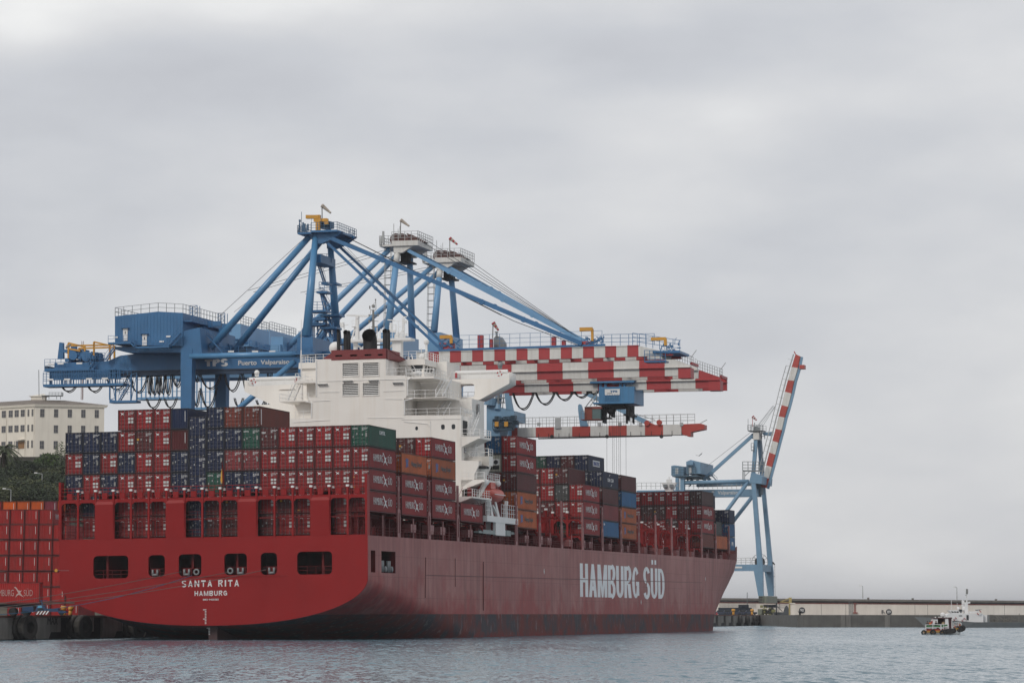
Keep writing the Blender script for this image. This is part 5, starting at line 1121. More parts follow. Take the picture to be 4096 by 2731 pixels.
# festoon service platform below the tail
mb = MB(); a = p('C5', 85, 1180, -5); b = p('C5', 1130, 1160, -5); mb.box(a.x, b.x, -5.4, -2.5, a.z-.3, a.z+.15); c1 = p('C5', 170, 1100, -5); c2 = p('C5', 1085, 1090, -5)
mb.box(c1.x, c2.x, -4.8, -4.6, a.z+.9, a.z+2.6)
for i in range(30): x = c1.x+(c2.x-c1.x)*i/29; mb.bar((x, -5.3, a.z), (x, -5.3, a.z+2.6), .1)
for z in (1.1, 2.0, 2.6): mb.bar((a.x, -5.35, a.z+z*.95), (b.x, -5.35, a.z+z*.95), .09)
for u in (165, 180, 315, 330, 365, 385, 430, 470, 570, 655, 745, 762): q = p('C5', u, 1010, -4.8); mb.bar((q.x, -4.8, q.z+.6), (q.x, -4.8, a.z), .16)
mb.rail((a.x, -5.4, a.z), (c1.x, -5.4, a.z), 2.2, .6, .08, 3)
A_.out(mb, 'service_platform')
mb = MB(); f_ = [p('C5', u, v, -5) for u, v in ((945, 975), (1020, 965), (1020, 1385), (945, 1370))]
for i in range(4): mb.bar(f_[i], f_[(i+1) % 4], .22)
mb.bar(f_[0], f_[2], .1).bar(f_[1]+Vector((0, 0, -5)), f_[3], .1).bar(f_[3]+Vector((0, 0, 4)), f_[2]+Vector((0, 0, 4)), .12)
e1, e2 = p('C5', 1225, 1040, -5), p('C5', 1300, 1045, -5); zb_ = p('C5', 1225, 1390, -5).z
for e in (e1, e2): mb.bar((e.x, -5, e.z), (e.x, -5, zb_), .22)
mb.box(f_[3].x, e2.x, -5.2, -3, zb_-.2, zb_+.2).bar((e1.x, -5, zb_), (e2.x, -5, zb_+5), .1).bar((e1.x, -5, e1.z), (e2.x, -5, zb_+5), .1)
for z in (1.2, 3.0, 4.6, 6.5): mb.rail((f_[2].x, -5, zb_+z), (e1.x, -5, zb_+z*1), .9, .8, .08, 2)
mb.stair((f_[2].x+.5, -4.4, zb_+.2), (e1.x-.4, -4.4, zb_+3.2), .9, 9).stair((e1.x-.3, -3.6, zb_+3.2), (f_[2].x+1, -3.6, zb_+7), .9, 9)
A_.out(mb, 'access_cage')
# festoon cable loops
M_cab = paint('festoon_cable_black', (.012, .012, .014), .6, .1)
def loops(cr, c, lst, y, r=.11, name='festoon_cable'):
    for u0, u1, vt, vb in lst:
        a, b, m_ = cr.p(c, u0, vt, y), cr.p(c, u1, vt, y), cr.p(c, (u0+u1)/2, vb, y); sag = a.z-m_.z; n = 10
        pts = []
        for i in range(n+1):
            t = -1+2*i/n; pts.append(Vector((a.x+(b.x-a.x)*(i/n), y, m_.z+sag*(abs(t)**2.3))))
        MB().poly(pts, r).poly([q+Vector((.2, .15, -.25*(1-abs(-1+2*i/n)))) for i, q in enumerate(pts)], r*.8).build(name, M_cab, cr.root)
loops(A_, 'C5', [(310, 500, 1190, 1255), (655, 835, 1190, 1257), (880, 1190, 1040, 1230), (1190, 1440, 1030, 1265), (1440, 1480, 1030, 1290), (1480, 1560, 1030, 1290), (1560, 1600, 1030, 1290), (1600, 1660, 1030, 1280), (1420, 1600, 1350, 1470), (1655, 1810, 1350, 1465)], -3.8)
loops(A_, 'C6', [(30, 110, 1030, 1290), (130, 245, 1030, 1190), (405, 470, 1015, 1120), (480, 770, 1015, 1215), (800, 1020, 1010, 1245), (1040, 1180, 1010, 1260), (1190, 1225, 1010, 1100), (1370, 1420, 1000, 1120)], -3.8)
loops(A_, 'C6', [(390, 480, 1245, 1440), (490, 700, 1215, 1460), (935, 1045, 1345, 1450), (1220, 1330, 1370, 1450), (1330, 1400, 1360, 1450)], -1)
# apex: saddle, platforms, davits, sheaves
mb = MB()
aq = [p('D1', *q, -4.3) for q in ((395, 585), (800, 560), (860, 570), (700, 690), (540, 760), (400, 760))]; mb.prism([(q.x, -4.3, q.z) for q in aq], (0, 1.0, 0)).prism([(q.x, 3.3, q.z) for q in aq], (0, 1.0, 0))
aq = [p('D1', *q, 4) for q in ((740, 560), (1020, 625), (1020, 660), (960, 680), (850, 720), (700, 640))]; mb.prism([(q.x, 3.2, q.z) for q in aq], (0, 1.2, 0))
a = p('D1', 380, 560, -5); b = p('D1', 790, 560, -5); mb.box(a.x, b.x, -5.4, 5.4, a.z-.35, a.z)
c_ = p('D1', 165, 600, -5); mb.box(c_.x, a.x, -5.3, 4, c_.z-.2, c_.z+.1)
mb.box(T.x-1, T.x+1, -4, 4, T.z-4.6, T.z-3.2)
A_.out(mb, 'apex_saddle')
mb = MB().rail((a.x, -5.4, a.z), (b.x, -5.4, a.z), 1.3, 1.1, .08, 3).rail((c_.x, -5.3, c_.z), (a.x, -5.3, c_.z), 1.3, .8, .08, 3).rail((b.x, -5.4, a.z), (b.x, 5.4, a.z), 1.3, 1.1, .08, 3).rail((c_.x, -5.3, c_.z), (c_.x, 4, c_.z), 1.3, .8, .08, 3)
e_ = p('D1', 970, 580, 4); mb.rail((b.x, 4, a.z-.3), (e_.x, 4, a.z-.3), 1.3, 1.1, .08, 2)
for u, v0, v1, w_ in ((220, 600, 265, .07), (375, 560, 365, .05), (525, 470, 315, .06), (190, 600, 440, .2), (245, 580, 430, .25), (270, 580, 450, .3), (320, 560, 455, .25)): mb.bar(p('D1', u, v0, -4), p('D1', u, v1, -4), w_)
mb.bar(p('D1', 165, 590, -4), p('D1', 195, 400, -4), .12).box(p('D1', 185, 0, -4).x, p('D1', 207, 0, -4).x, -4.2, -3.8, p('D1', 0, 430, -4).z, p('D1', 0, 395, -4).z)
for i in range(14): a2 = p('D1', random.uniform(480, 640), random.uniform(460, 550), -2); mb.box(a2.x, a2.x+.8, -2.5, -1, a2.z, a2.z+.7)
mb.build('apex_rail', paint('crane_dull_blue', (.04, .11, .2), .5, .2), A_.root)
mb = MB()
for q0, q1, w_ in (((480, 560), (480, 315), .75), ((295, 345), (495, 345), .75), ((607, 460), (607, 375), .7), ((418, 398), (620, 392), .65)): mb.bar(p('D1', *q0, -3.5), p('D1', *q1, -3.5), w_, w_*.8)
mb.build('service_davit', M_yel, A_.root)
sock(A_, 'D1', (545, 430), (540, 165), (680, 285), 0)
stays(A_, [(('D1', 560, 625), ('B5', 1130, 345))], h=.66, pins=(.235, .255, .42, .62, .78))
stays(A_, [(('D1', 560, 690), ('Z5', 1700, 515))], h=.45, y=3.8, pins=(.45, .5, .8))
mb = MB()
for q0, q1, r in ((('D1', 830, 610), ('B5', 600, 165), .11), (('B5', 600, 165), ('B5', 1090, 350), .11), (('D1', 900, 650), ('B5', 500, 120), .08), (('D1', 850, 790), ('B5', 0, 290), .06), (('D1', 940, 830), ('B4', 1660, 1500), .05), (('D1', 290, 655), ('B3', 1560, 240), .06), (('S', 1245, 1010), ('B3', 1680, 210), .05)):
    mb.bar(A_.p(*q0, 1), A_.p(*q1, 1), r)
mb.build('hoist_rope', M_cab, A_.root)
# ladders and landings up the tower
mb = MB()
for (u0, v0), (u1, v1) in (((495, 1105), (580, 1370)), ((530, 1530), (590, 1800))): mb.stair(p('D1', u1, v1, 3), p('D1', u0, v0, 3), 1.4, 14, side=(0, 1, 0))
mb.stair(p('B4', 590, 1230, 3), p('B4', 510, 1075, 3), 1.4, 12, side=(0, 1, 0))
for c, u0, u1, v in (('D1', 470, 690, 1090), ('D1', 570, 660, 1380), ('D1', 495, 660, 1520), ('B4', 400, 590, 1275), ('B4', 390, 580, 1415), ('B4', 530, 735, 1320), ('B4', 440, 580, 1360), ('B4', 520, 700, 1460), ('D1', 750, 810, 1385), ('C1', 230, 690, 465), ('C1', 230, 620, 760), ('C1', 0, 320, 680)):
    a = p(c, u0, v, 3); b = p(c, u1, v, 3); mb.box(a.x, b.x, 1.5, 4.5, a.z-.35, a.z)
for c, u0, u1, v in (('D1', 470, 690, 1060), ('D1', 495, 660, 1500), ('B4', 400, 590, 1270), ('B4', 390, 530, 1410), ('B4', 300, 400, 1560)): mb.rail(p(c, u0, v, 1.5), p(c, u1, v, 1.5), 1.5, .9, .08, 3)
for u in (410, 430, 470, 540, 560, 600, 615, 640): mb.bar(p('B4', u, 1280+random.uniform(0, 120), 3), p('B4', u, 1568, 3), .22)
for i in range(5): z0 = p('B4', 560, 1330+i*60, 3); mb.stair(z0, z0+Vector((1.6*(-1)**i, 0, -2.4)), 1.2, 8)
A_.out(mb, 'tower_stairs')
# boom
S87 = [98-86.9*(3-i) for i in range(0, 21)]+[1675, 1765, 1842]
def tipA(x, cr, yn): a, b = cr.p('B5', 1585, 357, yn), cr.p('B5', 1842, 420, yn); return a.z+(b.z-a.z)*(x-a.x)/(b.x-a.x)
xsA, ztA, zbA = boom(A_, (('B5', 98, 405), ('B5', 1585, 357)), (('B5', 98, 487), ('B5', 1400, 447)), 0, [98-86.9*3+86.9*i for i in range(21)]+[1765, 1842], 0, False, 3.0, tip=(3, tipA), wd=.9)
mb = MB(); yn = -3.9
mb.rail((xsA[2], yn, ztA(xsA[2])+.4), (A_.p('B5', 1290, 350, yn).x, yn, ztA(xsA[-6])+.4), 2.3, 1.8, .06, 3).bar((xsA[2], yn, ztA(xsA[2])+.3), (xsA[-6], yn, ztA(xsA[-6])+.3), .35)
mb.rail(A_.p('B5', 1300, 360, yn), A_.p('B5', 1700, 352, yn), 1.9, 1.5, .08, 3).rail(A_.p('B5', 1530, 352, yn), A_.p('B5', 1900, 410, yn), 2.0, 1.1, .09, 3)
a, b = A_.p('B5', 1690, 400, yn), A_.p('B5', 1900, 418, yn); mb.box(a.x, b.x, -4.2, 4, a.z-.4, a.z)
a, b = A_.p('B5', 1630, 490, yn), A_.p('B5', 1795, 500, yn); mb.box(a.x, b.x, -4.6, -2, a.z, a.z+.25).rail((a.x, -4.6, a.z), (b.x, -4.6, b.z), 2.0, 1.0, .1, 3)
for i in range(30): q = A_.p('B5', random.uniform(1160, 1300), random.uniform(300, 350), yn); mb.bar(q, q+Vector((random.uniform(-.8, .8), 0, random.uniform(-.7, .7))), .16)
for i in range(22): q = A_.p('B5', random.uniform(1750, 1890), random.uniform(350, 410), yn); mb.bar(q, q+Vector((random.uniform(-.8, .8), 0, random.uniform(-.7, .7))), .14)
for i in range(26): q = A_.p('B5', random.uniform(0, 165), random.uniform(320, 395), yn); mb.bar(q, q+Vector((random.uniform(-1, 1), 0, random.uniform(-.6, .6))), .2)
mb.bar(A_.p('B5', 1860, 350, yn), A_.p('B5', 1862, 310, yn), .08).bar(A_.p('B5', 1862, 310, yn), A_.p('B5', 1876, 297, yn), .08).bar(A_.p('B5', 1892, 360, yn), A_.p('B5', 1892, 325, yn), .08).bar(A_.p('B5', 1892, 325, yn), A_.p('B5', 1907, 311, yn), .08)
A_.out(mb, 'boom_walkway')
mb = MB()
for u, v0, v1, w_ in ((332, 395, 275, .9), (907, 375, 287, .7), (985, 370, 315, .6), (415, 385, 305, .5), (1170, 372, 322, 2.2), (70, 400, 335, 2.6), (635, 385, 372, 2), (810, 380, 375, 1.5)): a = A_.p('B5', u, v0, yn); b = A_.p('B5', u, v1, yn); mb.box(a.x-w_/2, a.x+w_/2, yn+.1, yn+.9, a.z, b.z)
mb.build('boom_bracket', M_bred, A_.root)
q = [A_.p('B5', *w_, -2) for w_ in ((440, 388), (440, 300), (455, 282), (485, 285), (515, 330), (520, 388))]
MB().prism([(a.x, -2, a.z) for a in q], (0, 2.2, 0)).bar(A_.p('B5', 465, 290, -2), A_.p('B5', 462, 248, -2), .3).bar(A_.p('B5', 450, 250, -2), A_.p('B5', 476, 252, -2), .2).build('boom_cabin', M_grey, A_.root)
mb = MB()
for q0, q1, w_ in (((1116, 230), (1215, 228), .6), ((1213, 225), (1215, 320), .4), ((1675, 306), (1790, 303), .5), ((1786, 300), (1788, 355), .45), ((20, 290), (112, 288), .6), ((108, 290), (110, 340), .5)): mb.bar(A_.p('B5', *q0, yn), A_.p('B5', *q1, yn), w_)
mb.build('boom_davit', M_yel, A_.root)
sock(A_, 'B5', (432, 300), (436, 178), (478, 238), -2, True)
# ---------------------------------------------------------------- cranes B and C (white heads)
def crane_bc(near, far, label, head, foot, sk, striped, bst, stay, bm, st0, pitch, nst, tipf, house, dx):
    c = Crane(near, far, label, M_lblue); p = c.p
    T, B = tower(c, head, foot, 0, .56, .70, 4.0, white=.13)
    xl = B.x-21.5; lower_legs(c, B.x, xl, B.z-2, 2.4, 1.9)
    c.out(MB().box(B.x-1.3, B.x+1.3, -c.hy, c.hy, B.z-4, B.z-.2), 'tower_crossbeam'); c.out(MB().box(xl-1.2, xl+1.2, -c.hy, c.hy, B.z-4, B.z-.5), 'tower_crossbeam')
    for g in (-1, 1):
        c.out(MB().tube((B.x, g*c.hy, B.z-4), (xl, g*c.hy, B.z-4), .5, n=12), 'portal_tube', smooth=True)
        c.out(MB().tube((B.x, g*c.hy, B.z-5), (xl, g*c.hy, QZ+13), .6, n=12), 'diagonal_brace', smooth=True)
        b0, b1 = p(*bst[0], -5.4), p(*bst[1], -3); c.out(MB().tube((b0.x, b0.y*g, b0.z), (b1.x, b1.y*g, b1.z), .56, .50, n=16), 'backstay', smooth=True)
    # head: white wedge with platform
    ap = lambda du, dv, y=-4.6: p('D2', du+dx[0], dv+dx[1], y)
    w_ = [ap(*q) for q in ((360, 595), (760, 595), (530, 740), (365, 740))]
    mb = MB().prism([(q.x, -4.6, q.z) for q in w_], (0, .9, 0))
    w2 = [(q.x, q.z) for q in w_]; mb.prism([(x, 3.8, z) for x, z in w2], (0, .9, 0))
    a, b = ap(340, 560), ap(850, 560); mb.box(a.x, b.x, -5, 5, a.z-.5, a.z+.45); a2 = ap(85, 590); mb.box(a2.x, a.x, -4.5, 4.5, a2.z-.3, a2.z+.1)
    mb.build('tower_head', M_bwht, c.root)
    zz = a.z+.45; mb = MB().rail((a.x, -5, zz), (b.x, -5, zz), 1.7, 1.2, .09, 3).rail((a2.x, -4.5, a2.z), (a.x, -4.5, a2.z), 1.7, .9, .09, 3).rail((b.x, -5, zz), (b.x, 5, zz), 1.7, 1.2, .09, 3).rail((a2.x, -4.5, a2.z), (a2.x, 4.5, a2.z), 1.7, 1.2, .09, 3)
    mb.bar(ap(110, 590), ap(130, 410), .35).bar(ap(160, 560), ap(162, 320), .35)
    for u, v0, v1, r in ((368, 540, 170, .1), (453, 430, 270, .08), (487, 430, 220, .08)): mb.bar(ap(u, v0, -2), ap(u, v1, -2), r)
    mb.build('head_rail', M_steel, c.root)
    mb = MB().disc(ap(415, 480, -1), (0, 1, 0), 1.15, .6).disc(ap(530, 480, 1), (0, 1, 0), 1.15, .6); q1 = ap(365, 510); q2 = ap(560, 440); mb.box(q1.x, q2.x, -1.5, 1.5, q1.z, q1.z+1.0).hexa([(q2.x, -1, q1.z), (q2.x+3.4, -1, q1.z), (q2.x+3.4, 1, q1.z), (q2.x, 1, q1.z)], [(q2.x-.5, -1, q1.z+1.9), (q2.x+.8, -1, q1.z+1.4), (q2.x+.8, 1, q1.z+1.4), (q2.x-.5, 1, q1.z+1.9)])
    mb.build('head_sheaves', paint('rusty_sheave_brown', (.09, .03, .025), .7, .4), c.root)
    q1, q2 = ap(490, 920, 3), ap(730, 920, 3); mb = MB().box(q1.x, q2.x, 1.5, 6, q1.z-.3, q1.z).rail((q1.x, 1.5, q1.z), (q2.x, 1.5, q1.z), 1.5, .9, .09, 3).box(q1.x+.4, q1.x+2, 2, 5, q1.z, q1.z+4).rail((q1.x+1, 1.4, q1.z+2.6), (q2.x, 1.4, q1.z+2.6), 1.2, .9, .09, 2); mb.build('head_landing', M_dark, c.root)
    sock(c, 'D2', sk[0], sk[1], sk[2], -2, striped)
    stays(c, [stay], w=.45, h=.62, pins=(.24, .3, .55, .72))
    mb = MB(); s0, s1 = p(*stay[0], -3), p(*stay[1], -3)
    for k in (0, 1): mb.bar(s0+Vector((1.5, 1+k, 2.2+k*.8)), s1+Vector((-1, 1+k, .8)), .09)
    for k in (-1, 1): mb.bar((T.x-3, k*1.5, T.z+1), (xl-8, k*1.5, B.z+9), .07)
    mb.build('hoist_rope', M_cab, c.root)
    # caged ladder
    mb = MB(); l0, l1 = ap(260, 1040, -3), ap(255, 1540, -3); l2 = ap(290, 640, -3)
    for dx_ in (-.55, .55):
        for dy in (-.4, .4): mb.bar((l0.x+dx_, -3+dy, l2.z), (l0.x+dx_*1.3, -3+dy, B.z), .09)
    z = B.z
    while z < l2.z: mb.box(l0.x-.65, l0.x+.65, -3.5, -2.5, z, z+.08); z += 1.3
    mb.build('ladder_cage', M_steel, c.root)
    # girders and machinery house behind the tower
    for g in (-1, 1): c.out(MB().box(xl-24, B.x+2, g*3.4-.5, g*3.4+.5, B.z-7.6, B.z-4.2), 'main_girder')
    hp = [p(*q, house[1]) for q in house[0]]; y0 = house[1]
    c.out(MB().box(hp[0].x-15, hp[0].x, y0-16, y0, hp[1].z, hp[0].z), 'machinery_house')
    mb = MB().rail((hp[0].x, y0-16, hp[0].z), (hp[0].x, y0, hp[0].z), 1.6, 1.4, .09, 3).rail((hp[0].x-15, y0-.1, hp[0].z), (hp[0].x, y0-.1, hp[0].z), 1.6, 1.4, .09, 2); mb.build('roof_rail', M_steel, c.root)
    mb = MB()
    for L in (y0-13, y0-10, y0-3): mb.box(hp[0].x, hp[0].x+1.2, L, L+1.7, hp[0].z-5.5, hp[0].z-2.8)
    mb.box(hp[0].x, hp[0].x+1.6, y0-16, y0, hp[1].z, hp[1].z+.2).rail((hp[0].x+1.6, y0-16, hp[1].z), (hp[0].x+1.6, y0, hp[1].z), 1.2, 1.2, .08, 2); c.out(mb, 'house_side_fittings')
    # boom
    xs, zt_, zb_ = boom(c, bm[0], bm[1], 0, [st0+pitch*i for i in range(nst+1)], 0, True, 3.0, tip=(1, tipf), lower=1.5, wd=.9)
    xe = xs[-1]; c.out(MB().box(xe-2.2, xe+.1, -4, -1, zb_(xe)-2.0, zb_(xe)-.1), 'boom_end', M_bred)
    m = MB(); yn = -4; tz_ = lambda x: min(zt_(x), tipf(x, c, yn)) if x > xs[-2] else zt_(x)
    n = 10
    for i in range(n):
        xa, xb = xs[-2]+(xs[-1]-xs[-2])*i/n, xs[-2]+(xs[-1]-xs[-2])*(i+1)/n; m.rail((xa, yn, tz_(xa)), (xb, yn, tz_(xb)), 1.7, 2, .08, 3)
    m.rail((xe, -4, tz_(xe)), (xe, -1, tz_(xe)), 1.7, 1.5, .08, 3).bar((xe, -3, tz_(xe)+1.5), (xe+1, -3, tz_(xe)+2.8), .12); m.build('boom_end_rail', M_steel, c.root)
    return c, B, xs, zt_, zb_, xl
def tipB(x, cr, yn): a, b = cr.p('B5', 1780, 433, yn), cr.p('B5', 1985, 512, yn); return a.z+(b.z-a.z)*(x-a.x)/(b.x-a.x)
def tipC(x, cr, yn): a, b = cr.p('B5', 2030, 540, yn), cr.p('B5', 2218, 605, yn); return a.z+(b.z-a.z)*(x-a.x)/(b.x-a.x)
cb = crane_bc(('S', 1551, 1303), ('S', 1649, 1325), 'middle quay crane with white tower head and beige windsock', ('D2', 440, 745), ('B4', 1240, 1500),
    ((495, 440), (505, 100), (670, 220)), False, (('S', 1137, 1402), ('D2', 300, 660)), (('D2', 640, 690), ('B5', 1130, 320)), ((('B5', 375, 480), ('B5', 1800, 433)), (('B5', 375, 572), ('B5', 1800, 530))), -20, 200.1, 10, tipB,
    ([('B3', 1980, 375), ('B3', 1980, 560)], 6), (0, 0))
cc = crane_bc(('S', 1735, 1325), ('S', 1825, 1345), 'third quay crane with white tower head and red and white windsock', ('D2', 1272, 1085), ('B4', 1750, 1500),
    ((1465, 820), (1466, 455), (1615, 580)), True, (('S', 1330, 1402), ('D2', 1130, 1010)), (('D2', 1430, 1010), ('B5', 1135, 325)), ((('B5', 680, 590), ('B5', 2000, 530)), (('B5', 680, 663), ('B5', 2020, 630))), 490, 191.4, 9, tipC,
    ([('B3', 2210, 420), ('B3', 2210, 560)], 6), (840, 325))
# walkway trusses hanging under the tails of cranes B and C
def truss(c, q0, q1, h, y, name='tail_walkway', mat=M_lblue):
    a, b = c.p(*q0, y), c.p(*q1, y); mb = MB(); n = int((b.x-a.x)/.85)
    mb.box(a.x, b.x, y, y+3, a.z-.25, a.z+.2).bar((a.x, y, a.z+h), (b.x, y, a.z+h), .45)
    for i in range(n+1): x = a.x+(b.x-a.x)*i/n; mb.bar((x, y, a.z), (x, y, a.z+h), .22)
    mb.bar((a.x, y, a.z+1.2), (b.x, y, a.z+1.2), .12).bar((a.x, y, a.z+h*.6), (b.x, y, a.z+h*.6), .12)
    mb.prism([(a.x, y, a.z+h), (a.x+3, y, a.z+h+1.8), (b.x, y, a.z+h+2.2), (b.x, y, a.z+h)], (0, .4, 0))
    mb.build(name, mat, c.root)
truss(cb[0], ('C5', 1300, 1350), ('C6', 245, 1345), 6.0, -2); truss(cc[0], ('C6', 390, 1480), ('C6', 790, 1475), 5.5, -2)
loops(cc[0], 'D3', [(-140, 240, 270, 585), (260, 605, 285, 500), (620, 920, 285, 425), (935, 1195, 280, 380), (1215, 1350, 280, 325)], -3.2, .13)
mb = MB()
for u in (245, 612, 925, 1205): a = cc[0].p('D3', u, 290, -3.2); mb.box(a.x-.5, a.x+.5, -3.5, -2.9, a.z-.3, a.z+.9)
mb.build('festoon_carrier', M_dark, cc[0].root)
# ---------------------------------------------------------------- trolley with its cab under boom C (it runs along the boom: a part of the crane)
c = cc[0]; p = c.p; yt = -4.6
a, b = p('D3', 1375, 500, yt), p('D3', 1815, 225, yt); e = p('D3', 1960, 0, yt); 
tb = MB().box(a.x, p('D3', 1990, 0, yt).x, yt, yt+8.5, p('D3', 0, 500, yt).z, p('D3', 0, 235, yt).z).box(p('D3', 1275, 0, yt).x, p('D3', 1990, 0, yt).x, yt-.2, yt+8.5, p('D3', 0, 525, yt).z, p('D3', 0, 500, yt).z)
for u in (1480, 1740, 1395, 1810): tb.box(p('D3', u, 0, yt).x-.25, p('D3', u, 0, yt).x+.25, yt+.3, yt+.9, p('D3', 0, 240, yt).z, p('D3', 0, 100, yt).z)
tb.box(p('D3', 1225, 0, yt).x, p('D3', 1995, 0, yt).x, yt-.4, yt+1.2, p('D3', 0, 165, yt).z, p('D3', 0, 135, yt).z)
M_trl = paint('trolley_blue_paint', (.06, .22, .42), .45, .15, .2)
tr = tb.build('trolley', M_trl, c.root)
mb = MB()
for i in range(22): u = random.uniform(1290, 1960); s_ = random.uniform(.5, 1.3); q = p('D3', u, random.uniform(60, 120), yt); mb.box(q.x-s_/2, q.x+s_/2, yt-.2, yt+1, q.z-s_*.4, q.z+s_*.4)
for u in (1340, 1400, 1640, 1760, 1880, 1950): mb.disc(p('D3', u, 90, yt+.2), (0, 1, 0), .75, .8)
mb.build('trolley_hoist', paint('hoist_dark_blue', (.02, .07, .16), .5, .2), tr)
MB().rail((p('D3', 1230, 0, yt).x, yt-.4, p('D3', 0, 140, yt).z), (p('D3', 2060, 0, yt).x, yt-.4, p('D3', 0, 140, yt).z), 1.4, 1.2, .08, 2).build('trolley_rail', M_steel, tr)
pa, pb = p('D3', 1480, 350, yt), p('D3', 1740, 240, yt); sg = MB().box(pa.x, pb.x, yt-.12, yt-.05, pa.z, pb.z).build('trolley_sign', M_wht2, tr)
q0, q1 = p('D3', 1570, 303, yt), p('D3', 1700, 265, yt); text('TPS', q1.x-q0.x, q1.z-q0.z, sg, face_aft(q0.x, yt-.13, q0.z), M_blue, .05)
q0, q1 = p('D3', 1520, 319, yt), p('D3', 1608, 311, yt); MB().box(q0.x, q1.x, yt-.16, yt-.13, q0.z, q1.z).build('sign_line', M_dark, sg)
mb = MB()
for i in range(7): x = pa.x+(pb.x-pa.x)*i/6; mb.box(x-.05, x+.05, yt-.12, yt, p('D3', 0, 485, yt).z, p('D3', 0, 360, yt).z)
for v in (385, 410, 440, 465): z = p('D3', 0, v, yt).z; mb.box(pa.x, pb.x, yt-.1, yt, z-.04, z+.04)
mb.build('access_panel', M_trl, tr)
mb = MB(); 
for i in range(16): u = random.uniform(1420, 1620) if i % 2 else random.uniform(1820, 2010); q = p('D3', u, 530, yt+2); l_ = random.uniform(1.5, 3.6); mb.box(q.x-.12, q.x+.12, yt+1+random.random()*3, yt+2+random.random()*3, q.z-l_, q.z)
for u0, u1, v in ((1320, 1470, 715), (1410, 1575, 750), (1810, 1980, 690), (1890, 2010, 715)): q0, q1 = p('D3', u0, v, yt+2), p('D3', u1, v, yt+2); mb.box(q0.x, q1.x, yt+1.5, yt+3.5, q0.z-.15, q0.z+.15)
mb.ball(p('D3', 1590, 600, yt+2), 1.0).box(p('D3', 1500, 0, yt).x, p('D3', 1800, 0, yt).x, yt+1, yt+6, p('D3', 0, 590, yt).z, p('D3', 0, 530, yt).z)
mb.build('head_block', M_dark, tr)
mb = MB()
for u in (1610, 1637, 1680, 1720, 1748, 1512, 1845): q = p('D3', u, 560 if u not in (1512, 1845) else 700, yt+3); z1 = QZ+24; mb.bar(q, (q.x, q.y, z1), .045)
mb.build('hoist_rope', M_cab, tr)
M_cabr = paint('cab_rust_red', (.26, .05, .03), .5, .25, .3)
ca_, cb_ = p('D3', 1125, 770, yt), p('D3', 1420, 545, yt)
cab = MB().box(ca_.x, p('D3', 1255, 0, yt).x, yt, yt+2.6, ca_.z, cb_.z).box(ca_.x, cb_.x, yt, yt+2.6, p('D3', 0, 610, yt).z, cb_.z).box(p('D3', 1065, 0, yt).x, p('D3', 1400, 0, yt).x, yt-.5, yt+3, p('D3', 0, 800, yt).z, ca_.z).build('operator_cab', M_cabr, tr)
MB().box(p('D3', 1255, 0, yt).x, p('D3', 1400, 0, yt).x, yt+.1, yt+2.5, ca_.z, p('D3', 0, 610, yt).z).build('cab_glazing', paint('cab_glass', (.10, .16, .16), .1, .1), cab)
mb = MB().rail(p('D3', 1065, 770, yt-.4), p('D3', 1125, 770, yt-.4), 1.6, .6, .08, 3).bar(p('D3', 1150, 545, yt), p('D3', 1330, 310, yt), .15).bar(p('D3', 1220, 540, yt), p('D3', 1330, 400, yt), .12).bar(p('D3', 1240, 430, yt), p('D3', 1340, 430, yt), .12).bar(p('D3', 1335, 260, yt), p('D3', 1335, 540, yt), .15).bar(p('D3', 1240, 430, yt), p('D3', 1310, 540, yt), .1).build('cab_ladder', M_grey, cab)
# ---------------------------------------------------------------- crane D (low boom) and crane E (boom raised)
M_pale = paint('pale_crane_blue', (.17, .31, .45), .5, .2, .3, (.12, .2, .28))
def crane_old(near, far, label): return Crane(near, far, label, M_pale)
D_ = crane_old(('S', 1985, 2000), ('S', 2052, 2000), 'low quay crane with faded blue tower and lowest red and white boom'); p = D_.p; hy = D_.hy
xw = 0; zb0 = p('C3', 1900, 1400, -hy).z
lower_legs(D_, 0, -16, zb0+3, 2.0, 1.8)
q = [p('C3', *w_, -hy) for w_ in ((1770, 960), (1900, 965), (2250, 1060), (2250, 1230), (1990, 1220), (1890, 1560), (1770, 1560))]; D_.out(MB().prism([(a.x, -hy, a.z) for a in q], (0, 2*hy*.7, 0)), 'tower_block')
q = [p('C3', *w_, -hy) for w_ in ((2080, 740), (2160, 735), (2225, 1060), (2110, 1045))]; D_.out(MB().prism([(a.x, -hy, a.z) for a in q], (0, 1.2, 0)), 'tower_strut')
D_.out(MB().tube(p('C3', 1830, 960, -hy), p('C3', 1845, 830, -hy), 1.3, n=12), 'tower_column')
mb = MB()
for u, v, w_ in ((1890, 905, 180), (1920, 820, 150)): a, b = p('C3', u, v, -hy), p('C3', u+w_, v, -hy); mb.rail(a, b, 1.6, 1.2, .12, 2).box(a.x, b.x, -hy, -hy+1, a.z-.2, a.z)
mb.bar(p('C3', 1975, 780, -hy), p('C3', 1975, 1000, -hy), .35).bar(p('C3', 1935, 820, -hy), p('C3', 1945, 1000, -hy), .15).bar(p('C3', 2060, 820, -hy), p('C3', 2050, 1010, -hy), .15)
mb.build('tower_platform', M_grey, D_.root)
mb = MB()
for i in range(34): u, v = random.uniform(1880, 2240), random.uniform(1190, 1400); a = p('C3', u, v, -hy-1); s_ = random.uniform(.3, 1.1); mb.box(a.x, a.x+s_, -hy-1.4, -hy-.2, a.z, a.z+s_*.8)
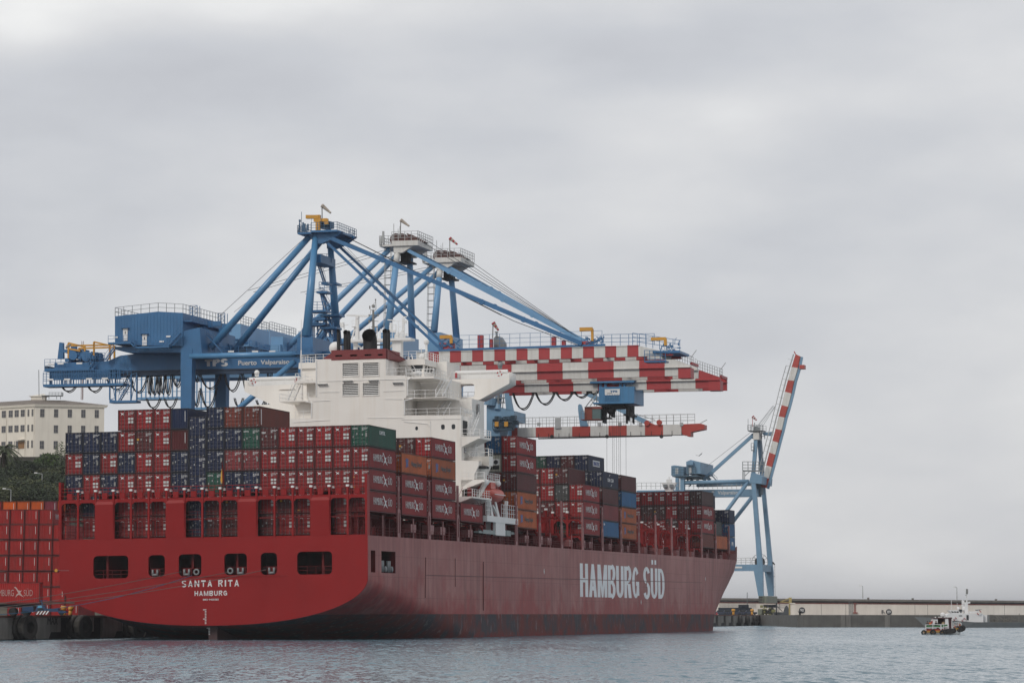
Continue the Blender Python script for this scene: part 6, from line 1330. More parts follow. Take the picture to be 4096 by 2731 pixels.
a, b = p('C3', 1890, 1350, -hy-1), p('C3', 2340, 1290, -hy-1); mb.box(a.x, p('C3', 2250, 0, -hy).x, -hy-1.6, -hy, p('C3', 0, 1410, -hy).z-.3, p('C3', 0, 1410, -hy).z).rail((a.x, -hy-1.6, p('C3', 0, 1410, -hy).z), (p('C3', 2250, 0, -hy).x, -hy-1.6, p('C3', 0, 1410, -hy).z), 2.0, 1.4, .12, 3).box(p('C3', 2230, 0, -hy).x, p('C3', 2340, 0, -hy).x, -hy-1, -hy, p('C3', 0, 1340, -hy).z, p('C3', 0, 1290, -hy).z)
mb.build('hinge_machinery', paint('hinge_dark_blue', (.03, .07, .11), .6, .3), D_.root)
mb = MB()
for u in (1950, 2115): a = p('C3', u, 1288, -hy-1.5); mb.box(a.x-.4, a.x+.4, -hy-1.8, -hy-1.5, a.z-.5, a.z+.5)
mb.build('yellow_lamp', M_yel, D_.root)
yn = -1.4; stp = [300, 350]+[497+148.8*i for i in range(9)]; stp[1] = 348
xs = [p('B1', u, 110, yn).x for u in stp]; Ta, Tb, Ba, Bb = p('B1', 365, 123, yn), p('B1', 1690, 94, yn), p('B1', 365, 200, yn), p('B1', 1690, 180, yn)
zt_ = lambda x: Ta.z+(Tb.z-Ta.z)*(x-Ta.x)/(Tb.x-Ta.x); zb_ = lambda x: Ba.z+(Bb.z-Ba.z)*(x-Ba.x)/(Bb.x-Ba.x)
mb = MB()
for i in range(len(xs)-1): a, b = xs[i], xs[i+1]; mb.hexa([(a, yn, zb_(a)), (b, yn, zb_(b)), (b, -yn, zb_(b)), (a, -yn, zb_(a))], [(a, yn, zt_(a)), (b, yn, zt_(b)), (b, -yn, zt_(b)), (a, -yn, zt_(a))], 0 if i % 2 == 0 else 1)
M_red2 = paint('boom_orange_red', (.42, .05, .035), .5, .15, .3, (.25, .04, .03))
mb.build('boom_girder', [M_red2, M_bwht], D_.root)
q = [p('B1', *w_, yn) for w_ in ((1690, 94), (1845, 88), (1876, 98), (1876, 135), (1765, 158), (1765, 193), (1735, 193), (1732, 183), (1702, 183), (1690, 160))]; MB().prism([(a.x, yn, a.z) for a in q], (0, 2.8, 0)).build('boom_end', M_red2, D_.root)
mb = MB().rail((xs[0], yn, zt_(xs[0])), (p('B1', 1798, 90, yn).x, yn, zt_(xs[-1])), 2.1, 1.5, .09, 3).rail((xs[0], 1.4, zt_(xs[0])), (p('B1', 1798, 90, 1.4).x, 1.4, zt_(xs[-1])), 2.1, 1.5, .07, 2).bar(p('B1', 1845, 85, yn), p('B1', 1898, 58, yn), .15)
a = p('B1', 680, 90, yn); mb.box(a.x-.6, a.x+.6, yn-.3, yn, a.z-1, a.z+1.2)
for u in (522, 1020, 1187, 1355, 1690): a = p('B1', u, 92, yn); mb.box(a.x-.35, a.x+.35, yn-.2, yn, a.z-.4, a.z+.3)
mb.build('boom_walkway', M_steel, D_.root)
a, b = p('B1', 520, 212, yn), p('B1', 1612, 187, yn); mb = MB().bar(a, b, .25)
for u in (630, 1080, 1525): q = p('B1', u, 195, yn); mb.disc(q, (0, 1, 0), .38, .3)
for i in range(14): q = a.lerp(b, i/13); mb.bar(q, q+Vector((0, 0, 1)), .1)
mb.build('cable_rail', M_dark, D_.root)
q = [p('D3', *w_, -1.6) for w_ in ((1010, 600), (1012, 525), (1030, 503), (1055, 508), (1070, 540), (1115, 680), (1182, 888), (1045, 888))]; D_.out(MB().prism([(a.x, -1.6, a.z) for a in q], (0, .8, 0)), 'stay_lug')
stays(D_, [(('D3', 900, 195), ('D3', 2220, 835))], w=.8, h=.85, y=1.5, mat=M_pale); a = p('D3', 2215, 835, -1.5); MB().disc(a, (0, 1, 0), .55, .6).prism([p('D3', 2200, 800, -1.5), p('D3', 2352, 870, -1.5), p('D3', 2200, 870, -1.5)], (0, 3, 0)).disc(p('B1', 1508, 80, -1.5), (0, 1, 0), .55, .7).build('stay_anchor', M_red2, D_.root)
D_.out(MB().tube(p('S', 1990, 1640, -hy), p('S', 2012, 1420, -2), .7, n=10).tube(p('S', 2040, 1640, hy), p('S', 2014, 1420, 2), .7, n=10), 'tower_leg')
MB().bar(p('D3', 2020, 680, 0), p('D3', 2352, 780, 0), .1).build('hoist_rope', M_cab, D_.root)
# crane E
E_ = crane_old(('S', 3044, 2380), ('S', 3086, 2380), 'far pale blue crane with its striped boom raised to the sky'); p = E_.p; hy = E_.hy
print('crane L', A_.L, A_.hy, cb[0].L, cb[0].hy, cc[0].L, cc[0].hy, D_.L, D_.hy, E_.L, E_.hy)
def boxleg(c, q, y, w=1.6, name='leg'):      # q: list of (crop, centre u, v, width in crop px)
    for (a, b) in zip(q, q[1:]):
        A0 = c.p(a[0], a[1]-a[3]/2, a[2], y); A1 = c.p(a[0], a[1]+a[3]/2, a[2], y); B0 = c.p(b[0], b[1]-b[3]/2, b[2], y); B1 = c.p(b[0], b[1]+b[3]/2, b[2], y)
        c.out(MB().hexa([(A0.x, y-w/2, A0.z), (A1.x, y-w/2, A0.z), (A1.x, y+w/2, A0.z), (A0.x, y+w/2, A0.z)], [(B0.x, y-w/2, B0.z), (B1.x, y-w/2, B0.z), (B1.x, y+w/2, B0.z), (B0.x, y+w/2, B0.z)]), name)
boxleg(E_, [('D5', 890, 968, 85), ('D5', 848, 540, 155)], -hy); boxleg(E_, [('D5', 848, 540, 155), ('D5', 872, 420, 90), ('D5', 840, 0, 78), ('D4', 1325, 1080, 62), ('D4', 1325, 940, 70)], -hy)
boxleg(E_, [('D5', 1065, 968, 90), ('D5', 1032, 560, 145)], hy); boxleg(E_, [('D5', 1032, 560, 145), ('D5', 1050, 420, 80), ('D5', 1015, 0, 72), ('D4', 1470, 1180, 55), ('D4', 1450, 940, 60)], hy)
boxleg(E_, [('D4', 1320, 940, 50), ('D4', 1366, 345, 54)], -2, 1.4, 'tower_leg')
a, b = p('D4', 1320, 940, -2), p('D4', 1366, 345, -2)
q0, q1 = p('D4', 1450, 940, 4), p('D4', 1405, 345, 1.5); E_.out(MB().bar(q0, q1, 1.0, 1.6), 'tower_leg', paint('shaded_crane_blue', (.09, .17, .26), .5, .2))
wsb = MB().box(b.x-.9, b.x+.9, -2.9, 1.5, b.z-2.0, b.z+.3); wsb.build('tower_head', M_bwht, E_.root)
a, b = p('D4', 1240, 300, -3), p('D4', 1460, 300, -3); mb = MB().box(a.x, b.x, -3.5, 3, a.z-.3, a.z).rail((a.x, -3.5, a.z), (b.x, -3.5, a.z), 1.6, .9, .13, 3).rail((a.x, 3, a.z), (b.x, 3, a.z), 1.6, .9, .1, 2)
mb.prism([p('D4', 1315, 300, -1), p('D4', 1335, 235, -1), p('D4', 1390, 250, -1), p('D4', 1410, 310, -1), p('D4', 1400, 345, -1), p('D4', 1330, 345, -1)], (0, 2, 0)).bar(p('D4', 1340, 235, -1), p('D4', 1338, 185, -1), .2).bar(p('D4', 1242, 300, -3), p('D4', 1240, 130, -3), .12).bar(p('D4', 1295, 250, -3), p('D4', 1295, 205, -3), .12)
a, b = p('D4', 1445, 430, 1), p('D4', 1490, 430, 1); mb.rail(a, b, 2.5, 1.5, .2, 3); a, b = p('D4', 1288, 600, -3), p('D4', 1325, 600, -3); mb.rail(a, b, 2.2, 1.2, .15, 2).bar(a, b, .3)
mb.build('head_platform', M_grey, E_.root); 
qs = [p('D4', *w_, 0) for w_ in ((1455, 335), (1620, 322), (1600, 385), (1475, 375))]; E_.out(MB().prism([(a.x, -.6, a.z) for a in qs], (0, 1.2, 0)), 'boom_stop')
def sockE():
    b, t, e = p('D4', 1308, 250, -2), p('D4', 1308, 95, -2), p('D4', 1368, 150, -2); o = MB().bar(b, t, .15).build('windsock_pole', M_red2, E_.root); m = MB()
    for i in range(5): m.tube(t.lerp(e, i/5), t.lerp(e, (i+1)/5), .5-.06*i, .44-.06*i, 8, mi=i % 2)
    m.build('windsock', [M_bred, M_bwht], o)
sockE()
qs = [p('D4', *w_, -hy-.9) for w_ in ((1280, 945), (1370, 950), (1450, 990), (1440, 1100), (1250, 1080), (1278, 985))]; E_.out(MB().prism([(a.x, -hy-.9, a.z) for a in qs], (0, 2*hy, 0)), 'tower_crossbeam')
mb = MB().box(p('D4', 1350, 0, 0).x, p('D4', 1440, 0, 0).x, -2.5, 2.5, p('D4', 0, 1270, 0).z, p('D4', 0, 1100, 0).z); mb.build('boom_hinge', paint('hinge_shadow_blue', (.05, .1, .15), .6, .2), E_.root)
q0, q1 = p('D4', 300, 1082, -hy), p('D4', 1250, 1062, -hy)
for g in (1, -1): E_.out(MB().tube((q0.x, g*hy, q0.z), (q1.x, g*hy, q1.z), .62, n=12), 'portal_tube', smooth=True)
q0, q1 = p('D4', -420, 1240, -2.2), p('D4', 1400, 1285, -2.2); q2 = p('D4', 560, 1185, -2.2)
for g in (1, -1): E_.out(MB().box(q0.x, q1.x, g*2.2-.5, g*2.2+.5, p('D4', 1200, 1288, -2.2).z, p('D4', 1200, 1180, -2.2).z), 'main_girder')
E_.txt('Valpara\u00edso', 'D4', 787, 1088, 1200, 1272, -2.75, .01)
E_.txt('P', 'D4', 700, 735, 1205, 1250, -2.75, .01)
for (u0, v0), (u1, v1), yy in (((1240, 1070), (960, 1450), -hy), ((1300, 1295), (1095, 1560), hy)):
    a, b = p('D4', u0, v0, yy), p('D4', u1, v1, yy); E_.out(MB().tube(a, a+(b-a)*2.6, .6, n=12), 'diagonal_brace', smooth=True)
MB().rail(p('D4', -420, 1180, -3), p('D4', 1285, 1174, -3), 2.0, 1.5, .12, 2).build('girder_rail', M_steel, E_.root)
for (u0, u1, vt, vr, vb) in ((92, 330, 832, 820, 975), (318, 640, 768, 740, 950)):
    yy = -hy-1.2 if u0 > 100 else -hy-1
    a, b = p('D4', u0, vt, yy), p('D4', u0+(u1-u0)*.36, vt+10, yy); z0 = p('D4', u0, vb, yy).z; r_ = p('D4', u0+(u1-u0)*.2, vr, yy); dep = 9 if u0 > 100 else 6
    h_ = MB().prism([(a.x, yy, z0), (a.x, yy, a.z), (r_.x, yy, r_.z), (b.x+2, yy, a.z-.2), (b.x+2, yy, z0)], (0, 2*hy+2 if u0 > 100 else 9, 0)); hs = E_.out(h_, 'machinery_house')
    du = (155, 198) if u0 < 100 else (355, 395); d0, d1 = p('D4', du[0], 950 if u0 < 100 else 940, yy), p('D4', du[1], 865 if u0 < 100 else 855, yy)
    dd = MB().box(d0.x, d1.x, yy-.1, yy-.02, d0.z, d1.z).build('door', M_wht2, hs)
q = p('D4', 318, 820, -hy-2); q2 = p('D4', 420, 768, -hy-2); E_.out(MB().box(q.x, q2.x, -hy-2.2, -hy-1.1, q.z, q2.z), 'house_cab')
mb = MB(); a, b = p('D4', 110, 955, -hy-1.6), p('D4', 640, 975, -hy-1.6); mb.box(a.x, p('D4', 480, 0, -hy-1.6).x, -hy-1.8, hy+2, a.z-.8, a.z-.4).rail((a.x, -hy-1.8, a.z-.4), (p('D4', 470, 0, -hy).x, -hy-1.8, a.z-.4), 2.6, 1.2, .15, 3)
for i in range(16): u, v = random.uniform(300, 720), random.uniform(960, 1170); q = p('D4', u, v, -3); mb.bar(q, q+Vector((random.uniform(-2, 2), 0, random.uniform(-2, 2))), .35)
mb.stair(p('D4', 780, 1060, -3), p('D4', 690, 965, -3), 1, 8)
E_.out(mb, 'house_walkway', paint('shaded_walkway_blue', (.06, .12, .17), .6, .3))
boxleg(E_, [('D4', 265, 1900, 62), ('D4', 265, 960, 62)], -hy, name='leg'); boxleg(E_, [('D4', 186, 1900, 46), ('D4', 186, 975, 46)], hy, name='leg')
a, b = p('D4', 1300, 385, -1), p('D4', 575, 1040, -1); E_.out(MB().bar(a, b, .8, 1.0).ball(p('D4', 1318, 385, -1), .9), 'backstay')
mb = MB().bar(p('D4', 1290, 320, -1), p('D4', 620, 840, -1), .1)
for (u0, v0), (u1, v1) in (((1375, 240), (1560, 0)), ((1385, 245), (1575, 0)), ((1405, 255), (1600, 0)), ((1450, 250), (1610, 0))):
    a, b = p('D4', u0, v0, 0), p('D4', u1, v1, 0); mb.bar(a, a+(b-a)*1.27, .09)
mb.build('boom_hoist_rope', M_grey, E_.root)
mb = MB(); a, b = p('D4', 1160, 905, -4), p('D4', 1480, 905, -4); mb.bar(a, b, .45).rail(a, b, 2.8, 1.6, .2, 3).bar(p('D4', 1165, 905, -4), p('D4', 1165, 1050, -4), .3).bar(p('D4', 1190, 905, -4), p('D4', 1190, 1050, -4), .2).bar(p('D4', 1195, 980, -4), p('D4', 1270, 905, -4), .2); mb.build('service_frame', M_grey, E_.root)
# raised boom in the crane's own plane
vsB = [(648, 806), (655, 745), (672, 672), (690, 600), (707, 535), (725, 468), (742, 400), (758, 335), (775, 262), (790, 196), (805, 128), (820, 52)]
mb = MB(); left = [(617, 790), (633, 745), (650, 672), (668, 600), (685, 535), (703, 468), (720, 398), (737, 335), (755, 260), (772, 196), (793, 122), (815, 50)]
rgt = [(650, 800), (665, 745), (682, 682), (701, 612), (718, 545), (737, 475), (753, 405), (772, 345), (791, 270), (806, 200), (828, 128), (840, 62)]
Lp = [p('B6', *q, -1.5) for q in left]; Rp = [p('B6', *q, -1.5) for q in rgt]
for i in range(11): mb.hexa([Lp[i], Rp[i], Rp[i]+Vector((0, 3, 0)), Lp[i]+Vector((0, 3, 0))], [Lp[i+1], Rp[i+1], Rp[i+1]+Vector((0, 3, 0)), Lp[i+1]+Vector((0, 3, 0))], i % 2)
mb.build('boom_girder', [M_red2, M_bwht], E_.root)
mb = MB(); mb2 = MB()
for i in range(11): mb.bar(Lp[i]+Vector((-.6, 0, 0)), Lp[i+1]+Vector((-.6, 0, 0)), .35); mb2.bar(Rp[i]+Vector((.5, .6, -.2)), Rp[i+1]+Vector((.5, .6, -.2)), .7, .7)
mb.poly([q+Vector((-1.7, 0, .5)) for q in Lp[:-1]], .12)
for i in range(11):
    for t in (0, .5): q = Lp[i].lerp(Lp[i+1], t); mb.bar(q, q+Vector((-1.7, 0, .5)), .1)
mb.build('boom_ladder', M_steel, E_.root); mb2.build('boom_rail_beam', M_pale, E_.root)
a = p('B6', 842, 118, -1.5); MB().box(a.x-.3, a.x+1.2, -1.5, 1.5, a.z-.8, a.z+.4).bar(p('B6', 815, 50, -1), p('B6', 807, 36, -1), .3).build('boom_end', M_red2, E_.root)
# portal beam, reel, bogies
q0, q1 = p('D5', 300, 535, -hy), p('D5', 925, 420, -hy)
E_.out(MB().box(q0.x-14, q1.x, -hy-.75, -hy+.75, q0.z, q1.z), 'portal_beam'); MB().rail((q0.x-14, -hy, q1.z), (p('D5', 780, 0, -hy).x, -hy, q1.z), 2.0, 1.4, .13, 3).build('portal_rail', M_steel, E_.root)
E_.out(MB().box(p('D5', 1090, 0, hy).x-2, p('D5', 1090, 0, hy).x-.3, -hy, hy, p('D5', 0, 550, 0).z, p('D5', 0, 432, 0).z), 'sill_beam')
a, b = p('D5', 475, 485, -hy-.8), p('D5', 560, 455, -hy-.8); MB().box(a.x-3, b.x, -hy-.85, -hy-.77, a.z, b.z).build('name_plate', M_wht2, E_.root)
rc = p('D5', 868, 378, 0); R = 2.5
mb = MB(); n = 26
for i in range(n):
    t0_, t1_ = 2*pi*i/n, 2*pi*(i+1)/n; f = lambda t, r: rc+Vector((r*cos(t), 0, r*sin(t)))
    mb.bar(f(t0_, R), f(t1_, R), .14)
    if i % 2 == 0: mb.bar(f(t0_, .5), f(t0_, R), .1)
mb.build('cable_reel', M_grey, E_.root); MB().disc(rc, (0, 1, 0), 1.6, .5, 20).build('reel_drum', M_dark, E_.root)
M_olive = paint('faded_olive_plate', (.20, .22, .17), .6, .25, .3)
a, b = p('D5', 922, 1090, -hy), p('D5', 1113, 968, -hy); MB().box(a.x, a.x+.4+(b.x-a.x)*.2, -hy-.4, hy+1, a.z, b.z).box(p('D5', 850, 0, -hy).x, a.x+.3, -hy-1, -hy+1, a.z, b.z).build('sill_plate', M_olive, E_.root)
mb = MB(); a, b = p('D5', 850, 1090, -hy-1), p('D5', 918, 968, -hy-1)
for i in range(4): z = a.z+(b.z-a.z)*i/4; mb.hexa([(a.x, -hy-1.04, z), (b.x, -hy-1.04, z), (b.x, -hy-1.01, z), (a.x, -hy-1.01, z)], [(a.x, -hy-1.04, z+.35), (b.x, -hy-1.04, z+.35), (b.x, -hy-1.01, z+.35), (a.x, -hy-1.01, z+.35)])
mb.build('hazard_stripes', M_dark, E_.root)
mb = MB(); mb2 = MB()
for i in range(40):
    u, v = random.uniform(845, 1115), random.uniform(1100, 1300); q = p('D5', u, v, -hy-1+random.random()*2); s_ = random.uniform(.3, .9)
    (mb if i % 3 else mb2).box(q.x, q.x+s_, q.y, q.y+s_, max(QZ, q.z-s_), q.z)
mb.build('bogie', paint('bogie_yellow_green', (.26, .26, .10), .6, .35, .4), E_.root); mb2.build('bogie_frame', M_dark, E_.root)
for x in (0, -15):
    for g in (-1, 1): MB().box(x-.6, x+.6, g*hy-2.5, g*hy+2.5, QZ+.1, QZ+1.8).build('bogie', M_olive, E_.root)
mb = MB().bar(p('D5', 1090, 380, hy), p('D5', 1125, 420, hy), .4).bar(p('D5', 1128, 420, hy), p('D5', 1135, 990, hy), .08).bar(p('D5', 1100, 628, hy), p('D5', 1130, 628, hy), .12).bar(p('D5', 1105, 808, hy), p('D5', 1135, 808, hy), .12); mb.build('cable_guide', M_dark, E_.root)
# ================================================================ quay, yard, hill
M_conc = paint('quay_concrete', (.23, .22, .20), .85, .35, .6, (.08, .07, .06), bump=.3)
M_apron = paint('apron_asphalt', (.075, .073, .07), .85, .3)
M_rustc = paint('rusty_quay_edge', (.13, .055, .04), .8, .3, .4)
QE = -24.4
def qbox(name, x0, x1, y0, y1, z0, z1, m, kind='structure', parent=None):
    o = MB().box(x0, x1, y0, y1, z0, z1).build(name, m, parent, M=MQ); 
    if kind: tag(o, kind=kind)
    return o
qbox('quay', -420, QE, -140, 640, -6, QZ, M_apron)
quay_face = empty('quay_wall', MQ, 'weathered concrete quay wall with dark arches and rusty capping beam', 'quay wall')
mb = MB(); mb2 = MB(); mb3 = MB()
Ls_ = [-60+11.6*i for i in range(60)]
for L in Ls_:
    mb.prism([(QE+.02, L, QZ-.25), (QE+.02, L+8.2, QZ-.25), (QE+.02, L+8.2, .95), (QE+.02, L+5.0, .95), (QE+.02, L+4.2, .1), (QE+.02, L, .1)], (.45, 0, 0))
mb.build('wall_panel', M_conc, quay_face)
mb2.box(QE, QE+.55, -140, 640, QZ-.25, QZ+.03).build('capping_beam', M_rustc, quay_face)
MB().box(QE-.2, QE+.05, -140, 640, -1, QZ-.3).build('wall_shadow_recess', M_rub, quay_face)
pm = inv(MQ, *px('D7', 930, 1060), 0, QE+.5); pn = inv(MQ, *px('D7', 1130, 920), 0, QE+.5)
text('MAX', pn.y-pm.y, 1.0, quay_face, face_stb(QE+.5, pm.y, pm.z), M_rub, .0, 'wall_writing')
# tyre fenders
def tyre_mesh(R=1.55, w=.95):
    mb = MB(); n = 28; prof = [(-w/2, R*.45), (-w/2, R*.9), (-w*.36, R), (w*.36, R), (w/2, R*.9), (w/2, R*.45)]; vs = []
    for i in range(n):
        a = 2*pi*i/n
        for k, (x, r) in enumerate(prof):
            rr = r*(.965 if (i % 2 and k in (2, 3)) else 1); vs.append((x, rr*cos(a), rr*sin(a)))
    m = len(prof); mb.add(vs, [(i*m+k, ((i+1) % n)*m+k, ((i+1) % n)*m+(k+1) % m, i*m+(k+1) % m) for i in range(n) for k in range(m)])
    return mb.mesh('tyre', M_tyre)
M_tyre = paint('worn_tyre_rubber', (.045, .042, .038), .85, .45, .3, (.12, .10, .08))
ME_ty = tyre_mesh()
def fender(L, z, lab, n=2, s=1.06):
    r = empty('tyre_fender', MQ @ Matrix.Translation((QE+.9, L, z)), lab, 'fender', 'tyre fenders hung along the quay')
    for i in range(n):
        o = link('tyre', ME_ty, r, Matrix.Translation((i*1.02*s, 0, 0)) @ Matrix.Diagonal((s, s, s, 1)) @ Matrix.Rotation(radians(-15 if n > 1 else 0), 4, 'Z'))
    MB().bar((0, 0, 0), (-1, 0, QZ-z), .1).build('chain', M_rustc, r)
fender(-8.3, 1.62, 'pair of large tyre fenders nearest the left edge of the photo'); fender(10.3, 1.62, 'pair of large tyre fenders below the yellow bollards by the ship stern')
fender(30, 1.5, 'tyre fender pair half hidden in shade under the ship stern'); fender(-24, 1.6, 'tyre fender pair cut by the left edge of the photo')
for i in range(9):
    fender(505+i*12, 1.5, f'small dark tyre fender, number {i+1} from the left along the far quay', 1)
def bollard(M, lab, double=False, col=None, s=1.0):
    r = empty('mooring_bollard', M, lab, 'bollard', 'yellow bollards on the quay edge')
    for k, g in enumerate((-1, 1) if double else (0,)):
        MB().tube((g*.42*s, 0, 0), (g*.5*s, g*0, .75*s), .27*s, .24*s, 12).tube((g*.5*s, 0, .7*s), (g*.55*s, 0, 1.15*s), .30*s, .44*s, 12).ball((g*.55*s, 0, 1.15*s), .44*s, 10, sq=(1, 1, .4)).build('horn', col or M_yel, r, True)
    MB().box(-.8*s, .8*s, -.5*s, .5*s, -.02, .08).build('base_plate', M_rustc, r)
q = inv(MQ, *px('D7', 1318, 860), 0, QE-.8); bollard(MQ @ Matrix.Translation((QE-.8, q.y, QZ)), 'twin horned yellow bollard on the quay just left of the ship stern', True)
for i, u in enumerate((408, 733, 1045, 1338)):
    q = inv(MQ, *px('D5', u, 1300), 0, QE-.8); bollard(MQ @ Matrix.Translation((QE-.8, q.y, QZ)), f'small yellow bollard, {ORD[i+1]} from the left on the far quay under the raised crane', s=1.35)
# mooring lines
M_rope = paint('grey_mooring_rope', (.16, .12, .11), .8, .2); M_ropeb = paint('blue_mooring_rope', (.03, .11, .20), .7, .2)
def mline(a, b, sag, lab, m): r = MB().poly([Vector(q) for q in arc(a, b, sag, 14)], .042, 6).build('mooring_line', m); tag(r, lab, 'mooring line', 'mooring lines from the stern to the quay'); return r
def shp(c, u, v, L=-.4): q = sl(c, u, v, L); return MS @ q
def qpt(c, u, v, Y): return at(*px(c, u, v), Y)
for (c0, u0, v0), (u1, v1), sg, lab, m in ((('Z3', 1745, 808), (-60, 1122), .25, 'uppermost grey mooring line, from the middle left stern opening', M_rope), (('Z4', 270, 815), (-60, 1158), .3, 'grey mooring line, second from top across the red stern', M_rope), (('Z4', 640, 788), (-60, 1172), .6, 'lowest of the grey mooring lines, from the right stern opening', M_rope), (('Z3', 1850, 845), (-60, 1225), .9, 'blue mooring line sagging below the grey ones', M_ropeb)):
    mline(shp(c0, u0, v0), qpt('Z3', u1, v1, 372), sg, lab, m)
# ---- container yard beyond the quay edge: plain corrugated ends towards the camera
COL['Y'] = (.37, .016, .014); COL['Q'] = (.75, .13, .012); COL['V'] = (.22, .03, .05)
CN['Y'] = 'plain red container end'; CN['Q'] = 'bright orange container end'; CN['V'] = 'plum red container end'
YD = 528.0
ya = at(*px('Z3', 92, 1230), YD); yb_ = at(*px('Z3', 230, 1230), YD); SY = (yb_.x-ya.x)/2.5
def yard_M(u, Y, z): 
    p_ = at(px('Z3', u, 1000)[0], 2300, Y); return Matrix.Translation((p_.x, Y, z)) @ Matrix.Rotation(-TH*.35, 4, 'Z') @ Matrix.Diagonal((1, 1, .925, 1))
Dy = lambda v, Y=YD: at(*px('Z3', 200, v), Y).z
edges = [-50, 92, 230, 371, 508]
rowsv = [1110, 957, 806, 655, 504, 352, 207]
for r_, v in enumerate(rowsv):
    zt_ = Dy(v); 
    cols = [(-50, 'Y'), (90, 'Y'), (229, 'Y'), (368, 'Y')]+([(507, 'Y'), (646, 'Y')] if r_ < 6 else [])
    for k, (u, kd) in enumerate(cols):
        uu = u-3.0*(6-r_)
        if k > 3: uu += 0
        # boxes wholly behind the truck or the ship are left out
        if uu > 600 and r_ > 1: continue
        if r_ < 1 and k < 1: continue
        M_ = yard_M(uu, YD, zt_-CH)
        container(M_ @ Matrix.Translation((0, 0, .21)), kd, f'plain red yard container end, stack {k+1} from left, level {r_+1} from ground', 'containers stacked in the yard', rev=True, side='hs' if (k == 3 and r_ == 6) else None)
for k, (u, kd, v) in enumerate(((-125, 'Y', 120), (16, 'Q', 120), (150, 'Q', 118), (284, 'Q', 117), (414, 'V', 116), (540, 'Q', 115))):
    Y2 = YD+22; container(yard_M(u, Y2, Dy(v, Y2)-CH), kd, f'{CN[kd]}, {ORD[k+1]} from left along the top row of the yard', 'containers stacked in the yard', rev=True)
# row below the orange ones so that they stand on something
# ---- trailer with a lettered red box and its tractor on the apron
YT = 400.0
ta, tb2 = at(*px('Z3', 384, 1118), YT), at(*px('Z3', 384, 932), YT)
Mc = Matrix.Translation((ta.x-12.19, YT, ta.z)) @ Matrix.Rotation(-pi/2, 4, 'Z')
tc_ = container(Matrix.Translation((ta.x-12.19, YT+CW, ta.z)) @ Matrix.Rotation(-pi/2, 4, 'Z'), 'Y', 'bright red lettered container riding on the trailer beside the quay edge', 'containers on the trailer', parts=False)
bm = bmesh.new()
for me_, dx_ in ((text_me('HAMBURG', 2.75, .82, -.008, .03), 6.05), (text_me('S\u00dcD', 1.15, .98, -.008, .03), 10.1)):
    me_.transform(Matrix.Translation((dx_, 0, 1.0))); bm.from_mesh(me_)
bm.from_mesh(MB().prism([(8.8+q_[0]*1.35, -.01, .8+q_[1]*1.4) for q_ in X_LOGO], (0, .012, 0)).mesh('x', M_lett)); me_ = bpy.data.meshes.new('side_lettering'); bm.to_mesh(me_); me_.materials.append(paint('lettering_rose', (.50, .36, .33), .6, .1)); link('side_lettering', me_, tc_, face_stb(CW-.015, 0, 0))
tr_ = empty('trailer_truck', Matrix.Translation((ta.x, YT+.1, QZ)), 'blue terminal tractor with dark trailer chassis parked on the quay apron', 'truck')
mb = MB().box(-12.3, .5, .6, 1.9, ta.z-QZ-.45, ta.z-QZ-.04)
for x in (-12, -9, -6, -3, -.5): mb.box(x-.1, x+.1, .02, 2.4, ta.z-QZ-.4, ta.z-QZ-.02)
mb.build('chassis', M_dark, tr_)
for x in (-10.6, -9.3, -3.6, -1.9): MB().disc((x, .45, .5), (0, 1, 0), .5, .4, 16).disc((x, 2.0, .5), (0, 1, 0), .5, .4, 16).build('wheel', M_rub, tr_)
M_tb = paint('tractor_blue', (.012, .05, .13), .45, .3)
cbn = MB().hexa([(-.5, -.5, .6), (.85, -.5, .6), (.85, 1.6, .6), (-.5, 1.6, .6)], [(-.3, -.4, 1.4), (.5, -.4, 1.4), (.5, 1.5, 1.4), (-.3, 1.5, 1.4)]).bar((.45, -.4, 1.3), (.2, -.4, 1.95), .16).box(0, .75, -.45, 1.5, 1.9, 1.98).box(.8, 2.4, -.3, 1.6, .5, .9).box(2.4, 3.4, -.3, 1.6, .35, .6).box(-2.2, -.8, -.4, 1.4, .55, 1.2).build('cab', M_tb, tr_)
MB().hexa([(-.25, -.5, 1.0), (.35, -.5, 1.0), (.35, -.45, 1.0), (-.25, -.45, 1.0)], [(-.15, -.48, 1.3), (.3, -.48, 1.3), (.3, -.42, 1.3), (-.15, -.42, 1.3)]).build('windscreen', paint('windscreen_blue', (.10, .35, .55), .2, .1), cbn)
mb = MB()
for i in range(4): x = -.4+i*.4; mb.hexa([(x, -.56, .15), (x+.18, -.56, .15), (x+.18, -.52, .15), (x, -.52, .15)], [(x+.3, -.56, .6), (x+.48, -.56, .6), (x+.48, -.52, .6), (x+.3, -.52, .6)])
mb.build('bumper_stripes', M_wht2, tr_); MB().box(-.55, 1.2, -.52, -.3, .1, .62).build('bumper', paint('bumper_dark_red', (.15, .02, .02), .5, .2), tr_)
MB().disc((.2, -.3, .5), (0, 1, 0), .5, .4, 16).disc((2.8, 0, .4), (0, 1, 0), .35, .4, 16).build('wheel', M_rub, tr_)
a = at(*px('Z3', 541, 797), 402.5); yl = MB().disc(a, (0, 1, 0), .21, .1, 16).build('lamp', M_yel); yl.name = 'round_yellow_marker'; tag(yl, 'small round yellow marker beside the left edge of the red stern', 'marker')
MB().bar(a, a+Vector((1.6, .6, 0)), .05).build('bracket', M_grey, yl)
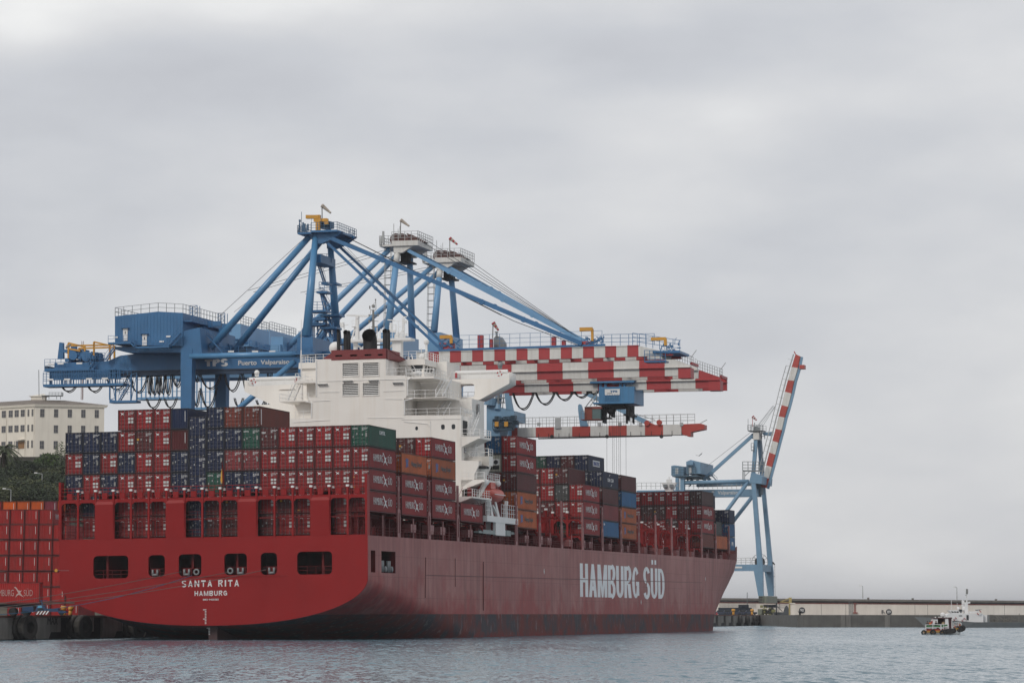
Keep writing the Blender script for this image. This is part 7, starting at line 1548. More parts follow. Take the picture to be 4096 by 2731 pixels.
# ---- hill behind, with retaining wall, building, trees
M_hill = paint('dry_hillside_earth', (.085, .075, .05), .95, .35, bump=.5, sc=.5)
vs = []; nx, ny = 40, 22
for j in range(ny):
    Y = 600+j*16
    for i in range(nx):
        X = -330+i*8.5; k = max(0, min(1, (Y-625)/165)); base_ = 39*(k**.75)
        side = max(0, min(1, (-78-X)/30+.6)) if X > -96 else 1
        hgt = QZ-.5+base_*max(.0, side)+(random.uniform(-1, 1) if 0 < k < .95 else 0)*1.2
        if Y > 795: hgt = QZ-.5+(41.2)*max(0, side)
        vs.append((X, Y, hgt))
tag(MB().add(vs, [(j*nx+i, j*nx+i+1, (j+1)*nx+i+1, (j+1)*nx+i) for j in range(ny-1) for i in range(nx-1)]).build('hillside', M_hill, smooth=True), kind='structure')
YB = 800.0
def b8(u, v, Y=YB): return at(*px('B8', u, v), Y)
cor = b8(395, 940); zB = cor.z; zE = b8(395, 335).z     # corner of the building, base and eaves
rt = b8(1150, 340); 
BLD = empty('hilltop_building', Matrix.Translation((cor.x, YB, zB)), 'four storey cream building with hipped brown roof on the hilltop', 'building')
M_stuc = paint('cream_stucco', (.80, .75, .66), .85, .10, .2, (.35, .32, .27), sc=.6); M_roof = paint('brown_roof_tiles', (.20, .17, .145), .8, .25, .2)
WR = rt.x-cor.x; HB = zE-zB; ang = radians(14)       # right (end) face turned a little; left face runs away to the left
ex = Vector((cos(ang), sin(ang), 0)); W1 = WR/cos(ang)*1.02
le = b8(-250, 345, 812); ey = Vector((-.80, .60, 0)); W2 = 62
def bp(a, b, z): return ex*a+ey*b+Vector((0, 0, z))
def bquad(mb, a0, b0, a1, b1, z0, z1, n, d=0, mi=0):
    n = Vector(n); P_ = [bp(a0, b0, z0)+n*d, bp(a1, b1, z0)+n*d, bp(a1, b1, z1)+n*d, bp(a0, b0, z1)+n*d]; mb.prism(P_, -n*.12, mi)
mb = MB(); c4 = [bp(0, 0, 0), bp(W1, 0, 0), bp(W1, W2, 0), bp(0, W2, 0)]; mb.hexa(c4, [q+Vector((0, 0, HB)) for q in c4]); mb.build('wall', M_stuc, BLD)
def grow(o): return [bp(-o, -o, 0), bp(W1+o, -o, 0), bp(W1+o, W2+o, 0), bp(-o, W2+o, 0)]
mb = MB(); mb.hexa([q+Vector((0, 0, HB-.55)) for q in grow(.35)], [q+Vector((0, 0, HB+.1)) for q in grow(.6)]); mb.build('cornice', M_stuc, BLD)
rh = 1.6; e8 = [q+Vector((0, 0, HB+.1)) for q in grow(.6)]; r1_, r2_ = bp(W1*.28, W1*.42, HB+rh), bp(W1*.72, W1*.42, HB+rh)
r3_, r4_ = bp(W1*.28, W2-6, HB+rh), bp(W1*.72, W2-6, HB+rh)
MB().add(e8+[r1_, r2_, r3_, r4_], [(0, 1, 5, 4), (1, 2, 7, 5), (2, 3, 6, 7), (3, 0, 4, 6), (4, 5, 7, 6)]).build('roof', M_roof, BLD)
M_win = paint('window_glass_grey', (.10, .10, .11), .25, .2); M_frm = paint('window_frame_pale', (.35, .34, .32), .6, .1)
def winB(a, b, w, z0, z1, face):
    n = Vector((sin(ang), -cos(ang), 0)) if face == 0 else Vector((-ey.y, ey.x, 0)).normalized()*1
    if face == 1: n = Vector((-.60, -.80, 0))
    m = MB()
    if face == 0: bquad(m, a-w/2, 0, a+w/2, 0, z0, z1, n, .02)
    else: bquad(m, 0, b-w/2, 0, b+w/2, z0, z1, n, .02)
    wd = m.build('window', M_win, BLD); m = MB()
    for t in (-.5, 0, .5):
        if face == 0: bquad(m, a+w*t-.03, 0, a+w*t+.03, 0, z0, z1, n, .08)
        else: bquad(m, 0, b+w*t-.03, 0, b+w*t+.03, z0, z1, n, .08)
    for z in (z0, (z0+z1)/2, z1):
        if face == 0: bquad(m, a-w/2, 0, a+w/2, 0, z-.035, z+.035, n, .09)
        else: bquad(m, 0, b-w/2, 0, b+w/2, z-.035, z+.035, n, .09)
    m.build('frame', M_frm, wd)
def zb8(v): return (b8(600, v).z-zB)
for u, rows in ((476, (0, 2, 3)), (625, (0, 1, 2, 3)), (774, (0, 1, 2)), (920, (0, 1, 2)), (1066, (0, 1, 2))):
    a = (b8(u, 500).x-cor.x)/cos(ang)*1.02
    for r_ in rows:
        v0, v1 = ((385, 475), (568, 655), (748, 838), (900, 930))[r_]; winB(a, 0, 1.05, zb8(v1), zb8(v0), 0)
# the long left face: project photo columns on to it
def left_b(u):      # distance along ey where the photo column falls
    d = ray(*px('B8', u, 700)); # solve cor + ey*b on the line of sight
    k = d.x/d.y; return (k*YB-cor.x)/(ey.x-k*ey.y)
for u, w_ in ((368, .7), (322, .7), (258, 1.8), (188, 1.8), (120, 1.8), (42, 1.8), (-30, 1.8), (-100, 1.8), (-170, 1.8)):
    b_ = left_b(u)
    for v0, v1 in ((400, 478), (575, 650), (755, 838)) if u != 258 else ((400, 478), (575, 650)): winB(0, b_, w_*.82, zb8(v1)+.3, zb8(v0)+.3, 1)
mb = MB()
for u in (288, 75, -140): b_ = left_b(u); mb.bar(bp(-.1, b_, .5), bp(-.1, b_, HB), .16)
mb.bar(bp(-.1, .3, 0), bp(-.1, .3, HB), .2); mb.build('downpipe', M_stuc, BLD)
b_ = left_b(250); mb = MB(); n = Vector((-.60, -.80, 0)); q0 = bp(0, b_-1.3, 0); q1 = bp(0, b_+1.3, 0)
mb.prism([q0+Vector((0, 0, zb8(745)+.2)), q1+Vector((0, 0, zb8(745)+.2)), q1+Vector((0, 0, zb8(735)+.2)), q0+Vector((0, 0, zb8(735)+.2))], n*1.3).build('porch_roof', M_stuc, BLD)
MB().prism([q0+Vector((0, 0, 2.5)), q1+Vector((0, 0, 2.5)), q1+Vector((0, 0, zb8(750))), q0+Vector((0, 0, zb8(750)))], n*.1).build('porch_door', paint('porch_ochre', (.30, .17, .08), .8, .2), BLD)
MB().bar(q1+n*1.1+Vector((0, 0, 2)), q1+n*1.1+Vector((0, 0, zb8(745))), .25).bar(q1+n*1.2+Vector((-3.5, 0, 0)), q1+n*1.2+Vector((0, 0, 2.3)), .3).build('porch_column', M_stuc, BLD)
# roof lantern with gallery and masts
q = b8(470, 262, 806)-Vector((cor.x, YB, zB)); mb = MB().box(-2.7, 1, 0, 3, 0, 1.0).add([(-3.3, -.3, 1.0), (1.6, -.3, 1.0), (1.6, 3.3, 1.0), (-3.3, 3.3, 1.0), (.4, 1.5, 1.8)], [(0, 1, 4), (1, 2, 4), (2, 3, 4), (3, 0, 4), (0, 3, 2, 1)])
mb.build('roof_lantern', M_stuc, BLD, M=Matrix.Translation(q-Vector((0, 0, .5))))
mb = MB().box(0, 5.3, 0, 3, 0, .12).rail((2.0, 0, .1), (5.3, 0, .1), .8, .8, .07, 3).rail((5.3, 0, .1), (5.3, 3, .1), .8, .8, .07, 3)
for x in (.3, 2, 4, 5): mb.bar((x, .2, -.9), (x, .2, 0), .15)
mb.build('roof_gallery', M_grey, BLD, M=Matrix.Translation(q+Vector((.1, -.6, .6))))
q = b8(445, 240, 806)-Vector((cor.x, YB, zB)); q2 = b8(442, -60, 806)-Vector((cor.x, YB, zB)); MB().bar(q, q2, .16).build('flagpole', M_grey, BLD)
q = b8(935, 280, 812)-Vector((cor.x, YB, zB)); mb = MB()
for dx_ in (-.25, .25):
    for dy in (-.25, .25): mb.bar(q+Vector((dx_, dy, 0)), q+Vector((dx_, dy, 15.5)), .07)
for i in range(28): z = i*.55; mb.bar(q+Vector((-.25, -.25, z)), q+Vector((.25, -.25, z+.55)), .05).bar(q+Vector((-.25, -.25, z)), q+Vector((.25, -.25, z)), .05)
mb.bar(q+Vector((.1, 0, 0)), q+Vector((.1, 0, 13)), .14); mb.build('lattice_mast', paint('mast_pinkish', (.35, .25, .24), .7, .2), BLD)
w0, w1 = b8(180, 943, 792), b8(760, 943, 792); rw = MB().box(w0.x-70, w1.x+6, 791, 793, w0.z-12, w0.z-.1).box(w0.x-70, w1.x+6, 790.8, 793.2, w0.z-.1, w0.z+.25).build('retaining_wall', paint('dark_stone_wall', (.10, .095, .085), .9, .35, .4)); tag(rw, 'dark stone retaining wall below the hilltop building', 'wall')
# ---- vegetation
def leafmat(name, c):
    m = bpy.data.materials.new(name); m.use_nodes = True; nt = m.node_tree; bs = nt.nodes['Principled BSDF']
    g = nt.nodes.new('ShaderNodeNewGeometry'); r = nramp(nt, g.outputs['Random Per Island'], [(0, tuple(a*.55 for a in c)), (1, tuple(a*1.45 for a in c))]); nt.links.new(r, bs.inputs['Base Color']); bs.inputs['Roughness'].default_value = .75; return m
M_leaf = [leafmat('foliage_'+n_, c_) for n_, c_ in (('dark_green', (.030, .045, .018)), ('olive_green', (.055, .065, .022)), ('fresh_green', (.05, .085, .02)), ('silver_green', (.14, .16, .10)))]
M_bark = paint('bark', (.09, .07, .05), .9, .3)
def bush(c, rx, rz, k, lab, n=900, ls=.5, name='bush', trunk=True, cat='bush', group='bushes on the hillside'):
    r = empty(name, Matrix.Translation(c), lab, cat, group); mb = MB(); lobes = [(random.gauss(0, .42), random.gauss(0, .42), random.uniform(-.35, .6), random.uniform(.35, .62)) for _ in range(9)]
    for i in range(n):
        lx, ly, lz, lr = random.choice(lobes); v = Vector((random.gauss(0, 1), random.gauss(0, 1), random.gauss(0, 1))).normalized()*lr*random.uniform(.75, 1.05)
        p_ = Vector(((lx+v.x)*rx, (ly+v.y)*rx, (lz+v.z)*rz+rz*.75)); a = Vector((random.gauss(0, 1), random.gauss(0, 1), random.gauss(0, .6))).normalized()*ls*random.uniform(.6, 1.3); b = a.cross(Vector((random.gauss(0, 1), random.gauss(0, 1), random.gauss(0, 1)))).normalized()*ls*.5
        mb.add([p_-a, p_+b, p_+a, p_-b], [(0, 1, 2, 3)])
    mb.build('crown', M_leaf[k], r)
    m = MB()
    for i in range(4): m.tube((0, 0, -.6), (random.uniform(-.5, .5)*rx, random.uniform(-.4, .4)*rx, rz*.9), .22, .06, 6)
    m.build('trunk', M_bark, r)
def hz(Y): k = max(0, min(1, (Y-625)/165)); return QZ-.5+39*k**.75
bl = [(500, 1010, 775, 10, 4.5, 2, 'bright green bush below the retaining wall'), (700, 960, 792, 7, 8.5, 3, 'silvery green tree by the right end of the building'), (90, 1120, 745, 12, 5, 1, 'olive bush at the left edge halfway down the hill'), (250, 1160, 735, 14, 5.5, 0, 'dark green bush left of centre on the hill'),
      (420, 1180, 740, 13, 5, 1, 'olive bush in the middle of the hill'), (600, 1140, 745, 13, 4.5, 1, 'wide olive bush above the pale lamp'), (660, 1230, 720, 14, 5, 0, 'dark bush low on the hill beside the containers'), (120, 1280, 705, 15, 5.5, 0, 'dark bush low on the hill at the left'),
      (330, 1290, 705, 15, 5.5, 1, 'olive bush low on the hill, left of centre'), (520, 1300, 700, 15, 5, 0, 'dark bush low on the hill near the middle'), (20, 1200, 725, 14, 5, 0, 'dark bush cut by the left edge of the photo'), (220, 1060, 765, 12, 4, 0, 'dark bush under the palm on the right'),
      (60, 1390, 690, 15, 4.5, 1, 'low olive bush just above the orange containers at left'), (420, 1390, 688, 15, 4.5, 0, 'low dark bush just above the orange containers'), (640, 1370, 690, 14, 4.5, 1, 'low olive bush beside the leftmost ship containers'), (760, 1100, 760, 10, 5, 0, 'dark bush half hidden by the leftmost ship containers'), (350, 1040, 770, 9, 3.2, 0, 'small dark bush against the retaining wall')]
for u, v, Y, rx, rz, k, lab in bl:
    c = b8(u, v, Y); rz *= .62; bush(Vector((c.x, Y, c.z-rz*.9)), rx*.36, rz, k, lab, n=1500 if k != 3 else 1300, ls=.34, cat='tree' if k == 3 else 'bush', name='tree' if k == 3 else 'bush')
mb = MB()
for i in range(420):
    X = random.uniform(-170, -92); Y = random.uniform(640, 782); z = hz(Y)-.3; r_ = random.uniform(.8, 2.4); mi_ = int(random.random()*2)
    for j in range(int(60*r_)):
        v = Vector((random.gauss(0, 1), random.gauss(0, 1), abs(random.gauss(0, .7)))).normalized()*r_*random.uniform(.6, 1); a = Vector((random.gauss(0, 1), random.gauss(0, 1), random.gauss(0, .6))).normalized()*random.uniform(.2, .5); b = a.cross(Vector((random.gauss(0, 1), random.gauss(0, 1), 1))).normalized()*.25
        p_ = Vector((X, Y, z))+v; mb.add([p_-a, p_+b, p_+a, p_-b], [(0, 1, 2, 3)], mi_)
tag(mb.build('hillside_scrub', [M_leaf[0], M_leaf[1]]), 'low tangled scrub covering the hillside', 'scrub', kind='stuff')
# palm at the left edge
pc_ = b8(45, 850, 735); pr = empty('palm_tree', Matrix.Translation((pc_.x, 735, pc_.z-8.6)), 'palm tree with drooping fronds at the left edge of the hill', 'palm tree')
MB().tube((0, 0, -3), (0, 0, 8.6), .4, .35, 10).build('trunk', M_bark, pr)
mb = MB()
for i in range(60):
    az = random.uniform(0, 2*pi); el = random.uniform(-.75, 1.2); L_ = random.uniform(3.8, 5.0); d = Vector((cos(az), sin(az), 0)); pts = []
    for j in range(8): t = j/7; pts.append(Vector((0, 0, 8.6))+d*(L_*t*cos(el*.6))+Vector((0, 0, L_*(sin(el)*t-.75*t*t))))
    sd = Vector((-d.y, d.x, 0))
    for a_, b_ in zip(pts, pts[1:]):
        for k in range(3):
            q = a_.lerp(b_, k/3)
            for g in (-1, 1): mb.add([q, q+(b_-a_)*.35, q+sd*g*.5+Vector((0, 0, -.3))+(b_-a_)*.5], [(0, 1, 2)])
mb.build('crown', leafmat('palm_green', (.045, .06, .022)), pr)
def lamp(base, h, lab, arm=1.2, r=.12):
    o = empty('street_lamp', Matrix.Translation(base), lab, 'street lamp', 'street lamps'); MB().tube((0, 0, 0), (0, 0, h), r, r*.6, 8).bar((0, 0, h), (-arm, 0, h+.25), r).build('pole', M_steel, o); MB().box(-arm-.6, -arm+.1, -.25, .25, h+.12, h+.36).build('lamp_head', M_wht2, o)
for u, v, Y, h, lab in ((125, 1305, 672, 8, 'white headed street lamp rising from the bushes above the orange containers'), (480, 1125, 715, 7, 'street lamp with pale arm in the middle of the hill')): q = b8(u, v, Y); lamp(Vector((q.x, Y, q.z-h)), h, lab)
# ================================================================ breakwater and far shore
YW = 860.0
def b7(u, v, Y=YW): return at(*px('B7', u, v), Y)
BWA = MB(); l0, r0 = b7(-100, 384), b7(2700, 400, 800)
_wa, _wb = b7(-200, 380, 1030), b7(2800, 380, 1028)
W_AN = atan2(_wb.y-_wa.y, _wb.x-_wa.x); W_N = Vector((sin(W_AN), -cos(W_AN), 0))
def wallpt(u, v): # the wall comes slightly nearer towards the right
    d = ray(*px('B7', u, v)); m = (_wb.y-_wa.y)/(_wb.x-_wa.x); k = (_wa.y-m*_wa.x)/(d.y-m*d.x); q = Vector((0, 0, H))+d*k; return q, q.y
bwk = empty('breakwater_wall', Matrix.Identity(4), 'long pale breakwater wall with grey parapet and red stripe', 'breakwater')
def strip(name, v0l, v0r, v1l, v1r, th, mat, u0=690, u1=2800, off=0):
    a, Ya = wallpt(u0, v0l); b, Yb = wallpt(u1, v0r+(v0r-v0l)*(u1-2352)/(2352-690)); c, _ = wallpt(u1, v1r+(v1r-v1l)*(u1-2352)/(2352-690)); d, _ = wallpt(u0, v1l)
    for q, Y in ((a, Ya), (b, Yb), (c, Yb), (d, Ya)): q.y = Y-off
    return MB().prism([a, b, c, d], (0, th, 0)).build(name, mat, bwk)
M_bw = paint('breakwater_pale_plaster', (.80, .74, .67), .85, .12, .22, (.30, .27, .24), sc=.5); M_bk = paint('breakwater_dark_base', (.13, .125, .115), .9, .35, .6, (.06, .055, .05))
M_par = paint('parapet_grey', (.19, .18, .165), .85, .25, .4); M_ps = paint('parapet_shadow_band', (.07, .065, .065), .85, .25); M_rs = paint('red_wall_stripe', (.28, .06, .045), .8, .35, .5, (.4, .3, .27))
ba_, bb_ = b7(700, 382, 814), b7(2900, 402, 811); MB().box(ba_.x, bb_.x, 811, 1029, -3, 3.15).build('base', M_bk, bwk); strip('wall', 286, 302, 386, 412, 6, M_bw, u0=-200); strip('red_stripe', 279, 296, 288, 306, 6.2, M_rs, off=.12, u0=-200)
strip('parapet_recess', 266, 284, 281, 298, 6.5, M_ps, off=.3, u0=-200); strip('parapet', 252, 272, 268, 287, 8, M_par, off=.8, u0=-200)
mb = MB()
for u in (-100, 210, 560, 880, 1058, 1560, 1652, 1900, 2210): a, Y = wallpt(u, 290); b, _ = wallpt(u, 385); mb.box(a.x-.05, a.x+.05, Y-.04, Y+.1, b.z, a.z)
for u in (1040, 1075, 1360): a = b7(u, 400, 811); mb.box(a.x-.7, a.x+.7, 810.8, 811.1, 0, 3.1)
mb.build('wall_joint', M_par, bwk)
mb = MB(); a, Y = wallpt(1092, 270)
for g in (-.55, .55): mb.bar((a.x+g, Y-.5, 3.0), (a.x+g, Y-.5, a.z), .12)
z = 3.2
while z < a.z: mb.bar((a.x-.55, Y-.5, z), (a.x+.55, Y-.5, z), .09); z += .4
mb.build('wall_ladder', M_grey, bwk)
mb = MB(); a, Y = wallpt(1124, 290); b, _ = wallpt(1124, 360); mb.box(a.x-.22, a.x+.22, Y-.3, Y-.05, b.z, a.z).box(a.x-.7, a.x+.85, Y-.4, Y-.05, b.z-.3, b.z+.1).box(a.x-.5, a.x+.6, Y-.35, Y-.06, a.z-.3, a.z); mb.build('red_painted_mark', M_rs, bwk)
M_ink = paint('dark_blue_grey_sign_paint', (.03, .035, .045), .7, .2)
def roundel(u, v, s_, r=2.0):
    a, Y = wallpt(u, v); d = MB().disc(Vector((a.x, Y, a.z))+W_N*.14, W_N, r, .1, 28).build('round_number_mark', M_ink, bwk)
    text(s_, r*1.25, r*1.0, d, Matrix.Translation(Vector((a.x, Y, a.z))+W_N*.24) @ Matrix.Rotation(W_AN, 4, 'Z') @ Matrix.Translation((-r*.62, 0, -r*.5)), M_wht2, .015)
roundel(740, 343, '90', 1.0); roundel(1371, 355, '89', .95)
a, Y = wallpt(1318, 370); text('F', .6, 1.25, bwk, face_aft(a.x, Y-.3, a.z), M_ink, .03); a2, _ = wallpt(1334, 368); text('5', .3, .5, bwk, face_aft(a2.x, Y-.3, a2.z), M_ink, .03)
for u, v0, v1, lab in ((1187, 258, 170, 'thin lamp post on the breakwater left of the middle'), (1872, 266, 180, 'thin lamp post on the breakwater behind the grey patrol ship')):
    a, Y = wallpt(u, v0); b, _ = wallpt(u, v1); lamp(Vector((a.x, Y+2, a.z)), b.z-a.z, lab, .5, .17)
for u, v in ((550, 250), (1222, 258), (1545, 262), (2150, 268)): a, Y = wallpt(u, v); m = MB().box(a.x-.3, a.x+.35, Y, Y+1, a.z-.3, a.z+.3).build('parapet_box', M_par, bwk)
# far quay clutter under the raised crane
fq = 960.0
def d5(u, v, Y=fq): return at(*px('D5', u, v), Y)
mb = MB(); a, b = d5(170, 1140), d5(800, 1140); mb.bar(a, b, .1).bar(a-Vector((0, 0, -1.3)), b-Vector((0, 0, -1.3)), .08); x = a.x
while x < b.x: mb.bar((x, fq, a.z-.9), (x, fq, a.z+.75), .09); x += .36
fn_ = mb.build('picket_fence', M_grey); tag(fn_, 'row of pale pickets on the far quay beside the ship bow', 'fence')
mb = MB(); a, b = d5(1130, 1140), d5(1400, 1140); mb.bar(a-Vector((0, 0, .5)), b-Vector((0, 0, .5)), .06); x = a.x
while x < b.x: mb.bar((x, fq, a.z-.9), (x, fq, a.z+.75), .09); x += .36
fn_ = mb.build('picket_fence', M_grey); tag(fn_, 'short row of pickets right of the raised crane legs', 'fence')
mb = MB().bar(d5(650, 1290), d5(648, 905), .2); pp = mb.build('signal_pole', M_grey); tag(pp, 'thin tall pole on the far quay left of the raised crane', 'pole')
M_car = [paint('car_dark_blue', (.02, .03, .06), .3, .1), paint('car_charcoal', (.025, .027, .03), .3, .1), paint('car_silver', (.25, .27, .28), .35, .1)]
def car(x, Y, m, lab):
    r = empty('parked_car', Matrix.Translation((x, Y, QZ)), lab, 'car', 'cars parked on the far quay')
    MB().hexa([(-2.1, -.85, .3), (2.1, -.85, .3), (2.1, .85, .3), (-2.1, .85, .3)], [(-2.1, -.8, .9), (2.1, -.8, .85), (2.1, .8, .85), (-2.1, .8, .9)]).hexa([(-1.5, -.78, .9), (1.2, -.78, .88), (1.2, .78, .88), (-1.5, .78, .9)], [(-1.0, -.65, 1.45), (.6, -.65, 1.45), (.6, .65, 1.45), (-1.0, .65, 1.45)]).build('body', m, r)
    MB().box(-1.0, .6, -.76, -.7, .98, 1.35).build('window', M_glass, r)
    for g in (-1.3, 1.3): MB().disc((g, -.75, .33), (0, 1, 0), .33, .2, 14).build('wheel', M_rub, r)
cl_ = ['dark blue car at the left end of the row beside the ship bow', 'charcoal car, second in the row beside the ship bow', 'dark blue car, third in the row on the far quay', 'charcoal car, fourth in the row on the far quay', 'dark car next to the legs of the raised crane']
for i, u in enumerate((190, 315, 445, 575, 700)): q = d5(u, 1290, 945+3*(i % 2)); car(q.x, 945+3*(i % 2), M_car[i % 2], cl_[i])
mb = MB(); a, b = d5(150, 1170, 955), d5(730, 1300, 955); mb.box(a.x, b.x, 955, 957, QZ, a.z).box(a.x+14, a.x+18, 954.9, 957, a.z, a.z+.9).box(b.x-4, b.x-1, 954.9, 957, a.z, a.z+.9); o = mb.build('dark_shed', paint('dark_blue_shed', (.02, .03, .05), .7, .3)); tag(o, 'low dark blue shed behind the parked cars on the far quay', 'shed')
a = d5(100, 1300, 930); o = MB().add([(a.x-.1, 930, QZ), (a.x+.75, 930, QZ), (a.x+.3, 930.2, QZ+.95), (a.x+.3, 930.8, QZ)], [(0, 1, 2), (1, 3, 2), (3, 0, 2)]).build('red_cone', M_bred); tag(o, 'small red cone shaped marker on the far quay beside the bow', 'marker')
MB().box(a.x-.15, a.x+.8, 929.9, 930.9, QZ-.02, QZ+.1).build('base', M_dark, o)
# yellow jib and white gate pillar, odd machinery at the quay end
o = MB().bar(d5(1398, 1320, 940), d5(1398, 995, 940), .85).bar(d5(1398, 1000, 940), d5(1240, 1065, 940), .25).bar(d5(1398, 1075, 940), d5(1220, 1070, 940), .25).build('jib_crane', paint('pale_yellow_paint', (.45, .36, .14), .6, .2)); tag(o, 'yellow jib post at the end of the far quay', 'jib crane')
a, b = d5(1415, 1365, 935), d5(1475, 1105, 935); o = MB().box(a.x, b.x, 935, 938, a.z-.2, b.z).box(a.x-.2, b.x+.2, 934.8, 938.2, b.z, b.z+.3).build('gate_pillar', M_bw); tag(o, 'pale square pillar where the far quay meets the breakwater', 'pillar')
a = d5(1180, 1300, 950); o = MB().box(a.x-.6, a.x-.3, 949, 950, QZ, QZ+3.6).bar((a.x-.1, 950, QZ+2.6), (a.x+1.5, 950, QZ+1), .18).box(a.x-1, a.x+3.9, 949, 952, QZ, QZ+.85).prism([(a.x+1.9, 950, QZ+.8), (a.x+3.6, 950, QZ+.8), (a.x+3.3, 950, QZ+2.2), (a.x+2.8, 950, QZ+2.9), (a.x+2.3, 950, QZ+2.2)], (0, 2, 0)).bar((a.x+.3, 950, QZ+.8), (a.x+.6, 950, QZ+3.4), .15).build('quayside_gear', paint('gear_grey_blue', (.09, .10, .11), .7, .3)); tag(o, 'grey hoisting gear standing right of the raised crane legs', 'machinery')
a = d5(1567, 1305, 815); o = MB().tube((a.x, 815, 3.1), (a.x, 815, 4.0), .25, .32, 10).ball((a.x, 815, 4.0), .55, 10, sq=(1, 1, .4)).build('mooring_bollard', M_dark); tag(o, 'dark mushroom bollard on the breakwater base below the round number mark', 'bollard')
# ================================================================ patrol ship
YP = 790.0
PS = empty('patrol_ship', Matrix.Identity(4), 'grey patrol ship with white superstructure moored along the breakwater', 'ship')
def d6(u, v, Y=YP): return at(*px('D6', u, v), Y)
M_nav = paint('navy_grey_hull', (.16, .17, .175), .55, .15, .25); M_nw = paint('patrol_white', (.74, .74, .74), .45, .06)
ou = [(-580, 725), (200, 740), (600, 790), (2150, 862), (2450, 868), (2600, 880)]
tp = [d6(u, v) for u, v in ((-10, 733), (300, 745), (800, 812), (1250, 845), (2240, 850), (2800, 865))]
vs = []; bw_ = (.15, 1.8, 3.6, 4.2, 4.2, 4.0)
for q, w_ in zip(tp, bw_):
    k = .5 if w_ > 1 else .9; zz_ = 0
    vs += [(q.x+(9.0 if w_ < 1 else 0), YP-w_*.8, -1), (q.x, YP-w_, q.z), (q.x, YP+w_, q.z), (q.x+(9.0 if w_ < 1 else 0), YP+w_*.8, -1)]
MB().add(vs, [(i*4+j, (i+1)*4+j, (i+1)*4+(j+1) % 4, i*4+(j+1) % 4) for i in range(5) for j in range(4)]+[(0, 1, 2, 3), (23, 22, 21, 20)]).build('hull', M_nav, PS)
def pris(pts, y0, dep, name, mat, c='D6', par=None):
    q = [at(*px(c, *p_), YP+y0) for p_ in pts]; return MB().prism([(a.x, YP+y0, a.z) for a in q], (0, dep, 0)).build(name, mat, par or PS)
dk = pris([(675, 735), (690, 690), (760, 655), (1475, 665), (1480, 850), (800, 830)], -3, 6, 'deckhouse', M_nw)
wh = pris([(800, 655), (760, 612), (745, 590), (1020, 585), (1030, 660)], -2.2, 4.4, 'wheelhouse', M_nw)
for p_ in (((800, 640), (770, 612), (815, 612), (845, 640)), ((855, 640), (835, 612), (880, 612), (890, 640)), ((900, 642), (895, 614), (940, 614), (940, 642)), ((980, 642), (980, 614), (1000, 614), (1000, 642))): pris(p_, -2.3, .1, 'window', M_glass, par=wh)
pris([(1110, 692), (1158, 692), (1158, 800), (1110, 800)], -3.1, .1, 'door', M_glass, par=dk); pris([(945, 700), (1018, 700), (1018, 715), (945, 715)], -3.1, .1, 'vent', M_glass, par=dk)
pris([(1075, 660), (1070, 420), (1140, 410), (1150, 660)], -1, 2, 'mast_tower', M_nw); pris([(950, 610), (950, 570), (1015, 570), (1015, 610)], -2.6, .3, 'equipment_box', M_glass)
MB().bar(d6(1118, 420), d6(1120, 135), .28).bar(d6(1075, 440), d6(1190, 420), .4).bar(d6(1010, 430), d6(1060, 430), .7).bar(d6(1010, 390), d6(1060, 400), .5).bar(d6(1010, 520), d6(1075, 510), .5).bar(d6(1010, 490), d6(1050, 490), .6).ball(d6(1075, 560), .8).ball(d6(935, 550), .4).build('mast', M_nw, PS)
MB().bar(d6(1122, 130), d6(1120, 240), .5).bar(d6(1100, 190), d6(1135, 190), .3).bar(d6(1090, 265), d6(1125, 262), .2).bar(d6(1105, 300), d6(1125, 300), .25).build('mast_aerials', M_mast, PS)
mb = MB().bar(d6(790, 580), d6(783, 370), .1).bar(d6(915, 560), d6(908, 430), .08).ball(d6(597, 690), .65).bar(d6(572, 740), d6(565, 640), .1); mb.build('whip_aerial', M_nw, PS)
pris([(1175, 612), (1290, 610), (1380, 615), (1380, 650), (1180, 655)], -2.5, 1.8, 'raft_canister', M_nw); pris([(1310, 575), (1450, 568), (1380, 598), (1320, 600)], -2, 1, 'inflatable_boat', M_grey)
def ring(u, v, R): 
    c = d6(u, v, YP-3.3); mb = MB(); n = 12
    for i in range(n): a_, b_ = 2*pi*i/n, 2*pi*(i+1)/n; mb.bar(c+Vector((R*cos(a_), 0, R*sin(a_))), c+Vector((R*cos(b_), 0, R*sin(b_))), .16, mi=i // 3 % 2)
    mb.build('life_ring', [M_bred, M_nw], PS)
ring(1050, 795, .45); ring(1382, 640, .5); ring(865, 778, .35)
pris([(1490, 850), (1490, 690), (1560, 690), (1560, 850)], -2, 3, 'aft_locker', M_nw); pris([(1570, 850), (1570, 690), (1605, 700), (1605, 850)], -2, 3, 'aft_locker', M_grey)
mb = MB().rail(d6(1610, 850, YP-3.5), d6(2240, 862, YP-3.5), 1.6, 1.8, .09, 2)
for i in range(26): q = d6(random.uniform(1600, 2230), random.uniform(770, 840), YP-1); mb.bar(q, q+Vector((random.uniform(-1, 1), 0, random.uniform(-.8, .8))), .2)
mb.bar(d6(1610, 690, YP-1), d6(1720, 695, YP-1), .12).bar(d6(1780, 830, YP-1), d6(1800, 700, YP-1), .12).bar(d6(2250, 770, YP-1), d6(2248, 660, YP-1), .15); mb.build('aft_deck_gear', paint('deck_gear_dull', (.16, .15, .13), .7, .3), PS)
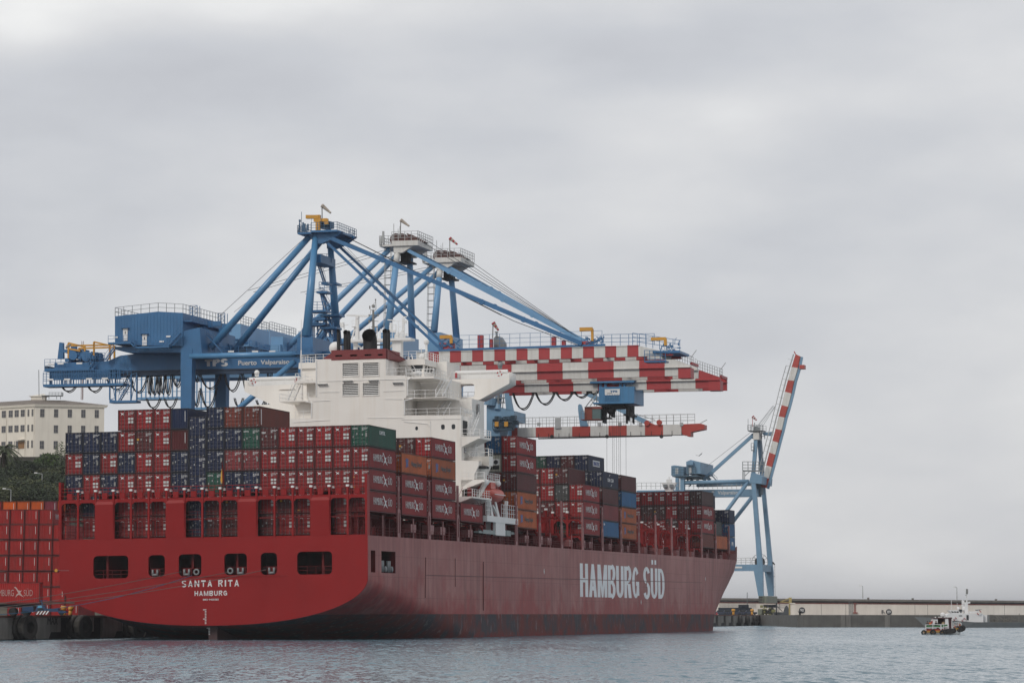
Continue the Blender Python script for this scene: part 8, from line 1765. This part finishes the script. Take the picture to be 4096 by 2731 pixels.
# ================================================================ tour boat with passengers
YL = 515.0
def l6(u, v, y=0): return at(*px('D6', u, v), YL+y)
o0 = l6(600, 1095); LBT = empty('tour_boat', Matrix.Translation((o0.x, YL, 0)), 'small white and yellow harbour launch with green side cloths and black tyres, carrying passengers', 'boat')
def lq(u, v, y=0): q = l6(u, v, y); return Vector((q.x-o0.x, y, q.z))
def lpr(pts, y0, dep, name, mat, par=None): q = [lq(u, v, y0) for u, v in pts]; return MB().prism([(a.x, y0, a.z) for a in q], (0, dep, 0)).build(name, mat, par or LBT)
M_hw = paint('launch_white_hull', (.62, .63, .62), .5, .1, .2); M_hy = paint('launch_yellow_band', (.55, .28, .03), .5, .15); M_hr = paint('launch_red_deck', (.30, .03, .02), .6, .15)
st_ = [(160, 1.0, 1040), (260, 1.35, 1035), (560, 1.5, 1030), (800, 1.35, 1000), (930, .8, 965), (1040, .08, 945)]
vs = []
for u, w_, v in st_:
    t = lq(u, v); vs += [(t.x-(0 if u < 1000 else 1.0), -w_*.75, -.35), (t.x, -w_, t.z), (t.x, w_, t.z), (t.x-(0 if u < 1000 else 1.0), w_*.75, -.35)]
hl_ = MB().add(vs, [(i*4+j, (i+1)*4+j, (i+1)*4+(j+1) % 4, i*4+(j+1) % 4) for i in range(5) for j in range(4)]+[(0, 1, 2, 3), (23, 22, 21, 20)]).build('hull', M_hw, LBT)
vs = []
for u, w_, v in st_: t = lq(u, v); vs += [(t.x, -w_-.03, t.z-.12), (t.x, -w_-.05, t.z+.05), (t.x, -w_-.0, t.z-.30), (t.x, -w_-.02, t.z-.2)]
MB().add(vs, [(i*4+0, (i+1)*4+0, (i+1)*4+1, i*4+1) for i in range(5)]+[(i*4+2, (i+1)*4+2, (i+1)*4+3, i*4+3) for i in range(5)]).build('hull_band', M_hy, LBT)
lpr([(255, 1030), (255, 985), (640, 985), (700, 1010), (700, 1030)], -1.2, 2.4, 'seat_box', M_hr)
cb_ = lpr([(395, 900), (395, 765), (490, 762), (490, 900)], -.9, 1.7, 'wheelhouse', M_nw); lpr([(655, 1000), (650, 765), (715, 755), (735, 1000)], -1, 1.8, 'wheelhouse_wall', M_nw); lpr([(735, 990), (715, 765), (790, 765), (790, 980)], -.9, 1.6, 'doorway', paint('dark_maroon', (.05, .012, .015), .6, .2)); lpr([(790, 1000), (790, 765), (800, 765), (812, 1000)], -1, 1.8, 'wheelhouse_front', M_nw)
lpr([(490, 890), (490, 768), (655, 768), (655, 890)], .4, .3, 'cabin_back', paint('cabin_dark_brown', (.04, .02, .015), .7, .2)); lpr([(385, 768), (400, 752), (800, 742), (805, 765)], -1.1, 2.1, 'roof', paint('roof_dark_red', (.09, .03, .03), .6, .2))
MB().ball(lq(440, 745), .13).ball(lq(520, 742), .12).ball(lq(560, 742), .12).ball(lq(640, 740), .12).build('roof_buoys', M_nw, LBT)
for p_ in (((245, 955), (245, 910), (380, 918), (380, 955)), ((400, 950), (400, 918), (550, 915), (550, 950)), ((575, 945), (575, 910), (700, 895), (700, 925))): lpr(p_, -1.45, .05, 'side_cloth', paint('green_side_cloth', (.03, .16, .05), .7, .15))
mb = MB()
for a_, b_ in (((225, 900), (390, 893)), ((390, 893), (550, 893)), ((550, 893), (700, 890)), ((225, 962), (390, 950)), ((390, 950), (555, 962)), ((555, 962), (700, 935))): mb.bar(lq(*a_, -1.5), lq(*b_, -1.5), .07)
for u, v0, v1 in ((225, 900, 1030), (238, 900, 1030), (385, 893, 1020), (555, 893, 1020), (620, 893, 1020), (565, 893, 1020)): mb.bar(lq(u, v0, -1.5), lq(u, v1, -1.5), .06)
for a_, b_ in (((815, 860), (960, 845)), ((960, 845), (1000, 870)), ((1000, 870), (1000, 940)), ((820, 890), (990, 875)), ((820, 930), (950, 905)), ((835, 855), (840, 950)), ((935, 848), (940, 930))): mb.bar(lq(*a_, -.8), lq(*b_, -.8), .07)
mb.build('rail', M_nw, LBT)
for i, (u, v, R) in enumerate(((188, 1070, .44), (385, 1065, .5), (590, 1070, .48), (655, 1045, .42), (685, 1043, .42), (715, 1040, .42), (745, 1038, .42), (775, 1035, .42), (805, 1032, .42), (835, 1030, .42), (955, 990, .5), (1000, 985, .52), (1025, 975, .5))):
    c = lq(u, v, -1.5 if u < 850 else -.7); vs = []; n = 16
    for a_ in range(n):
        for b_ in range(8): A_a, B_b = 2*pi*a_/n, 2*pi*b_/8; rr = R*.72+R*.3*cos(B_b); vs.append((c.x+rr*cos(A_a), c.y-.12+R*.26*sin(B_b), c.z+rr*sin(A_a)))
    MB().add(vs, [(a_*8+b_, ((a_+1) % n)*8+b_, ((a_+1) % n)*8+(b_+1) % 8, a_*8+(b_+1) % 8) for a_ in range(n) for b_ in range(8)]).build('tyre', M_rub, LBT, True)
f0, f1 = lq(385, 850), lq(378, 765); MB().bar(f0, f1, .04).build('flag_staff', M_nw, LBT)
MB().prism([f1, f1+Vector((-.28, 0, -.3)), f1+Vector((-.2, 0, -.8)), f1+Vector((.1, 0, -.55))], (0, .03, 0)).prism([f1+Vector((-.25, -.01, -.45)), f1+Vector((-.2, -.01, -.85)), f1+Vector((.28, -.01, -.6)), f1+Vector((.2, -.01, -.3))], (0, .03, 0), 1).build('flag', [M_nw, M_bred], LBT)
M_skin = paint('skin', (.30, .17, .11), .6, .1); M_hair = paint('dark_hair', (.02, .014, .01), .7, .1)
def person(p_, top, legs, lab, facing=0, arm=.3, s=1.0):
    """seated figure: one continuous skinned body, hips at p_"""
    r = empty('person', Matrix.Translation(p_) @ Matrix.Rotation(facing, 4, 'Z') @ Matrix.Diagonal((s, s, s, 1)), lab, 'person', 'passengers on the harbour launch')
    J = {'pel': (0, 0, .08), 'chest': (0, .0, .42), 'neck': (0, 0, .58), 'head': (0, -.02, .70), 'top': (0, -.01, .80), 'shl': (-.19, 0, .52), 'shr': (.19, 0, .52), 'ell': (-.25, -.08, .27), 'elr': (.25, -.10, .27), 'hal': (-.14, -.30, .2+arm*.3), 'har': (.14, -.32, .2+arm*.2),
         'hl': (-.1, -.03, .06), 'hr': (.1, -.03, .06), 'kl': (-.13, -.42, .1), 'kr': (.13, -.42, .1), 'fl': (-.13, -.44, -.33), 'fr': (.13, -.44, -.33), 'tl': (-.13, -.56, -.37), 'tr': (.13, -.56, -.37)}
    R_ = dict(pel=.15, chest=.16, neck=.06, head=.1, top=.085, shl=.07, shr=.07, ell=.045, elr=.045, hal=.035, har=.035, hl=.1, hr=.1, kl=.065, kr=.065, fl=.045, fr=.045, tl=.04, tr=.04)
    E = [('pel', 'chest'), ('chest', 'neck'), ('neck', 'head'), ('head', 'top'), ('chest', 'shl'), ('chest', 'shr'), ('shl', 'ell'), ('ell', 'hal'), ('shr', 'elr'), ('elr', 'har'), ('pel', 'hl'), ('pel', 'hr'), ('hl', 'kl'), ('kl', 'fl'), ('fl', 'tl'), ('hr', 'kr'), ('kr', 'fr'), ('fr', 'tr')]
    ks = list(J); me = bpy.data.meshes.new('body'); me.from_pydata([J[k] for k in ks], [(ks.index(a), ks.index(b)) for a, b in E], [])
    ob = bpy.data.objects.new('tmp', me); C.objects.link(ob); md = ob.modifiers.new('s', 'SKIN'); sv_ = me.skin_vertices[0].data
    for i, k in enumerate(ks): sv_[i].radius = (R_[k]*(1.25 if k in ('chest', 'pel') else 1), R_[k]*.85); sv_[i].use_root = (k == 'pel')
    ob.modifiers.new('u', 'SUBSURF').levels = 1
    dg = bpy.context.evaluated_depsgraph_get(); m2 = bpy.data.meshes.new_from_object(ob.evaluated_get(dg)); bpy.data.objects.remove(ob)
    m2.name = 'body'; m2.materials.clear()
    for m in (M_skin, top, legs): m2.materials.append(m)
    for f in m2.polygons: z = f.center.z; f.material_index = 0 if (z > .56 or (f.center.y < -.2 and z > .2)) else (1 if z > .14 else 2); f.use_smooth = True
    link('body', m2, r); MB().ball((0, .01, .77), .115, 8, sq=(1, 1.05, .75)).build('hair', M_hair, r)
clo = [paint('life_vest_orange', (.62, .14, .03), .7, .1), paint('dark_jacket', (.03, .03, .035), .8, .1), paint('straw_shirt', (.42, .33, .20), .8, .1), paint('red_jacket', (.32, .05, .04), .8, .1)]
for u, v, y, t, f, lab in ((270, 935, -.9, 1, pi, 'passenger in a dark jacket at the stern of the launch'), (325, 928, -.8, 0, 2.6, 'passenger in an orange life vest seated near the stern of the launch'), (455, 928, -.9, 1, pi, 'dark clothed passenger beside the launch wheelhouse'), (610, 925, -.9, 2, 2.9, 'fair shirted passenger at the middle of the launch rail'),
                           (925, 960, -.3, 3, 1.4, 'passenger in red leaning forward at the launch bow'), (965, 958, -.4, 0, 1.2, 'orange vested passenger at the very bow of the launch'), (850, 985, -.5, 0, 1.8, 'orange vested passenger low in the fore part of the launch'), (495, 1005, -1.0, 3, pi, 'passenger in red seated low behind the green side cloth')):
    person(Matrix.Translation((o0.x, YL, 0)) @ lq(u, v, y), clo[t], clo[1], lab, f)
# gulls
for u, v, Y, lab in ((510, 680, 700, 'small gull gliding left of the raised crane'),):
    c = at(*px('D4', u, v), Y); o = MB().prism([(-.1, 0, 0), (.1, 0, 0), (.75, .1, .75), (.55, .1, .3)], (0, .2, .03)).prism([(.1, 0, 0), (-.1, 0, 0), (-.9, .1, .25), (-.5, .1, .05)], (0, .2, .03)).ball((0, .1, 0), .16, sq=(.8, 2, .8)).build('gull', M_grey, M=Matrix.Translation(c)); tag(o, lab, 'bird')
# ================================================================ haze
hz_m = bpy.data.materials.new('haze'); hz_m.use_nodes = True; nt = hz_m.node_tree; nt.nodes.clear()
pv = nt.nodes.new('ShaderNodeVolumePrincipled'); pv.inputs['Density'].default_value = HAZE; pv.inputs['Color'].default_value = (.86, .88, .92, 1); pv.inputs['Anisotropy'].default_value = .1
ho = nt.nodes.new('ShaderNodeOutputMaterial'); nt.links.new(pv.outputs[0], ho.inputs['Volume'])
hb = MB().box(-12600, 12600, -900, 20600, -14, 96).build('haze', hz_m); tag(hb, kind='stuff'); hb['label'] = 'thin pale air between the camera and the far shore'
